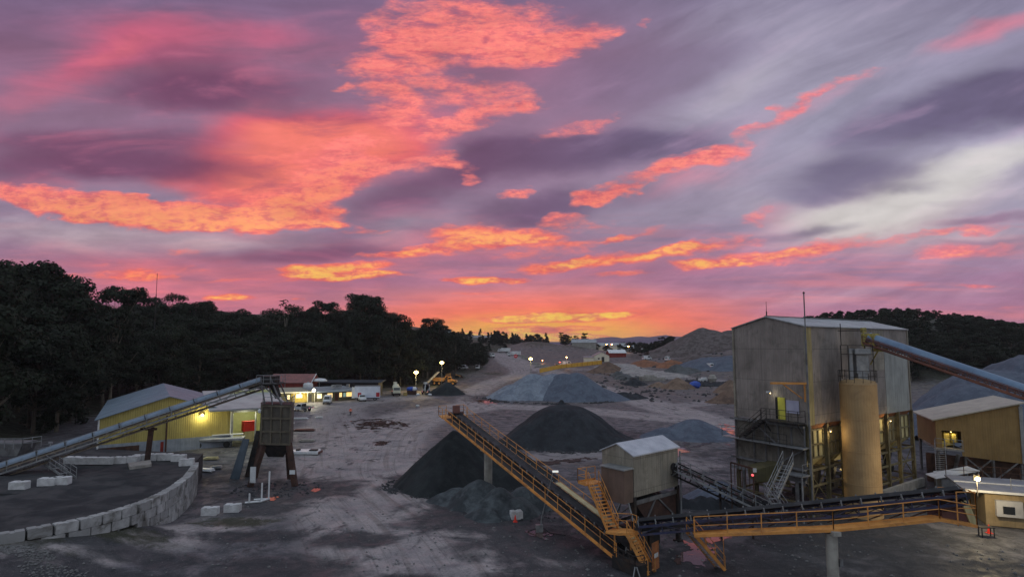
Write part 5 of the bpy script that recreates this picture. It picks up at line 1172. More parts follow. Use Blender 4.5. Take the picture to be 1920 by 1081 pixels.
loose_block(Gp(36, 917, ZP-.1), .05, 'single pale block on the dark pad, leftmost of the loose ones')
loose_block(Gp(89, 910, ZP-.1), .12, 'pale block at the foot of the conveyor stairs, left of a touching pair')
loose_block(Gp(115, 908, ZP-.1), .12, 'pale block at the foot of the conveyor stairs, right of a touching pair')
loose_block(T(394, 965), .1, 'pale block on the ground just right of the curved block wall')
loose_block(T(436, 959), .1, 'pale block by the road, second one right of the curved block wall')
loose_block(T(968, 972)+Vector((0, 0, 0)), .25, 'lone pale block standing near the spoil heap under the orange stacker', L=1.15)
row = [(135,868),(157,869),(180,869),(203,869),(226,868),(248,867)]
ordn = ['leftmost', 'second from left', 'third from left', 'fourth from left', 'fifth from left', 'rightmost']
for i, (u, v) in enumerate(row): loose_block(Gp(u, v, ZP-.1), .02*i-.03, ordn[i]+' pale block of the left row of six behind the dark pad', 'blocks in the back row of the pad')
for i, (u, v, r) in enumerate([(262,864,.1),(286,862,-.1),(310,862,.08),(335,864,.0),(350,872,.3)]): loose_block(Gp(u, v, ZP-.1), r, ['leftmost', 'second', 'middle', 'fourth', 'rightmost'][i]+' of five weathered blocks right of the rusty conveyor post row on the pad', 'blocks at the right end of the pad row')
t = tag(MB().slab([G(240,872,ZP), G(282,866,ZP), G(284,874,ZP), G(243,880,ZP)], .28, (0, 0, 1)).build('concrete_slab', M_conc, loc=G(262,873,ZP)), 'flat grey slab on the pad beside the rusty conveyor post', 'slab')

# ================================================================ left belt conveyor up to the bin
KA = D(-40, 893, 63.0); KB = D(492, 716, 75.0)
kc, ax = conveyor('bin_conveyor', 'long hooded conveyor rising from the far left up to the steel bin', KA, KB, bw=.9, th=.8, walk=(1,), walkw=.7, mframe=mat('worn_beige_steel', (150,138,124), (112,100,90), .7, .1, 1.3, dirt=(80,68,58), dirtamt=.5), mrail=M_galv, post_step=2.6)
d, s_, n_, L_ = ax
mb = MB(); r = .58; N = 11
for i in range(N):
    a = KA+d*(L_*(i+.02)/N); b = KA+d*(L_*(i+.98)/N)
    vs = []; ring = [(r*math.cos(math.pi*k/8), .18+r*.9*math.sin(math.pi*k/8)) for k in range(9)]
    for c in (a, b):
        for (p_, q_) in ring: vs.append(c+s_*p_+n_*q_)
    mb.add(vs, [(j, j+1, j+10, j+9) for j in range(8)])
mb.build('hood', mat('pale_blue_hood', (126,140,158), (100,114,132), .4, .3, .8, dirt=(92,100,110), dirtamt=.4), kc, smooth=False)
mb = MB()
for i in range(N+1): 
    c = KA+d*(L_*i/N); 
    for k in range(8):
        a0, a1 = math.pi*k/8, math.pi*(k+1)/8; R_ = r+.05
        mb.beam(c+s_*R_*math.cos(a0)+n_*(.18+R_*.9*math.sin(a0)), c+s_*R_*math.cos(a1)+n_*(.18+R_*.9*math.sin(a1)), .08, .05)
mb.build('hood_band', M_dsteel, kc)
pp = KA+(KB-KA)*.555; MB().beam(Vector((pp.x, pp.y, ZP-.1)), pp-n_*.85, .42, .42).build('support_post', M_rust, kc)
MB().beam(Vector((pp.x-.9, pp.y, pp.z-1.0)), Vector((pp.x+.9, pp.y, pp.z-1.0)), .2, .25).build('cross_head', M_rust, kc)
sa = G(92, 858, ZP+2.0); stair(kc, D(92, 868, 65.5), G(134, 896, ZP), .8, M_galv)
mb = MB(); q_ = D(92, 870, 65.8); mb.beam(Vector((q_.x, q_.y, ZP-.1)), q_+up*2.2, .07, .07); mb.box(q_+up*2.25, (.35, .2, .16)); mb.build('lamp_post', M_galv, kc)
mb = MB(); q_ = G(10, 868, ZP); 
tl = thing('tail_hopper', 'grey steel hopper and guard rails at the far left tail of the conveyor', 'hopper', q_)
mb.slab([q_+Vector((-2.5, 0, .8)), q_+Vector((1.2, 0, .8)), q_+Vector((1.8, 0, 2.2)), q_+Vector((-3, 0, 2.2))], 2.2, (0, 1, 0)); mb.build('body', M_steel, tl)
rails_path([q_+Vector((-3, -.3, 1.6)), q_+Vector((2, -.3, 1.6)), q_+Vector((2.6, 1.6, 1.6))], h=1.1, r=.04, step=1.0).build('guard_rail', M_galv, tl)
for dx in (-2.2, 1.0): MB().beam(q_+Vector((dx, .2, -.1)), q_+Vector((dx, .2, .9)), .14, .14).build('leg', M_steel, tl)

# ================================================================ steel bin on legs
b0 = D(490, 829, 72.0); bL = Vector((b0.x, 72.0)); bR = Vector((b0.x+3.45, 71.6)); bk = Vector((-.25, 1)).normalized()*3.6
zb0, zb1 = 4.5, 9.0
bn_ = thing('overhead_bin', 'square olive-grey panelled steel bin on raking rusty legs at the end of the hooded conveyor', 'bin', V3(bL))
P = [bL, bR, bR+bk, bL+bk-Vector((.6, 0))]
M_bin = mat('olive_bin_steel', (98,92,82), (74,70,66), .7, .1, .8, streak=.5, dirt=(64,56,48), dirtamt=.5)
qbox(MB(), P, zb0, zb1).build('body', M_bin, bn_)
cc4 = sum(P, Vector((0, 0)))/4
mb = MB(); lo = [cc4+(p-cc4)*.55 for p in P]
for j in range(4): k_ = (j+1) % 4; mb.quad(V3(P[j], zb0), V3(P[k_], zb0), V3(lo[k_], zb0-1.5), V3(lo[j], zb0-1.5))
mb.quad(*[V3(p, zb0-1.5) for p in lo]); mb.build('hopper', M_dsteel, bn_)
mb = MB()
for (a, b, nn) in ((P[0], P[1], Vector((0, -1))), (P[3], P[0], Vector((-1, 0)))):
    nn = Vector(((b-a).y, -(b-a).x)).normalized()
    for i in range(4): p = a.lerp(b, i/3)+nn*.07; mb.box(V3(p, (zb0+zb1)/2), (.16, .16, zb1-zb0), rz=math.atan2((b-a).y, (b-a).x))
    for z in (zb0+.1, zb0+1.5, zb0+3.0, zb1-.1): mb.beam(V3(a+nn*.08, z), V3(b+nn*.08, z), .16, .2)
mb.build('rib', mat('bin_rib', (110,102,88), (84,78,68), .7, .1, 1, dirt=(64,56,48), dirtamt=.5), bn_)
rails_path([V3(P[0], zb1), V3(P[1], zb1), V3(P[2], zb1)], h=.9, step=1.1).build('top_rail', M_galv, bn_)
MB().slab([V3(P[0], zb1+.02), V3(P[1], zb1+.02), V3(P[2], zb1+.02), V3(P[3], zb1+.02)], .06, (0, 0, 1)).build('top_grid', M_dsteel, bn_)
legs = [(P[0]+Vector((.3, .2)), Vector((-1.0, -1.2))), (P[1]+Vector((-.2, .2)), Vector((.95, -.3))), (P[2]+Vector((-.6, -.3)), Vector((.3, .5))), (P[3]+Vector((.3, -.3)), Vector((-1.0, .5)))]
for a, o_ in legs: MB().beam(V3(a, zb0+.2), V3(a+o_, -.05), .52, .52).build('leg', M_rust, bn_)
mb = MB(); mb.beam(V3(legs[0][0]+legs[0][1]*.5, 2.3), V3(legs[3][0]+legs[3][1]*.5, 2.3), .2, .3); mb.beam(V3(legs[1][0]+legs[1][1]*.5, 2.3), V3(legs[2][0]+legs[2][1]*.5, 2.3), .2, .3); mb.beam(V3(legs[0][0], 4.2), V3(legs[3][0]+legs[3][1], .3), .16, .16); mb.beam(V3(legs[1][0], 4.2), V3(legs[2][0]+legs[2][1], .3), .2, .2); mb.build('bracing', M_rust, bn_)
mb = MB(); tz = 11.4                                                     # head frame above the bin
for (dx, dy) in ((.1, .4), (2.0, .4), (.1, 2.6), (2.0, 2.6)):
    a = V3(P[0]+Vector((dx, dy)), zb1); b = V3(P[0]+Vector((dx*.6-.6, dy)), tz+.8); mb.beam(a, b, .14, .14)
mb.beam(V3(P[0]+Vector((-.5, .4)), tz), V3(P[0]+Vector((2.2, .4)), zb1+.2), .12, .12); mb.beam(V3(P[0]+Vector((-.6, .4)), tz), V3(P[0]+Vector((1.4, .4)), tz), .14, .2); mb.beam(V3(P[0]+Vector((-.6, 2.6)), tz), V3(P[0]+Vector((1.4, 2.6)), tz), .14, .2)
mb.build('head_frame', M_steel, bn_)
mb = MB(); c = V3(P[0]+Vector((.2, 1.5)), tz+.3); mb.box(c, (1.7, 1.6, 1.1)); mb.tube(c+Vector((.3, .3, -.5)), c+Vector((.9, .3, -2.0)), .5, 8, .4); mb.build('head_chute', M_dsteel, bn_)
rails_path([V3(P[0]+Vector((-.9, .2)), tz), V3(P[0]+Vector((1.5, .2)), tz), V3(P[0]+Vector((1.5, 2.8)), tz)], h=1.0, step=.8).build('head_rail', M_galv, bn_)
MB().slab([V3(P[0]+Vector((-.9, .2)), tz), V3(P[0]+Vector((1.5, .2)), tz), V3(P[0]+Vector((1.5, 2.8)), tz), V3(P[0]+Vector((-.9, 2.8)), tz)], .07).build('head_floor', M_dsteel, bn_)
lf = legs[0]; q_ = V3(lf[0]+lf[1]*.75, 1.0); MB().box(q_+Vector((.1, -.45, .35)), (.62, .12, 1.75)).build('control_panel', M_white, bn_)
MB().box(V3(legs[1][0]+legs[1][1]*.7, 1.55)+Vector((.02, -.33, 0)), (.62, .08, .45)).build('sign_plate', M_white, bn_)
p = V3(P[0]+Vector((-.25, -.25)), 8.35); MB().lathe(p, [(0, -.3), (.16, -.2), (.2, .1), (0, .25)], 10).build('horn', M_white, bn_)
# leaning plates, pipe stand
p = T(448, 897); t = tag(MB().slab([p+Vector((-1.1, 0, 0)), p+Vector((.2, -.4, 0)), p+Vector((.9, .4, 4.6)), p+Vector((-.1, .9, 4.6))], .12, (0, 1, 0)).build('steel_plate', mat('blue_grey_plate', (92,104,116), (72,82,94), .6, .1, 1, streak=.4), loc=p), 'tall blue-grey plate leaning left of the bin legs', 'plate')
p = T(468, 893); t = tag(MB().slab([p+Vector((-.6, 0, 0)), p+Vector((.9, -.3, 0)), p+Vector((1.0, .5, 5.4)), p+Vector((.3, .7, 5.4))], .12, (0, 1, 0)).build('steel_plate', M_dsteel, loc=p), 'tall black plate leaning against the bin legs', 'plate')
p = T(480, 943); t = thing('pipe_stand', 'white welded pipe stand on the ground in front of the bin', 'pipe stand', p)
MB().tube(p+Vector((-1.0, -.3, .12)), p+Vector((.5, .3, .12)), .1, 8).tube(p+Vector((-.6, .9, .12)), p+Vector((.9, 1.3, .12)), .1, 8).tube(p+Vector((.3, .1, .12)), p+Vector((.7, 1.2, .12)), .1, 8).build('base', M_white, t)
for dx, dy, h in ((-.6, -.2, 1.0), (.35, .5, 1.9), (.8, 1.2, 2.9)): MB().tube(p+Vector((dx, dy, .1)), p+Vector((dx, dy, h)), .09, 8).build('upright', M_white, t)

# ================================================================ yellow workshop shed
W0, W1 = Vector((-58.5, 88)), Vector((-44.4, 98.6)); W3 = Vector((-76.7, 118.5)); W2_ = W3+(W1-W0)
sh = thing('workshop', 'yellow corrugated workshop with a grey gable roof behind the hooded conveyor', 'workshop', V3(W0))
M_yel = mat('yellow_cladding', (176,160,92), (154,138,78), .6, 0, .5, streak=.2, stripe=.012, sp=.3)
M_lroof = mat('blue_grey_roof', (128,146,160), (102,120,136), .5, .3, .4, stripe=.012, sp=.3, dirt=(92,104,112), dirtamt=.5)
gable_shell([W0, W1, W2_, W3], 1.8, 5.45, 8.2, sh, M_yel, M_lroof, oh=.4)
uw_ = (W1-W0).normalized(); nw_ = Vector((uw_.y, -uw_.x)); LW = (W1-W0).length
def WF(a, z, o=0.0): return V3(W0+uw_*a+nw_*o, z)
mb = MB(); mb.slab([WF(0, 0, .04), WF(LW, 0, .04), WF(LW, 1.85, .04), WF(0, 1.85, .04)], .3, V3(-nw_)); mb.slab([V3(W0, 0), V3(W3, 0), V3(W3, 1.85), V3(W0, 1.85)], .2, V3(uw_)); mb.build('concrete_base', mat('base_wall', (150,156,164), (122,128,138), .85, 0, .8, streak=.3), sh)
MB().slab([WF(.2, .1, .08), WF(5.2, .1, .08), WF(5.2, 1.4, .08), WF(.2, 1.4, .08)], .03, V3(-nw_)).build('rusty_panel', M_rust, sh)
for a, m in ((.1, M_white), (8.6, mat('red_door', (150,52,44))), (LW-.1, M_white)): MB().beam(WF(a, 0, .1), WF(a, 5.4, .1), .16, .16).build('downpipe', m if a != 8.6 else M_rust, sh)
MB().slab([WF(7.9, 0, .08), WF(8.3, 0, .08), WF(8.3, 1.6, .08), WF(7.9, 1.6, .08)], .03, V3(-nw_)).build('red_door', mat('red_door', (150,52,44)), sh)
# open annexe with white roof and lit bay
A0 = W1; A1 = W1+uw_*7.5; Ab = (W3-W0).normalized()*12
an = thing('annexe', 'open white-roofed annexe with a lit bay between the yellow workshop and the steel bin', 'shed', V3(A0))
def AF(a, z, b=0.0): q_ = A0+uw_*a+(W3-W0).normalized()*b; return V3(q_, z)
MB().slab([AF(-3.5, 5.9, -2.2), AF(8.3, 5.9, -2.2), AF(8.3, 8.0, 12), AF(-3.5, 8.0, 12)], .12).build('roof', mat('white_roof', (186,188,186), (158,160,160), .5, .2, .5, stripe=.012, sp=.3), an)
mb = MB(); mb.quad(AF(.1, 0, 9), AF(7.5, 0, 9), AF(7.5, 8, 9), AF(.1, 8, 9)); mb.quad(AF(7.5, 0, 0), AF(7.5, 0, 9), AF(7.5, 8, 9), AF(7.5, 5.9, 0)); mb.build('wall', mat('pale_yellow_wall', (206,206,150), (186,186,130), .7), an)
for a in (.1, 3.6, 7.4): MB().beam(AF(a, 0, -.3), AF(a, 6.0, -.3), .2, .2).build('post', M_galv, an)
mb = MB(); mb.beam(AF(-3.5, 5.85, -2.1), AF(8.2, 5.85, -2.1), .16, .25); mb.beam(AF(0, 5.4, -.4), AF(7.5, 5.4, -.4), .14, .3); mb.build('beam', M_galv, an)
p = AF(3.0, 0, 3.0); t = thing('red_cabinet', 'red cabinet inside the lit bay of the annexe', 'cabinet', p)
MB().box(p+up*2.6, (1.9, 1.1, 1.6), rz=.7).build('body', mat('red_paint', (206,44,30), (170,36,26), .5), t); MB().box(p+up*.9, (1.5, 1.0, 1.8), rz=.7).build('stand', M_cream, t)
p = AF(4.6, 0, -1.0); tag(MB().box(p+up*.45, (1.6, 1.0, .9), rz=.5).box(p+Vector((.9, .3, .3)), (.7, .7, .6), rz=.2).build('yellow_crate', mat('yellow_plastic', (206,190,70)), loc=p, bevel=.04), 'yellow crate stack in front of the lit annexe bay', 'crate')
p = AF(1.0, 0, -1.8)
# lights on the workshop
def wall_lamp(name, label, p, glow, e, c, nv, r=.16):
    t = thing(name, label, 'wall lamp', p); MB().box(Vector(p)-Vector(nv)*.12, (.4, .4, .25)).build('housing', M_dsteel, t)
    MB().lathe(p, [(0, -r), (r, -r*.3), (r, r*.3), (0, r)], 12).build('bulb', glow, t); lamp_light(Vector(p)+Vector(nv)*.45-up*.25, e, c)
wall_lamp('wall_lamp', 'bright lamp under the gable on the yellow workshop wall', WF(13.3, 5.2, .45), E_warm, 230, (1, .93, .5), V3(nw_), .2)
lamp_light(AF(3.6, 5.0, 4.0), 300, (.98, 1, .72)); lamp_light(AF(2.0, 4.6, -1.5), 120, (1, .95, .6))
# long white tray truck driving past the shed, built as a trailer
p = T(395, 838); tr = thing('tray_truck', 'long low white tray truck built as a flatbed trailer, driving along the workshop wall', 'trailer', p, rz=.28)
MB().box((0, 0, 1.35), (9.5, 2.2, .16)).build('deck', M_white, tr, world=False); MB().box((0, -1.08, 1.15), (9.5, .08, .3)).box((0, 1.08, 1.15), (9.5, .08, .3)).box((0, 0, 1.1), (9.2, .5, .3)).build('chassis', M_galv, tr, world=False)
MB().box((0, 0, 1.9), (9.2, .9, .12)).box((-3, 0, 1.6), (.2, .9, .5)).box((3, 0, 1.6), (.2, .9, .5)).build('load_beam', M_white, tr, world=False)
for x in (-2.6, -1.6, 2.4):
    for y in (-.95, .95): MB().tube((x, y-.12, .48), (x, y+.12, .48), .48, 16).build('wheel', M_tyre, tr, world=False)
# white flat skip with dark openings right of the bin
p = T(573, 850); sk = thing('flat_skip', 'white open flat skip lying right of the bin legs', 'skip', p, rz=-.05)
MB().slab([(-2.3, -1.0, .1), (2.2, -1.0, .1), (1.7, 1.5, .1), (-1.9, 1.5, .1)], .35, (0, 0, 1)).build('deck', M_white, sk, world=False)
MB().box((1.2, .0, .55), (1.1, .8, .18)).build('hatch', M_dsteel, sk, world=False); MB().box((-1.2, .2, .55), (.5, .7, .2)).build('hatch', M_dsteel, sk, world=False); MB().box((2.28, -.2, .3), (.12, 1.6, .3)).build('tail_strip', M_redf, sk, world=False)
for (u, v, l, w_, rz, lb, m) in ((575, 828, 2.6, .9, .05, 'grey pallet stack behind the flat skip', M_conc), (562, 786, 3.6, .6, .02, 'white boards lying right of the bin top', M_white), (598, 784, 1.6, .5, .3, 'small white panel beyond the boards', M_white),
   (570, 808, 4.0, 1.0, .05, 'rusty pink plates stacked beyond the flat skip', M_redf), (545, 795, 1.6, .5, -.5, 'white plank leaning by the bin corner', M_white), (520, 848, 2.4, 1.0, .1, 'pile of black frames under the bin', M_dsteel), (384, 884, 2.4, .9, -.3, 'pale sheet offcut beside the block wall end', M_white), (405, 879, 1.4, .8, .2, 'crumpled pale sheet beside the wall end', M_galv), (360, 858, 3.0, .8, .1, 'pale timber bundle at the back of the pad', M_conc), (395, 862, 2.0, .7, .1, 'pale beam bundle before the workshop', M_cream)):
    p = T(u, v); o = MB().box(p+up*.22, (l, w_, .14), rz=rz).box(p+Vector((.1, .05, .37)), (l*.8, w_*.8, .12), rz=rz+.06).box(p+up*.08, (l*.9, w_*.3, .14), rz=rz).build('stacked_boards', m, loc=p, bevel=.02); tag(o, lb, 'boards')

# ================================================================ offices and amenities along the forest edge
E_win = emat('lit_window', (255,206,104), 1.25); E_wing = emat('lit_window_green', (70,150,130), .5)
def Pz(u, Y, z=0.0): p = D(u, 645, Y); return Vector((p.x, Y, z))
O0, O1 = Pz(512, 170), Pz(596, 174); O2, O3 = Pz(597, 173), Pz(668, 181)
M_ofw = mat('olive_board_wall', (104,98,72), (82,78,60), .85, 0, 1, streak=.3, stripe=.01, sp=.4)
def building_flat(name, label, cat, A, B, depth, h, mw, mr, oh=.6, fascia=None, door_us=()):
    A, B = Vector((A.x, A.y)), Vector((B.x, B.y)); uu = (B-A).normalized(); bb = Vector((-uu.y, uu.x)); g = 0
    t = thing(name, label, cat, V3(A, 0))
    qbox(MB(), [A, B, B+bb*depth, A+bb*depth], -.2, h).build('wall', mw, t)
    rf = MB().slab([V3(A-uu*oh-bb*oh*1.6, h+.02), V3(B+uu*oh-bb*oh*1.6, h+.02), V3(B+uu*oh+bb*(depth+oh), h+.7), V3(A-uu*oh+bb*(depth+oh), h+.7)], .12, (0, 0, 1)).build('roof', mr, t)
    MB().beam(V3(A-uu*oh-bb*oh*1.62, h+.02), V3(B+uu*oh-bb*oh*1.62, h+.02), .08, .36).build('fascia', fascia or M_white, t)
    return t, A, uu, bb, (B-A).length
M_whitewarm = mat('cream_fascia', (220,214,196), (190,186,170), .6)
of, A, uu, bb, Lo = building_flat('amenities_block', 'low cream-fasciaed building with an open lit porch in front of the red-roofed shed', 'building', O0, O1, 8, 2.75, M_ofw, mat('flat_roof_cream', (170,164,146), (140,134,120), .7), fascia=M_whitewarm)
def wall_item(t, A, uu, bb, a0, a1, z0, z1, m, name, off=.03, th=.05):
    nn = -bb; return MB().slab([V3(A+uu*a0+nn*off, z0), V3(A+uu*a1+nn*off, z0), V3(A+uu*a1+nn*off, z1), V3(A+uu*a0+nn*off, z1)], th, V3(bb)).build(name, m, t)
def window(t, A, uu, bb, a0, a1, z0, z1, glass):
    f = wall_item(t, A, uu, bb, a0-.08, a1+.08, z0-.08, z1+.08, M_white, 'window'); wall_item(f, A, uu, bb, a0, a1, z0, z1, glass, 'pane', .045, .01)
    mb = MB(); nn = -bb; m_ = (a0+a1)/2; mb.beam(V3(A+uu*m_+nn*.06, z0), V3(A+uu*m_+nn*.06, z1), .06, .03); mb.build('mullion', M_white, f)
def uoff(A, uu, u):                                       # distance along a wall for a photo column
    k = (u-960)/FL; return (A.x-k*A.y)/(k*uu.y-uu.x)
window(of, A, uu, bb, uoff(A, uu, 527), uoff(A, uu, 531), .9, 2.0, E_win)
window(of, A, uu, bb, uoff(A, uu, 544), uoff(A, uu, 548), .9, 2.0, E_win)
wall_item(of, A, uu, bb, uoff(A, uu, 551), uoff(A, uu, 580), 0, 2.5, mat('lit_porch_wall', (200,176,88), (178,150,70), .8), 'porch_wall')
window(of, A, uu, bb, uoff(A, uu, 560), uoff(A, uu, 571), 1.2, 2.2, E_win)
wall_item(of, A, uu, bb, uoff(A, uu, 583), uoff(A, uu, 589), 0, 2.1, M_dsteel, 'door')
for a in (1, Lo*.5, Lo*.8, Lo-.5): MB().beam(V3(A+uu*a-bb*.9, 0), V3(A+uu*a-bb*.9, 2.75), .12, .12).build('porch_post', M_whitewarm, of)
of2, A2_, uu2, bb2, Lo2 = building_flat('site_office', 'long low site office with a row of lit windows and a pale roof edge', 'office', O2, O3, 8, 2.75, M_ofw, mat('flat_roof_grey', (150,156,160), (116,122,128), .5, .2), fascia=mat('pale_blue_fascia', (188,198,200), (160,170,174), .6))
for u0, u1, m in ((599, 607, E_win), (618, 627, E_win), (640, 644.5, E_win), (653, 666, E_win)): window(of2, A2_, uu2, bb2, uoff(A2_, uu2, u0), uoff(A2_, uu2, u1), 1.0, 2.2, m)
window(of2, A2_, uu2, bb2, uoff(A2_, uu2, 647.5), uoff(A2_, uu2, 651.5), 1.0, 2.1, E_wing)
wall_item(of2, A2_, uu2, bb2, uoff(A2_, uu2, 632), uoff(A2_, uu2, 638), 0, 2.1, mat('maroon_door', (84,40,34)), 'door')
for a, w_ in ((5, 1.6), (8, .8), (3.5, 1.2)): MB().box(V3(A2_+uu2*(a+3)+bb2*3, 3.9), (w_, 1.0, .8)).build('roof_unit', M_galv, of2)
# red-roofed shed behind
Ra, Rb = Pz(506, 186), Pz(584, 186); rs = thing('red_shed', 'red-walled shed with a dull red gable roof behind the amenities block', 'shed', Ra)
mb = MB(); dY = 9
gable_shell([(Rb.x, Rb.y), (Rb.x, Rb.y+dY), (Ra.x, Ra.y+dY), (Ra.x, Ra.y)], 0, 4.6, 6.9, rs, mat('red_wall', (146,60,50), (116,48,42), .75, 0, 1, streak=.3, stripe=.01, sp=.3), mat('dull_red_roof', (150,96,92), (118,80,78), .6, .1, .6, stripe=.012, sp=.3, dirt=(92,80,78), dirtamt=.5), oh=.3)
MB().beam(Vector((Ra.x+5, Ra.y-.1, 0)), Vector((Ra.x+5, Ra.y-.1, 4.5)), .14, .14).beam(Vector((Ra.x+8.6, Ra.y-.1, 0)), Vector((Ra.x+8.6, Ra.y-.1, 3)), .14, .14).build('downpipe', M_galv, rs)
MB().beam(Vector((Rb.x+.32, Rb.y, 4.55)), Vector((Rb.x+.32, Rb.y+dY/2, 6.95)), .12, .3).build('barge_board', M_white, rs)
p = Pz(580, 181.5); tk = thing('water_tank', 'white tank standing behind the porch roof at the shed corner', 'tank', p); MB().lathe(p, [(1.4, 0), (1.4, 4.3), (1.1, 4.7), (0, 4.9)], 20).build('drum', M_white, tk); MB().tube(p+up*4.8, p+up*5.1, .3, 10).build('lid', M_galv, tk)
p = Pz(601, 190); cv = thing('canopy_roof', 'small white rounded canopy showing behind the site office roof', 'canopy', p)
MB().lathe(p+up*5.0, [(0, .7), (1.6, .5), (2.3, 0), (2.3, -.25), (0, -.25)], 18).build('canopy', M_white, cv); MB().tube(p, p+up*5.0, .12, 8).build('post', M_galv, cv)
p = Pz(650, 196); ds = thing('dark_shed', 'dark flat shed under the trees behind the site office', 'shed', p)
MB().box(p+up*2, (22, 6, 4)).build('wall', M_dsteel, ds); MB().slab([p+Vector((-12, -3.5, 4.05)), p+Vector((12, -3.5, 4.05)), p+Vector((12, 3.5, 4.5)), p+Vector((-12, 3.5, 4.5))], .15, (0, 0, 1)).build('roof', mat('dark_roof', (52,56,66), (38,42,50), .5), ds)
# lamps on the offices
bulkhead('floodlight', 'brilliant white floodlight where the porch meets the site office', Pz(591, 170.5, 3.4), Pz(591, 171, 0), E_white, 1800, (1, .93, .66), .45)
wall_lamp('porch_lamp', 'small white lamp at the left end of the porch roof', Pz(520, 168, 2.5), E_white, 350, (1, .92, .66), Vector((0, -1, 0)), .22)
wall_lamp('porch_lamp', 'dim yellow lamp inside the porch above the lit window', Pz(566, 169.8, 2.5), E_warm, 260, (1, .85, .45), Vector((0, -1, 0)), .12)
def pole_lamp(name, label, p, h, glow, e, c, r=.3, arm=.0, cat='lamp post'):
    g = hz(p.x, p.y); base = Vector((p.x, p.y, g)); t = thing(name, label, cat, base)
    MB().tube(base, base+up*(h-.1), .11, 8, .07).build('pole', M_galv, t)
    MB().box(base+Vector((0, 0.12, h+.05)), (.9, .3, .3)).build('head', M_dsteel, t)
    MB().lathe(base+up*h-Vector((0, .15, 0)), [(0, -r*.8), (r, -r*.3), (r, r*.3), (0, r*.8)], 12).build('bulb', glow, t)
    if e: lamp_light(base+up*(h-.1)-Vector((0, .8, 0)), e, c, .2)
    return t
p = Pz(552, 118); zz = CH+(645-764)/FL*118
pole_lamp('floodlight_pole', 'short pole with a brilliant white lamp beside the parked white car', Pz(552, 118), zz, E_white, 420, (1, .95, .82), .26)
for u, v, Yd, lb in ((781, 697, 212, 'left one of the two yellow pole lamps at the forest edge'), (829, 679, 236, 'right one of the two yellow pole lamps at the forest edge, higher in view')):
    q_ = Pz(u, Yd); g = hz(q_.x, q_.y); pole_lamp('yard_lamp', lb, q_, CH+(645-v)/FL*Yd-g, emat('lit_lamp_gold', (255,216,120), 22), 7000, (1, .74, .3), .7)
q_ = Pz(995, 262); g = hz(q_.x, q_.y); pole_lamp('yard_lamp', 'yellow pole lamp beside the haul road near the long yellow barrier', q_, CH+(645-672)/FL*262-g, MATS['lit_lamp_gold'], 3500, (1, .74, .3), .7)
# unlit bent street light near the stacker
b0_ = T(1013, 996); lt = thing('street_light', 'slender grey street light with a pale head beside the stacker conveyor', 'street light', b0_)
hd_ = D(1037, 884, b0_.y-.6); MB().tube(b0_, Vector((b0_.x+.15, b0_.y, 1.2)), .09, 8, .07).tube(Vector((b0_.x+.15, b0_.y, 1.2)), hd_, .06, 8, .045).build('pole', M_galv, lt)
MB().box(hd_+Vector((.2, 0, .04)), (.5, .22, .12)).build('head', emat('unlit_head_glow', (232,232,220), .7), lt)  # lamp is off; faint glow added so the head looks bright
bx = b0_+Vector((-.1, -.3, 0)); eb = thing('electrical_box', 'grey electrical box with loose cables at the foot of the slender street light', 'box', bx)
MB().box(bx+up*.35, (.6, .4, .6), rz=.2).build('case', M_galv, eb); MB().tube(bx+Vector((.3, 0, .4)), bx+Vector((.9, -.3, .05)), .04, 6).tube(bx+Vector((.9, -.3, .05)), bx+Vector((2.2, -.9, .05)), .04, 6).tube(bx+Vector((-.3, 0, .3)), bx+Vector((-1.0, .1, .05)), .05, 6).build('cable', M_belt, eb)
p = T(966, 978); cn = thing('traffic_cone', 'small orange-red cone in front of the lone pale block', 'cone', p); MB().tube(p+up*.03, p+up*.6, .15, 12, .03).build('cone', MATS['red_plastic'], cn); MB().box(p+up*.02, (.4, .4, .04)).build('base', MATS['red_plastic'], cn)

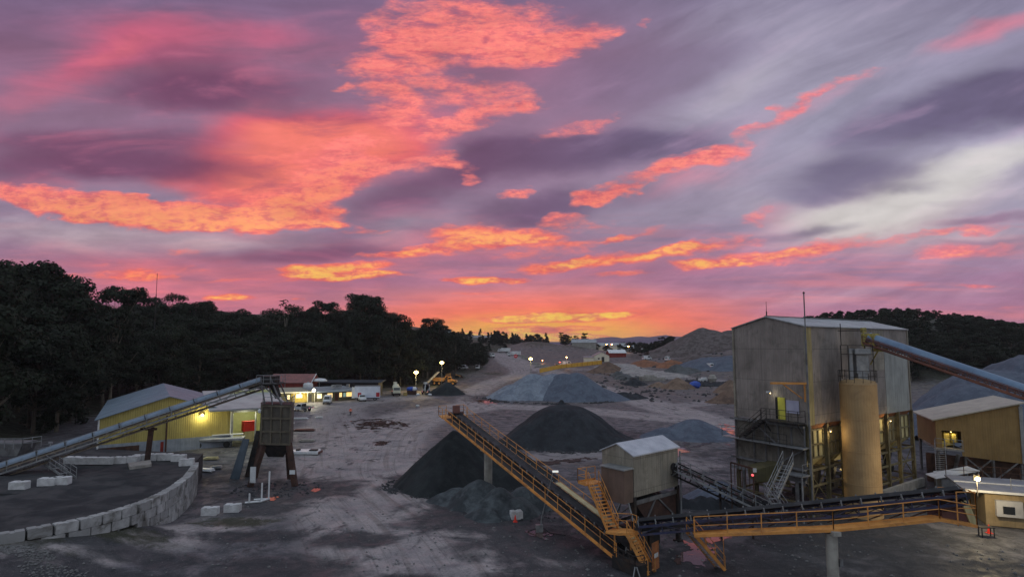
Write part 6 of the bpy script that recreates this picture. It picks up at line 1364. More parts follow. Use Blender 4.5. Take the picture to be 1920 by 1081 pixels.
# ================================================================ vehicles (local: +x forward)
def wheels(t, xs, y, r, w_=.26, hub=True):
    for x in xs:
        for s in (-1, 1):
            wb_ = MB().tube((x, s*y-w_/2, r), (x, s*y+w_/2, r), r, 18).build('wheel', M_tyre, t, world=False)
            if hub: MB().tube((x, s*(y+w_/2)-.01, r), (x, s*(y+w_/2)+.015*s, r), r*.55, 12).build('rim', M_galv, wb_, world=False)
M_tail = emat('tail_light', (220,30,24), .6); M_head = mat('headlight', (230,230,220), (210,210,200), .2)
def lights(t, xf, xb, y, zf, zb):
    for s in (-1, 1):
        MB().box((xf, s*y, zf), (.06, .3, .18)).build('headlight', M_head, t, world=False); MB().box((xb, s*y, zb), (.06, .18, .3)).build('tail_light', M_tail, t, world=False)
def van(label, p, rz, m=None, scale=1.0, group=None):
    m = m or M_white; t = thing('van', label, 'van', p, rz, group)
    tp = lambda z: 1.0 if z < 1.1 else 1-.14*(z-1.1)/1.1
    MB().extr([(-2.45, .32), (-2.5, 1.0), (-2.42, 2.05), (-2.2, 2.2), (1.0, 2.2), (1.35, 2.08), (2.0, 1.25), (2.5, 1.0), (2.55, .4), (2.4, .32)], 1.85, tp).build('body', m, t, world=False, bevel=.03)
    MB().slab([(1.44, -.70, 2.0), (1.44, .70, 2.0), (2.04, .80, 1.28), (2.04, -.80, 1.28)], .02, (1, 0, .8)).build('windscreen', M_glass, t, world=False)
    for s in (-1, 1):
        MB().slab([(.1, s*.905, 1.25), (1.75, s*.905, 1.25), (1.25, s*.83, 1.95), (.1, s*.83, 1.95)], .02, (0, s, 0)).build('side_window', M_glass, t, world=False)
    MB().slab([(-2.47, -.7, 1.3), (-2.47, .7, 1.3), (-2.43, .66, 1.95), (-2.43, -.66, 1.95)], .02, (-1, 0, 0)).build('rear_window', M_glass, t, world=False)
    MB().box((2.52, 0, .5), (.14, 1.7, .26)).build('bumper', M_dsteel, t, world=False)
    wheels(t, (-1.5, 1.6), .84, .34); lights(t, 2.5, -2.5, .72, .9, .9); return t
def ute(label, p, rz, m=None, group=None, cat='utility truck'):
    m = m or M_white; t = thing('utility_truck', label, cat, p, rz, group)
    tp = lambda z: 1.0 if z < 1.1 else 1-.18*(z-1.1)/.7
    MB().extr([(-.5, .4), (-.5, 1.1), (-.35, 1.75), (.65, 1.78), (1.25, 1.15), (2.35, 1.0), (2.45, .45)], 1.8, tp).build('cab', m, t, world=False, bevel=.03)
    MB().slab([(.73, -.68, 1.7), (.73, .68, 1.7), (1.25, .78, 1.18), (1.25, -.78, 1.18)], .02, (1, 0, .9)).build('windscreen', M_glass, t, world=False)
    for s in (-1, 1): MB().slab([(-.38, s*.90, 1.15), (1.05, s*.90, 1.15), (.62, s*.80, 1.68), (-.3, s*.80, 1.68)], .02, (0, s, 0)).build('side_window', M_glass, t, world=False)
    MB().box((-1.6, 0, .85), (2.1, 1.85, .1)).box((-1.6, -.9, 1.05), (2.1, .05, .35)).box((-1.6, .9, 1.05), (2.1, .05, .35)).box((-2.63, 0, 1.05), (.05, 1.8, .35)).build('tray', M_galv, t, world=False)
    MB().box((-.56, 0, 1.35), (.06, 1.6, .8)).build('headboard', M_dsteel, t, world=False)
    wheels(t, (-1.6, 1.6), .8, .38); lights(t, 2.42, -2.66, .7, .85, .85); return t
def truck_wheels(t, xs): wheels(t, xs, .98, .5, .34)
def cab(t, x0, m, w_=2.3, h=2.7):
    MB().extr([(x0, .7), (x0, h), (x0+1.3, h), (x0+1.75, 1.7), (x0+1.85, .7)], w_).build('cab', m, t, world=False, bevel=.05)
    MB().slab([(x0+1.37, -w_*.42, h-.15), (x0+1.37, w_*.42, h-.15), (x0+1.76, w_*.42, 1.75), (x0+1.76, -w_*.42, 1.75)], .02, (1, 0, .4)).build('windscreen', M_glass, t, world=False)
    for s in (-1, 1): MB().box((x0+.85, s*(w_/2+.005), 2.05), (.8, .02, .65)).build('side_window', M_glass, t, world=False)
    MB().box((x0+1.9, 0, .7), (.14, w_, .4)).build('bumper', M_dsteel, t, world=False)
def mixer(label, p, rz, m, md, group=None, stripe=None):
    t = thing('mixer_truck', label, 'mixer truck', p, rz, group)
    MB().box((-.6, 0, .85), (7.0, .9, .3)).build('chassis', M_dsteel, t, world=False); cab(t, 2.3, m)
    ax_ = Vector((-1, 0, .32)).normalized(); c = Vector((1.9, 0, 1.75))
    dr_ = MB().lathe(c, [(0, 0), (.75, .1), (1.12, 1.4), (1.15, 2.3), (.55, 4.4), (.42, 4.5), (0, 4.5)], 20, axis=ax_).build('drum', md, t, world=False, smooth=True)
    if stripe:
        mb = MB()
        for k in range(40):
            f0, f1 = k/40, (k+1)/40; a0, a1 = f0*2*math.pi*1.4, f1*2*math.pi*1.4
            M = ax_.to_track_quat('Z', 'Y').to_matrix(); e = lambda f, a, dz: c+M @ Vector((1.18*math.cos(a), 1.18*math.sin(a), .9+f*1.4+dz))
            mb.quad(e(f0, a0, 0), e(f0, a0, .3), e(f1, a1, .3), e(f1, a1, 0))
        mb.build('stripe', stripe, dr_, world=False)
    MB().slab([(-2.6, -.6, 3.7), (-2.6, .6, 3.7), (-3.5, .5, 3.9), (-3.5, -.5, 3.9)], .5).box((-3.2, 0, 2.2), (.3, .3, 2.4)).build('hopper', m, t, world=False)
    MB().beam((-3.4, 0, 2.4), (-4.2, .2, 1.3), .45, .12).build('chute', M_galv, t, world=False)
    truck_wheels(t, (3.2, -.9, -2.2)); lights(t, 4.2, -4.0, .85, .95, .95); return t
def box_truck(label, p, rz, L, H_, group=None, mbx=None):
    t = thing('box_truck', label, 'truck', p, rz, group)
    MB().box((-.5, 0, .8), (L, 1.0, .3)).build('chassis', M_dsteel, t, world=False)
    MB().box((-.8, 0, .95+H_/2), (L-1.2, 2.45, H_)).build('cargo_box', mbx or M_white, t, world=False, bevel=.04); cab(t, L/2-1.0, M_white)
    truck_wheels(t, (L/2-.2, -L/2+1.3, -L/2+2.5)); lights(t, L/2+.9, -L/2-.25, .9, .95, 1.0); return t
M_mix = mat('cream_truck_paint', (214,210,186), (186,182,160), .5, 0, 1, dirt=(120,112,92), dirtamt=.5)
def rot_to(u1, Y1, u0, Y0): a = Pz(u1, Y1); b = Pz(u0, Y0); return math.atan2(a.y-b.y, a.x-b.x)
van('white van facing the camera in front of the site office windows', T(614, 756), R(-80))
ute('white utility truck parked left of the white van, tray towards the porch', T(599, 751), R(110))
ute('white utility truck nose-on beside the white cargo trailer', T(678, 751), R(-66))
ute('white car partly hidden beside the brilliant floodlight pole', T(566, 770), R(160), cat='car')
# white cargo trailer with red panels
p = Pz(691, 178); tl_ = thing('cargo_trailer', 'big white box trailer with red end panels between the office and the mixer truck', 'trailer', p, rz=R(8))
MB().box((0, 0, 2.45), (7.0, 2.5, 3.2)).build('cargo_box', mat('cool_white', (212,218,232), (190,196,212), .5, 0, 1, stripe=.01, sp=.5), tl_, world=False, bevel=.03)
MB().box((0, 0, 4.12), (7.1, 2.6, .12)).build('roof', M_galv, tl_, world=False)
for x in (-2.1, 3.0): MB().box((x, -1.27, 1.7), (.95, .04, 1.2)).build('red_panel', mat('red_sign', (172,40,48), (140,32,40), .5), tl_, world=False)
MB().box((0, -1.0, .7), (6.8, .3, .25)).build('chassis', M_dsteel, tl_, world=False); wheels(tl_, (-2.0, -.9, 2.2), .95, .45)
MB().box((-3.9, -.9, 2.3), (.8, .12, 3.1)).box((-4.25, -.2, 2.3), (.12, 1.4, 3.1)).build('front_bulkhead', M_white, tl_, world=False)
mixer('cream mixer truck parked nose-on right of the white cargo trailer', T(742, 740), R(-75), M_mix, M_mix)
mixer('mixer truck with a black and turquoise striped drum, parked left of the small black pile', T(797, 738)+Vector((0, 1.5, 0)), R(95), M_white, mat('black_drum', (34,36,44), (24,26,32), .4), stripe=mat('turquoise_paint', (86,178,190), (70,150,164), .5))
p = T(772, 739); sk2 = thing('tarped_skip', 'skip covered with a crumpled blue and white tarp between the two mixer trucks', 'skip', p)
def lumpmesh(c, r, seed, n=14, m=10, flat=.8):
    mb = MB(); vs = []
    for i in range(m+1):
        ph = math.pi*i/m
        for k in range(n):
            th_ = 2*math.pi*k/n; q0_ = Vector((math.sin(ph)*math.cos(th_)*r[0], math.sin(ph)*math.sin(th_)*r[1], math.cos(ph)*r[2]))
            q0_ *= 1+.45*float(fbm(np.array([q0_.x*1.3+seed]), np.array([q0_.y*1.3+q0_.z*2]), 3, seed)[0]); vs.append(Vector(c)+q0_)
    mb.add(vs, [(i*n+k, i*n+(k+1) % n, (i+1)*n+(k+1) % n, (i+1)*n+k) for i in range(m) for k in range(n)]); return mb
lumpmesh(p+up*1.7, (1.7, 1.2, .8), 3).build('tarp', mat('blue_tarp', (52,92,190), (40,70,150), .5, 0, 1.2), sk2); MB().box(p+up*.65, (2.9, 1.8, 1.3)).build('tub', M_rust, sk2); lumpmesh(p+Vector((.9, -.6, 1.8)), (.8, .7, .7), 5).build('white_sheet', M_white, sk2)
p = T(766, 741)+Vector((-.8, -1.2, 0)); tag(MB().box(p+up*.5, (1.1, .9, 1.0), rz=.3).box(p+up*1.06, (.8, .7, .12), rz=.3).build('pallet_cage', mat('ochre_crate', (168,146,90)), loc=p), 'ochre pallet cage at the corner of the tarped skip', 'crate')
for u, v in ((806, 741), (784, 741)): p = T(u, v); tag(lumpmesh(p+up*.3, (.6, .5, .35), int(u)).build('white_bag', M_white, loc=p), 'white bulk bag on the ground '+('right of' if u > 800 else 'left of')+' the striped drum truck', 'bag')
p = T(783, 762); tag(lumpmesh(p+up*.25, (.45, .4, .3), 9).build('white_bag', M_white, loc=p), 'lone white bag in the open yard above the stacker head', 'bag')
# articulated dump truck
M_cat = mat('machine_orange', (194,140,78), (150,104,60), .5, 0, 1, dirt=(110,82,58), dirtamt=.5)
def dumper(label, p, rz):
    t = thing('dump_truck', label, 'dump truck', p, rz)
    MB().extr([(-5.2, 2.6), (-4.4, 1.6), (-.4, 1.5), (.2, 2.2), (.5, 3.6), (1.0, 3.7), (1.0, 3.4), (.4, 3.3), (-.2, 2.9), (-5.2, 3.0)], 3.0).build('tray', M_cat, t, world=False, bevel=.04)
    MB().box((-1.5, 0, 1.25), (7.6, 1.0, .45)).build('chassis', M_dsteel, t, world=False)
    MB().extr([(1.2, 1.2), (1.2, 3.3), (2.6, 3.3), (2.9, 2.3), (4.6, 2.0), (4.8, 1.2)], 2.0).build('cab', M_cat, t, world=False, bevel=.05)
    for s in (-1, 1): MB().box((2.0, s*1.005, 2.75), (1.0, .02, .8)).build('side_window', M_glass, t, world=False)
    MB().box((2.78, 0, 2.8), (.1, 1.7, .8)).build('windscreen', M_glass, t, world=False)
    for x in (3.4, -2.0, -3.9):
        for s in (-1, 1):
            w_ = MB().tube((x, s*1.2-.32, .85), (x, s*1.2+.32, .85), .85, 20).build('wheel', M_tyre, t, world=False); MB().tube((x, s*1.5, .85), (x, s*1.55, .85), .42, 14).build('rim', M_cat, w_, world=False)
    lights(t, 4.82, -5.2, .8, 1.7, 2.7); return t
dumper('orange articulated dump truck parked side-on behind the small black pile', T(834, 722)+Vector((0, 1, 0)), R(-8))
p = T(838, 712)+Vector((2, 8, 0)); ld = thing('wheel_loader', 'orange wheel loader half hidden behind the articulated dump truck', 'wheel loader', p, rz=R(10))
MB().extr([(-3.4, 1.0), (-3.4, 2.2), (-1.2, 2.5), (-1.2, 1.0)], 1.9).build('engine_hood', M_cat, ld, world=False, bevel=.05)
MB().extr([(-1.1, 1.1), (-1.0, 3.5), (.5, 3.5), (.8, 2.0), (.6, 1.1)], 1.5).build('cab', mat('machine_dark', (60,54,50)), ld, world=False); MB().box((.72, 0, 2.7), (.06, 1.3, 1.1)).build('windscreen', M_glass, ld, world=False)
for s in (-1, 1): MB().beam((.6, s*.6, 1.9), (3.2, s*.6, 1.1), .25, .4).build('lift_arm', M_cat, ld, world=False)
MB().extr([(3.1, .2), (3.0, 1.5), (3.3, 1.6), (4.4, .25), (4.4, .15)], 2.9).build('bucket', M_rust, ld, world=False)
for x in (-2.2, 1.4):
    for s in (-1, 1): MB().tube((x, s*1.15-.3, .8), (x, s*1.15+.3, .8), .8, 18).build('wheel', M_tyre, ld, world=False)
p = T(806, 724); rp = thing('loading_ramp', 'slanting grey conveyor ramp leaning up beside the orange dump truck', 'ramp', p)
MB().beam(p+Vector((-2.2, 0, .3)), p+Vector((2.6, 6, 5.2)), .9, .35).build('ramp', M_conc, rp); MB().beam(p+Vector((2.0, 5.2, 4.5)), p+Vector((2.0, 5.2, 0)), .2, .2).build('leg', M_dsteel, rp)
van('small white van parked at the top of the gravel yard, facing the camera', T(895, 692), R(-92))
van('white van parked side-on beyond the wheel loader', T(868, 692), R(-20)); ute('light coloured utility truck parked left of the far side-on van', T(858, 690), R(-160))
for i, (u, v, rz, lb) in enumerate([(850, 663, 20, 'small white van on the bank under the forest trees')]): van(lb, T(u, v), R(rz))
# far trucks on the haul road: they sit on the rise
def far(u, Yd): p = Pz(u, Yd); p.z = hz(p.x, p.y); return p
tr1 = box_truck('white tanker-bodied truck at the road bend beneath the forest edge', far(904, 340), R(-60), 7, 2.6); 
box_truck('grey truck close behind the tanker at the road bend', far(917, 362), R(-50), 6.5, 2.2, mbx=M_steel)
box_truck('white truck on the far haul road, left of a pair', far(946, 400), R(170), 7, 2.2); box_truck('white truck on the far haul road, right of a pair', far(965, 372), R(175), 7, 2.0)
p = far(905, 330); M_o = M_cat; ld2 = thing('excavator', 'small orange machine in front of the tanker at the road bend', 'excavator', p, rz=R(200))
MB().box((0, 0, 1.6), (2.6, 2.2, 1.3)).build('body', M_cat, ld2, world=False, bevel=.06); MB().box((.9, .6, 2.6), (1.2, 1.0, 1.4)).build('cab', M_dsteel, ld2, world=False); MB().beam((1.2, -.3, 2.0), (3.4, -.3, 3.4), .3, .4).beam((3.4, -.3, 3.4), (4.4, -.3, 1.4), .25, .3).build('boom', M_cat, ld2, world=False); MB().box((4.3, -.3, 1.1), (.8, .8, .7)).build('bucket', M_rust, ld2, world=False)
for s in (-1, 1): MB().box((0, s*1.0, .45), (3.2, .5, .9)).build('track', M_tyre, ld2, world=False, bevel=.15)
# long yellow barrier wall and gear around it
Yb = 305; ya = far(1012, 282); yb = far(1052, 300); yc = far(1128, 318)
bt = thing('yellow_barrier', 'long yellow barrier wall bordering the far yard', 'barrier', ya); M_ybar = mat('yellow_barrier_paint', (222,172,72), (196,148,58), .6)
mb = MB(); 
for a, b in ((ya, yb), (yb, yc)): mb.beam(a+up*.9, b+up*.9, .3, 1.9)
mb.build('panel', M_ybar, bt); mb = MB()
for i in range(9): q_ = yb.lerp(yc, i/8)+Vector((0, -.3, 1.0)); mb.beam(q_-up*1.2, q_+up*1.0, .18, .18)
mb.build('post', mat('orange_post', (206,130,50)), bt)
u_ = ute('white utility truck with red warning lights behind the yellow barrier', far(1050, 312), R(10)); MB().box((-.2, 0, 1.95), (.4, 1.2, .22)).build('beacon_bar', emat('beacon_red', (255,70,40), 6), u_, world=False)
van('second white vehicle among the warning lights behind the yellow barrier', far(1063, 314), R(15))
pole_lamp('marker_lamp', 'small orange warning lamp above the white utility truck', Pz(1062, 309), 4.6, emat('amber_lamp', (255,150,60), 12), 500, (1, .5, .2), .32)
p = T(967, 680); rsn = thing('road_sign', 'round red sign on a post beside the far haul road', 'sign', p); MB().tube(p, p+up*3.2, .08, 6).build('post', M_galv, rsn); MB().tube(p+Vector((0, -.1, 3.6)), p+Vector((0, -.16, 3.6)), 1.0, 20).build('disc', mat('sign_red', (214,40,50), (190,34,44), .5), rsn); MB().box(p+Vector((0, -.18, 3.6)), (1.2, .03, .3)).build('bar', M_white, rsn)
for i, (u, v, l) in enumerate([(1004, 683, 6), (1016, 688, 8), (1026, 691, 6), (985, 672, 5), (978, 668, 4)]):
    p = T(u, v); tag(MB().box(p+up*.35, (l, 1.0, .5), rz=-.4).box(p+up*.8, (l*.7, .8, .4), rz=-.38).build('barrier_stack', M_conc, loc=p, bevel=.05), ['pale barrier stack right under the haul road lamp', 'longest pale barrier stack, right of the haul road lamp', 'pale barrier stack furthest right of the haul road lamp', 'pale barrier stack between the red sign and the lamp', 'pale barrier stack at the foot of the red sign'][i], 'barrier')
p = T(1017, 681); pole_lamp('marker_lamp', 'low orange lamp among the pale barriers by the haul road', p, 1.6, MATS['amber_lamp'], 300, (1, .5, .2), .3)
# white gabled site hut
G0, G1 = far(1114, 330), far(1142, 330); sh2 = thing('site_hut', 'white gabled hut with a dark door beyond the long yellow barrier', 'hut', G0)
hw_ = [(G0.x, G0.y), (G1.x, G1.y), (G1.x, G1.y+10), (G0.x, G0.y+10)]; g = min(G0.z, G1.z)
gable_shell(hw_, g-.5, g+3.4, g+5.2, sh2, mat('cream_wall', (226,218,198), (206,198,180), .7), M_galv, oh=.2)
MB().box(Vector(((G0.x+G1.x)/2+.6, G0.y-.04, g+1.5)), (1.4, .06, 2.6)).build('door', M_dsteel, sh2); MB().box(Vector(((G0.x+G1.x)/2-1.6, G0.y-.04, g+1.9)), (.8, .06, .8)).build('window', M_glass, sh2)
G2 = far(1096, 328); s3 = thing('low_shed', 'low white lean-to shed joined left of the white gabled hut', 'shed', G2)
MB().box(G2+Vector((2.4, 2, 1.4)), (5.2, 4, 2.8)).build('wall', MATS['cream_wall'], s3); MB().slab([G2+Vector((-.4, -.3, 2.85)), G2+Vector((5.1, -.3, 2.85)), G2+Vector((5.1, 4.3, 3.4)), G2+Vector((-.4, 4.3, 3.4))], .12, (0, 0, 1)).build('roof', M_galv, s3)
def farshed(name, label, u, Yd, w_, d_, h, hr, mw, mr, rz=0.0):
    p = far(u, Yd); t = thing(name, label, 'building', p); c, s = math.cos(rz), math.sin(rz)
    Pq = [Vector((p.x+x*c-y*s, p.y+x*s+y*c)) for x, y in ((-w_/2, 0), (-w_/2, d_), (w_/2, d_), (w_/2, 0))]
    Pq = [Pq[3], Pq[2], Pq[1], Pq[0]]; gable_shell([(q_.x, q_.y) for q_ in Pq], p.z-1, p.z+h, p.z+hr, t, mw, mr, oh=.3); return t
farshed('warehouse', 'wide pale roofed warehouse behind the brown bank in the far yard', 1095, 430, 17, 12, 3.6, 6.0, M_conc, M_roofm, -.1)
farshed('warehouse', 'red-walled shed with a white roof right of the white gabled hut', 1158, 360, 10, 8, 2.6, 4.4, mat('red_wall', (146,60,50)), M_white, .1)
farshed('warehouse', 'cream factory block with lit yellow windows in the distance', 1142, 470, 16, 10, 5, 7, MATS['cream_wall'], M_roofm, .05)
p = far(1140, 468); 
farshed('far_house', 'distant flat roofed house left of the tree clump', 1168, 520, 14, 9, 3.4, 5.2, M_white, M_roofm)
farshed('far_house', 'distant long shed at the right of the forest end', 905, 500, 26, 9, 3.0, 4.8, M_conc, mat('pale_grey_roof', (150,146,150), (130,128,132), .6))
wh = farshed('white_house', 'little white house among the trees on the wooded ridge', 835, 376, 6, 5, 4.2, 6.0, M_white, M_roofm)
for i, (u, Yd, lb) in enumerate([(1137, 455, 'distant yellow lamp left of the pair beyond the white gabled hut'), (1147, 450, 'distant yellow lamp right of the pair beyond the white gabled hut'), (1178, 425, 'distant orange lamp left of the tree clump')]):
    q_ = Pz(u, Yd); g = hz(q_.x, q_.y); pole_lamp('far_lamp', lb, q_, 5.0 if i < 2 else 4.0, MATS['amber_lamp'], 400, (1, .6, .3), .6)
rt = random.Random(5)                                        # scattered houses of the far town
for i in range(26):
    u = rt.uniform(1150, 1245); Yd = rt.uniform(620, 1150); p = far(u, Yd); s = rt.uniform(7, 13)
    t = thing('town_house', 'tiny pale house of the far town below the purple range, %s part' % ('left' if u < 1180 else 'middle' if u < 1215 else 'right'), 'house', p, group='houses of the far town')
    Pq = [(p.x+s/2, p.y), (p.x+s/2, p.y+8), (p.x-s/2, p.y+8), (p.x-s/2, p.y)]
    gable_shell(Pq, p.z-2, p.z+3.2, p.z+5.4, t, M_white if rt.random() < .6 else M_conc, M_roofm if rt.random() < .6 else M_redf, oh=.3)
for i, (u, v, lb) in enumerate([(1213, 674, 'left one of three distant white vehicles below the trees'), (1252, 676, 'middle one of three distant white vehicles below the trees'), (1330, 690, 'white vehicle on the flat slate heap level')]):
    van(lb, T(u, v), R(20+40*i))
box_truck('white truck at the foot of the huge overburden heap', far(1366, 330), R(170), 7, 2.2)
# blocks, blue tarp, drum near the grey-brown pile
p = T(1215, 713); tag(MB().box(p+up*.9, (7, 1.6, 1.8), rz=-.08).box(p+Vector((5.2, .3, .6)), (3.4, 1.4, 1.2), rz=-.02).box(p+Vector((.6, .2, 2.05)), (4, 1.2, .5), rz=-.06).build('slab_stack', M_conc, loc=p, bevel=.06), 'stack of pale concrete slabs left of the grey-brown pile', 'slabs')
p = T(1303, 727); tag(lumpmesh(p+up*1.2, (2.2, 1.4, 1.3), 12).build('tarp_heap', MATS['blue_tarp'], loc=p), 'bright blue tarp heap right of the grey-brown pile', 'tarp')
p = T(1336, 719); dm = thing('mixer_bowl', 'pale grey mixer bowl standing among black scrap right of the blue tarp', 'bowl', p); MB().lathe(p+up*.4, [(0, 0), (1.1, .1), (1.7, 1.6), (1.0, 3.0), (.7, 3.1)], 16).build('bowl', M_conc, dm); MB().box(p+up*.2, (2, 2, .4)).build('base', M_dsteel, dm)
p = T(1318, 717); tag(MB().box(p+up*.8, (3.2, 1.6, 1.6), rz=.2).box(p+Vector((.4, 0, 1.8)), (1.8, 1.2, .5), rz=.1).build('scrap_bin', M_white, loc=p, bevel=.08), 'white scrap bin between the blue tarp and the mixer bowl', 'bin')
rocks('scrap', 'black scrap and rubble left of the screening house', [(T(1350, 722).x, T(1350, 722).y, 9, 4), (T(1310, 716).x, T(1310, 716).y, 5, 3)], 260, .3, .9, MATS['dark_rock'], 21)

# ================================================================ person in hi-vis walking in the yard
def person(p, rz, label):
    t = thing('person', label, 'person', p, rz); vs = []; es = []; rad = []
    def V(co, r): vs.append(co); rad.append(r); return len(vs)-1
    pel = V((0, 0, .95), (.16, .12)); sp_ = V((0, .0, 1.15), (.14, .11)); ch = V((0, .0, 1.38), (.19, .13)); nk = V((0, .01, 1.52), (.06, .06)); hd1 = V((0, .03, 1.60), (.085, .09)); hd2 = V((0, .03, 1.72), (.085, .1))
    es += [(pel, sp_), (sp_, ch), (ch, nk), (nk, hd1), (hd1, hd2)]
    for s in (-1, 1):
        st_ = s*.14; h = V((s*.10, 0, .88), (.1, .1)); k = V((s*.11, .08+st_*.6, .5), (.07, .075)); a = V((s*.11, st_*1.2-.02, .1), (.045, .05)); f = V((s*.12, st_*1.2+.14, .04), (.045, .03))
        es += [(pel, h), (h, k), (k, a), (a, f)]
        sh_ = V((s*.22, 0, 1.42), (.07, .07)); el = V((s*.27, -.04-st_*.5, 1.14), (.045, .05)); wr = V((s*.27, .1-st_*.6, .9), (.03, .035)); hn = V((s*.27, .13-st_*.6, .82), (.04, .022))
        es += [(ch, sh_), (sh_, el), (el, wr), (wr, hn)]
        for j in range(4): f1 = V((s*.27, .10+j*.02-st_*.6, .75+abs(j-1.5)*.008), (.009, .009)); es += [(hn, f1)]
        th_ = V((s*.25, .17-st_*.6, .80), (.009, .009)); es += [(hn, th_)]
    me = bpy.data.meshes.new('body'); me.from_pydata(vs, es, []); o = bpy.data.objects.new('body', me); COL.objects.link(o); o.parent = t
    md = o.modifiers.new('skin', 'SKIN'); 
    for i, r in enumerate(rad): me.skin_vertices[0].data[i].radius = r
    me.skin_vertices[0].data[0].use_root = True
    sb = o.modifiers.new('sub', 'SUBSURF'); sb.levels = 1; sb.render_levels = 2
    m = bpy.data.materials.new('workwear'); m.use_nodes = True; b = m.node_tree.nodes['Principled BSDF']; k = NB(m.node_tree)
    sx = k.n('ShaderNodeSeparateXYZ'); k.link(k.n('ShaderNodeTexCoord').outputs['Object'], sx.inputs[0]); z = sx.outputs[2]
    c = k.mix(k.ss(z, .93, .96), s2l((30,30,38))+(1,), s2l((226,92,50))+(1,)); c = k.mix(k.ss(z, 1.52, 1.54), c, s2l((190,140,115))+(1,)); b1 = k.m('MULTIPLY', k.ss(z, 1.12, 1.13), k.ss(z, 1.19, 1.18)); c = k.mix(b1, c, s2l((220,220,200))+(1,))
    k.link(c, b.inputs['Base Color']); b.inputs['Roughness'].default_value = .8; me.materials.append(m)
    MB().lathe((0, .03, 1.72), [(.13, .0), (.115, .05), (.08, .11), (0, .135)], 12).box((0, .13, 1.725), (.16, .1, .02)).build('hard_hat', M_white, t, world=False)
    return t
person(T(657, 779), R(200), 'person in an orange hi-vis shirt and black trousers walking across the yard')

# ================================================================ trees
def leafmat(name, c1, c2):
    m = bpy.data.materials.new(name); m.use_nodes = True; b = m.node_tree.nodes['Principled BSDF']; k = NB(m.node_tree)
    oi = k.n('ShaderNodeObjectInfo').outputs['Random']; pos = k.n('ShaderNodeNewGeometry').outputs['Position']; isl = k.n('ShaderNodeNewGeometry').outputs['Random Per Island']
    f = k.m('ADD', k.m('MULTIPLY', oi, .5), k.m('MULTIPLY', k.noise(pos, .3, 3, .6), .6), clamp=True)
    c = k.mix(f, s2l(c1)+(1,), s2l(c2)+(1,)); c = k.mix(k.m('MULTIPLY', isl, .55), c, tuple(x*.35 for x in s2l(c1))+(1,))
    k.link(c, b.inputs['Base Color']); b.inputs['Roughness'].default_value = .75; b.inputs['Specular IOR Level'].default_value = .15
    return m
M_leaf = leafmat('gum_leaves', (32,40,31), (50,56,42)); M_leaf2 = leafmat('pine_needles', (26,34,28), (36,44,34))
M_bark = mat('gum_bark', (124,116,104), (84,76,66), .9, 0, 2.0); M_bark2 = mat('dark_bark', (74,66,58), (52,46,42), .9)
def crown_mesh(name, seed, H_, Rr, clumps, per, lsz, shape='gum', base=.3):
    rg = np.random.RandomState(seed); vs = []; fs = []; cl = []
    for i in range(clumps):
        if shape == 'gum':
            t = rg.uniform(base, 1.0); w_ = math.sin(math.pi*min(1, (t-base*.6)/(1.08-base*.6))**.8)*.95+.12
            a = rg.uniform(0, 6.283); r = Rr*w_*math.sqrt(rg.uniform(.1, 1.0)); c = (r*math.cos(a), r*math.sin(a), t*H_*.93)
            rad = Rr*rg.uniform(.26, .46); sq = rg.uniform(.55, .8)
        elif shape == 'umbrella':
            t = rg.choice([.98, .92, .80, .66, .5])+rg.uniform(-.03, .03); a = rg.uniform(0, 6.283); r = Rr*rg.uniform(.1, .9)*(1.35-t*.55); c = (r*math.cos(a), r*math.sin(a), t*H_*.95)
            rad = Rr*rg.uniform(.24, .38); sq = .6
        else:
            t = rg.uniform(.12, 1.0); a = rg.uniform(0, 6.283); r = Rr*(1.05-t)*rg.uniform(.5, 1); c = (r*math.cos(a), r*math.sin(a), t*H_*.97); rad = Rr*rg.uniform(.18, .34)*(1.2-t*.7); sq = .5
        cl.append((c, rad))
        for j in range(per):
            d = rg.normal(size=3); d /= np.linalg.norm(d)+1e-9
            if d[2] < -.2 and rg.rand() < .6: d[2] = -d[2]
            rr = rad*rg.uniform(.55, 1.08); p = np.array([c[0]+d[0]*rr, c[1]+d[1]*rr, c[2]+d[2]*rr*sq])
            n_ = d*1.0+rg.normal(size=3)*.55+np.array([0, 0, .35]); n_ /= np.linalg.norm(n_)
            x = np.cross(n_, rg.normal(size=3)); x /= np.linalg.norm(x)+1e-9; y = np.cross(n_, x); s = lsz*rg.uniform(.6, 1.3)
            k = len(vs); vs += [tuple(p-x*s*.5-y*s*.9), tuple(p+x*s*.5-y*s*.3), tuple(p+x*s*.45+y*s*.9), tuple(p-x*s*.5+y*s*.4)]; fs.append((k, k+1, k+2, k+3))
    me = bpy.data.meshes.new(name); me.from_pydata(vs, [], fs); me.update(); return me, cl
def trunk_mesh(name, seed, H_, cl, r0, m):
    rg = random.Random(seed); mb = MB(); p = Vector((0, 0, -.6)); pts = [p]; n = 6
    for i in range(n): p = Vector((rg.uniform(-.25, .25)*i*.35, rg.uniform(-.25, .25)*i*.35, H_*.82*(i+1)/n)); pts.append(p)
    for i in range(n): mb.tube(pts[i], pts[i+1], r0*(1-i/n*.8), 7, r0*(1-(i+1)/n*.8), cap=False)
    for c, rad in cl[::2]:
        c = Vector(c); f = max(.25, min(.85, c.z/H_-.22)); s = pts[0].lerp(pts[-1], f) if True else c
        i = min(n-1, int(f*n)); s = pts[i].lerp(pts[i+1], f*n-i); mid_ = (s+c)/2+Vector((0, 0, -.05*H_*.3)); mb.tube(s, mid_, r0*.34, 5, r0*.24, cap=False).tube(mid_, c, r0*.24, 5, r0*.08, cap=False)
    me = bpy.data.meshes.new(name); me.from_pydata([tuple(v) for v in mb.v], [], mb.f); me.update(); me.materials.append(m); me.shade_smooth(); return me
PROT = {}
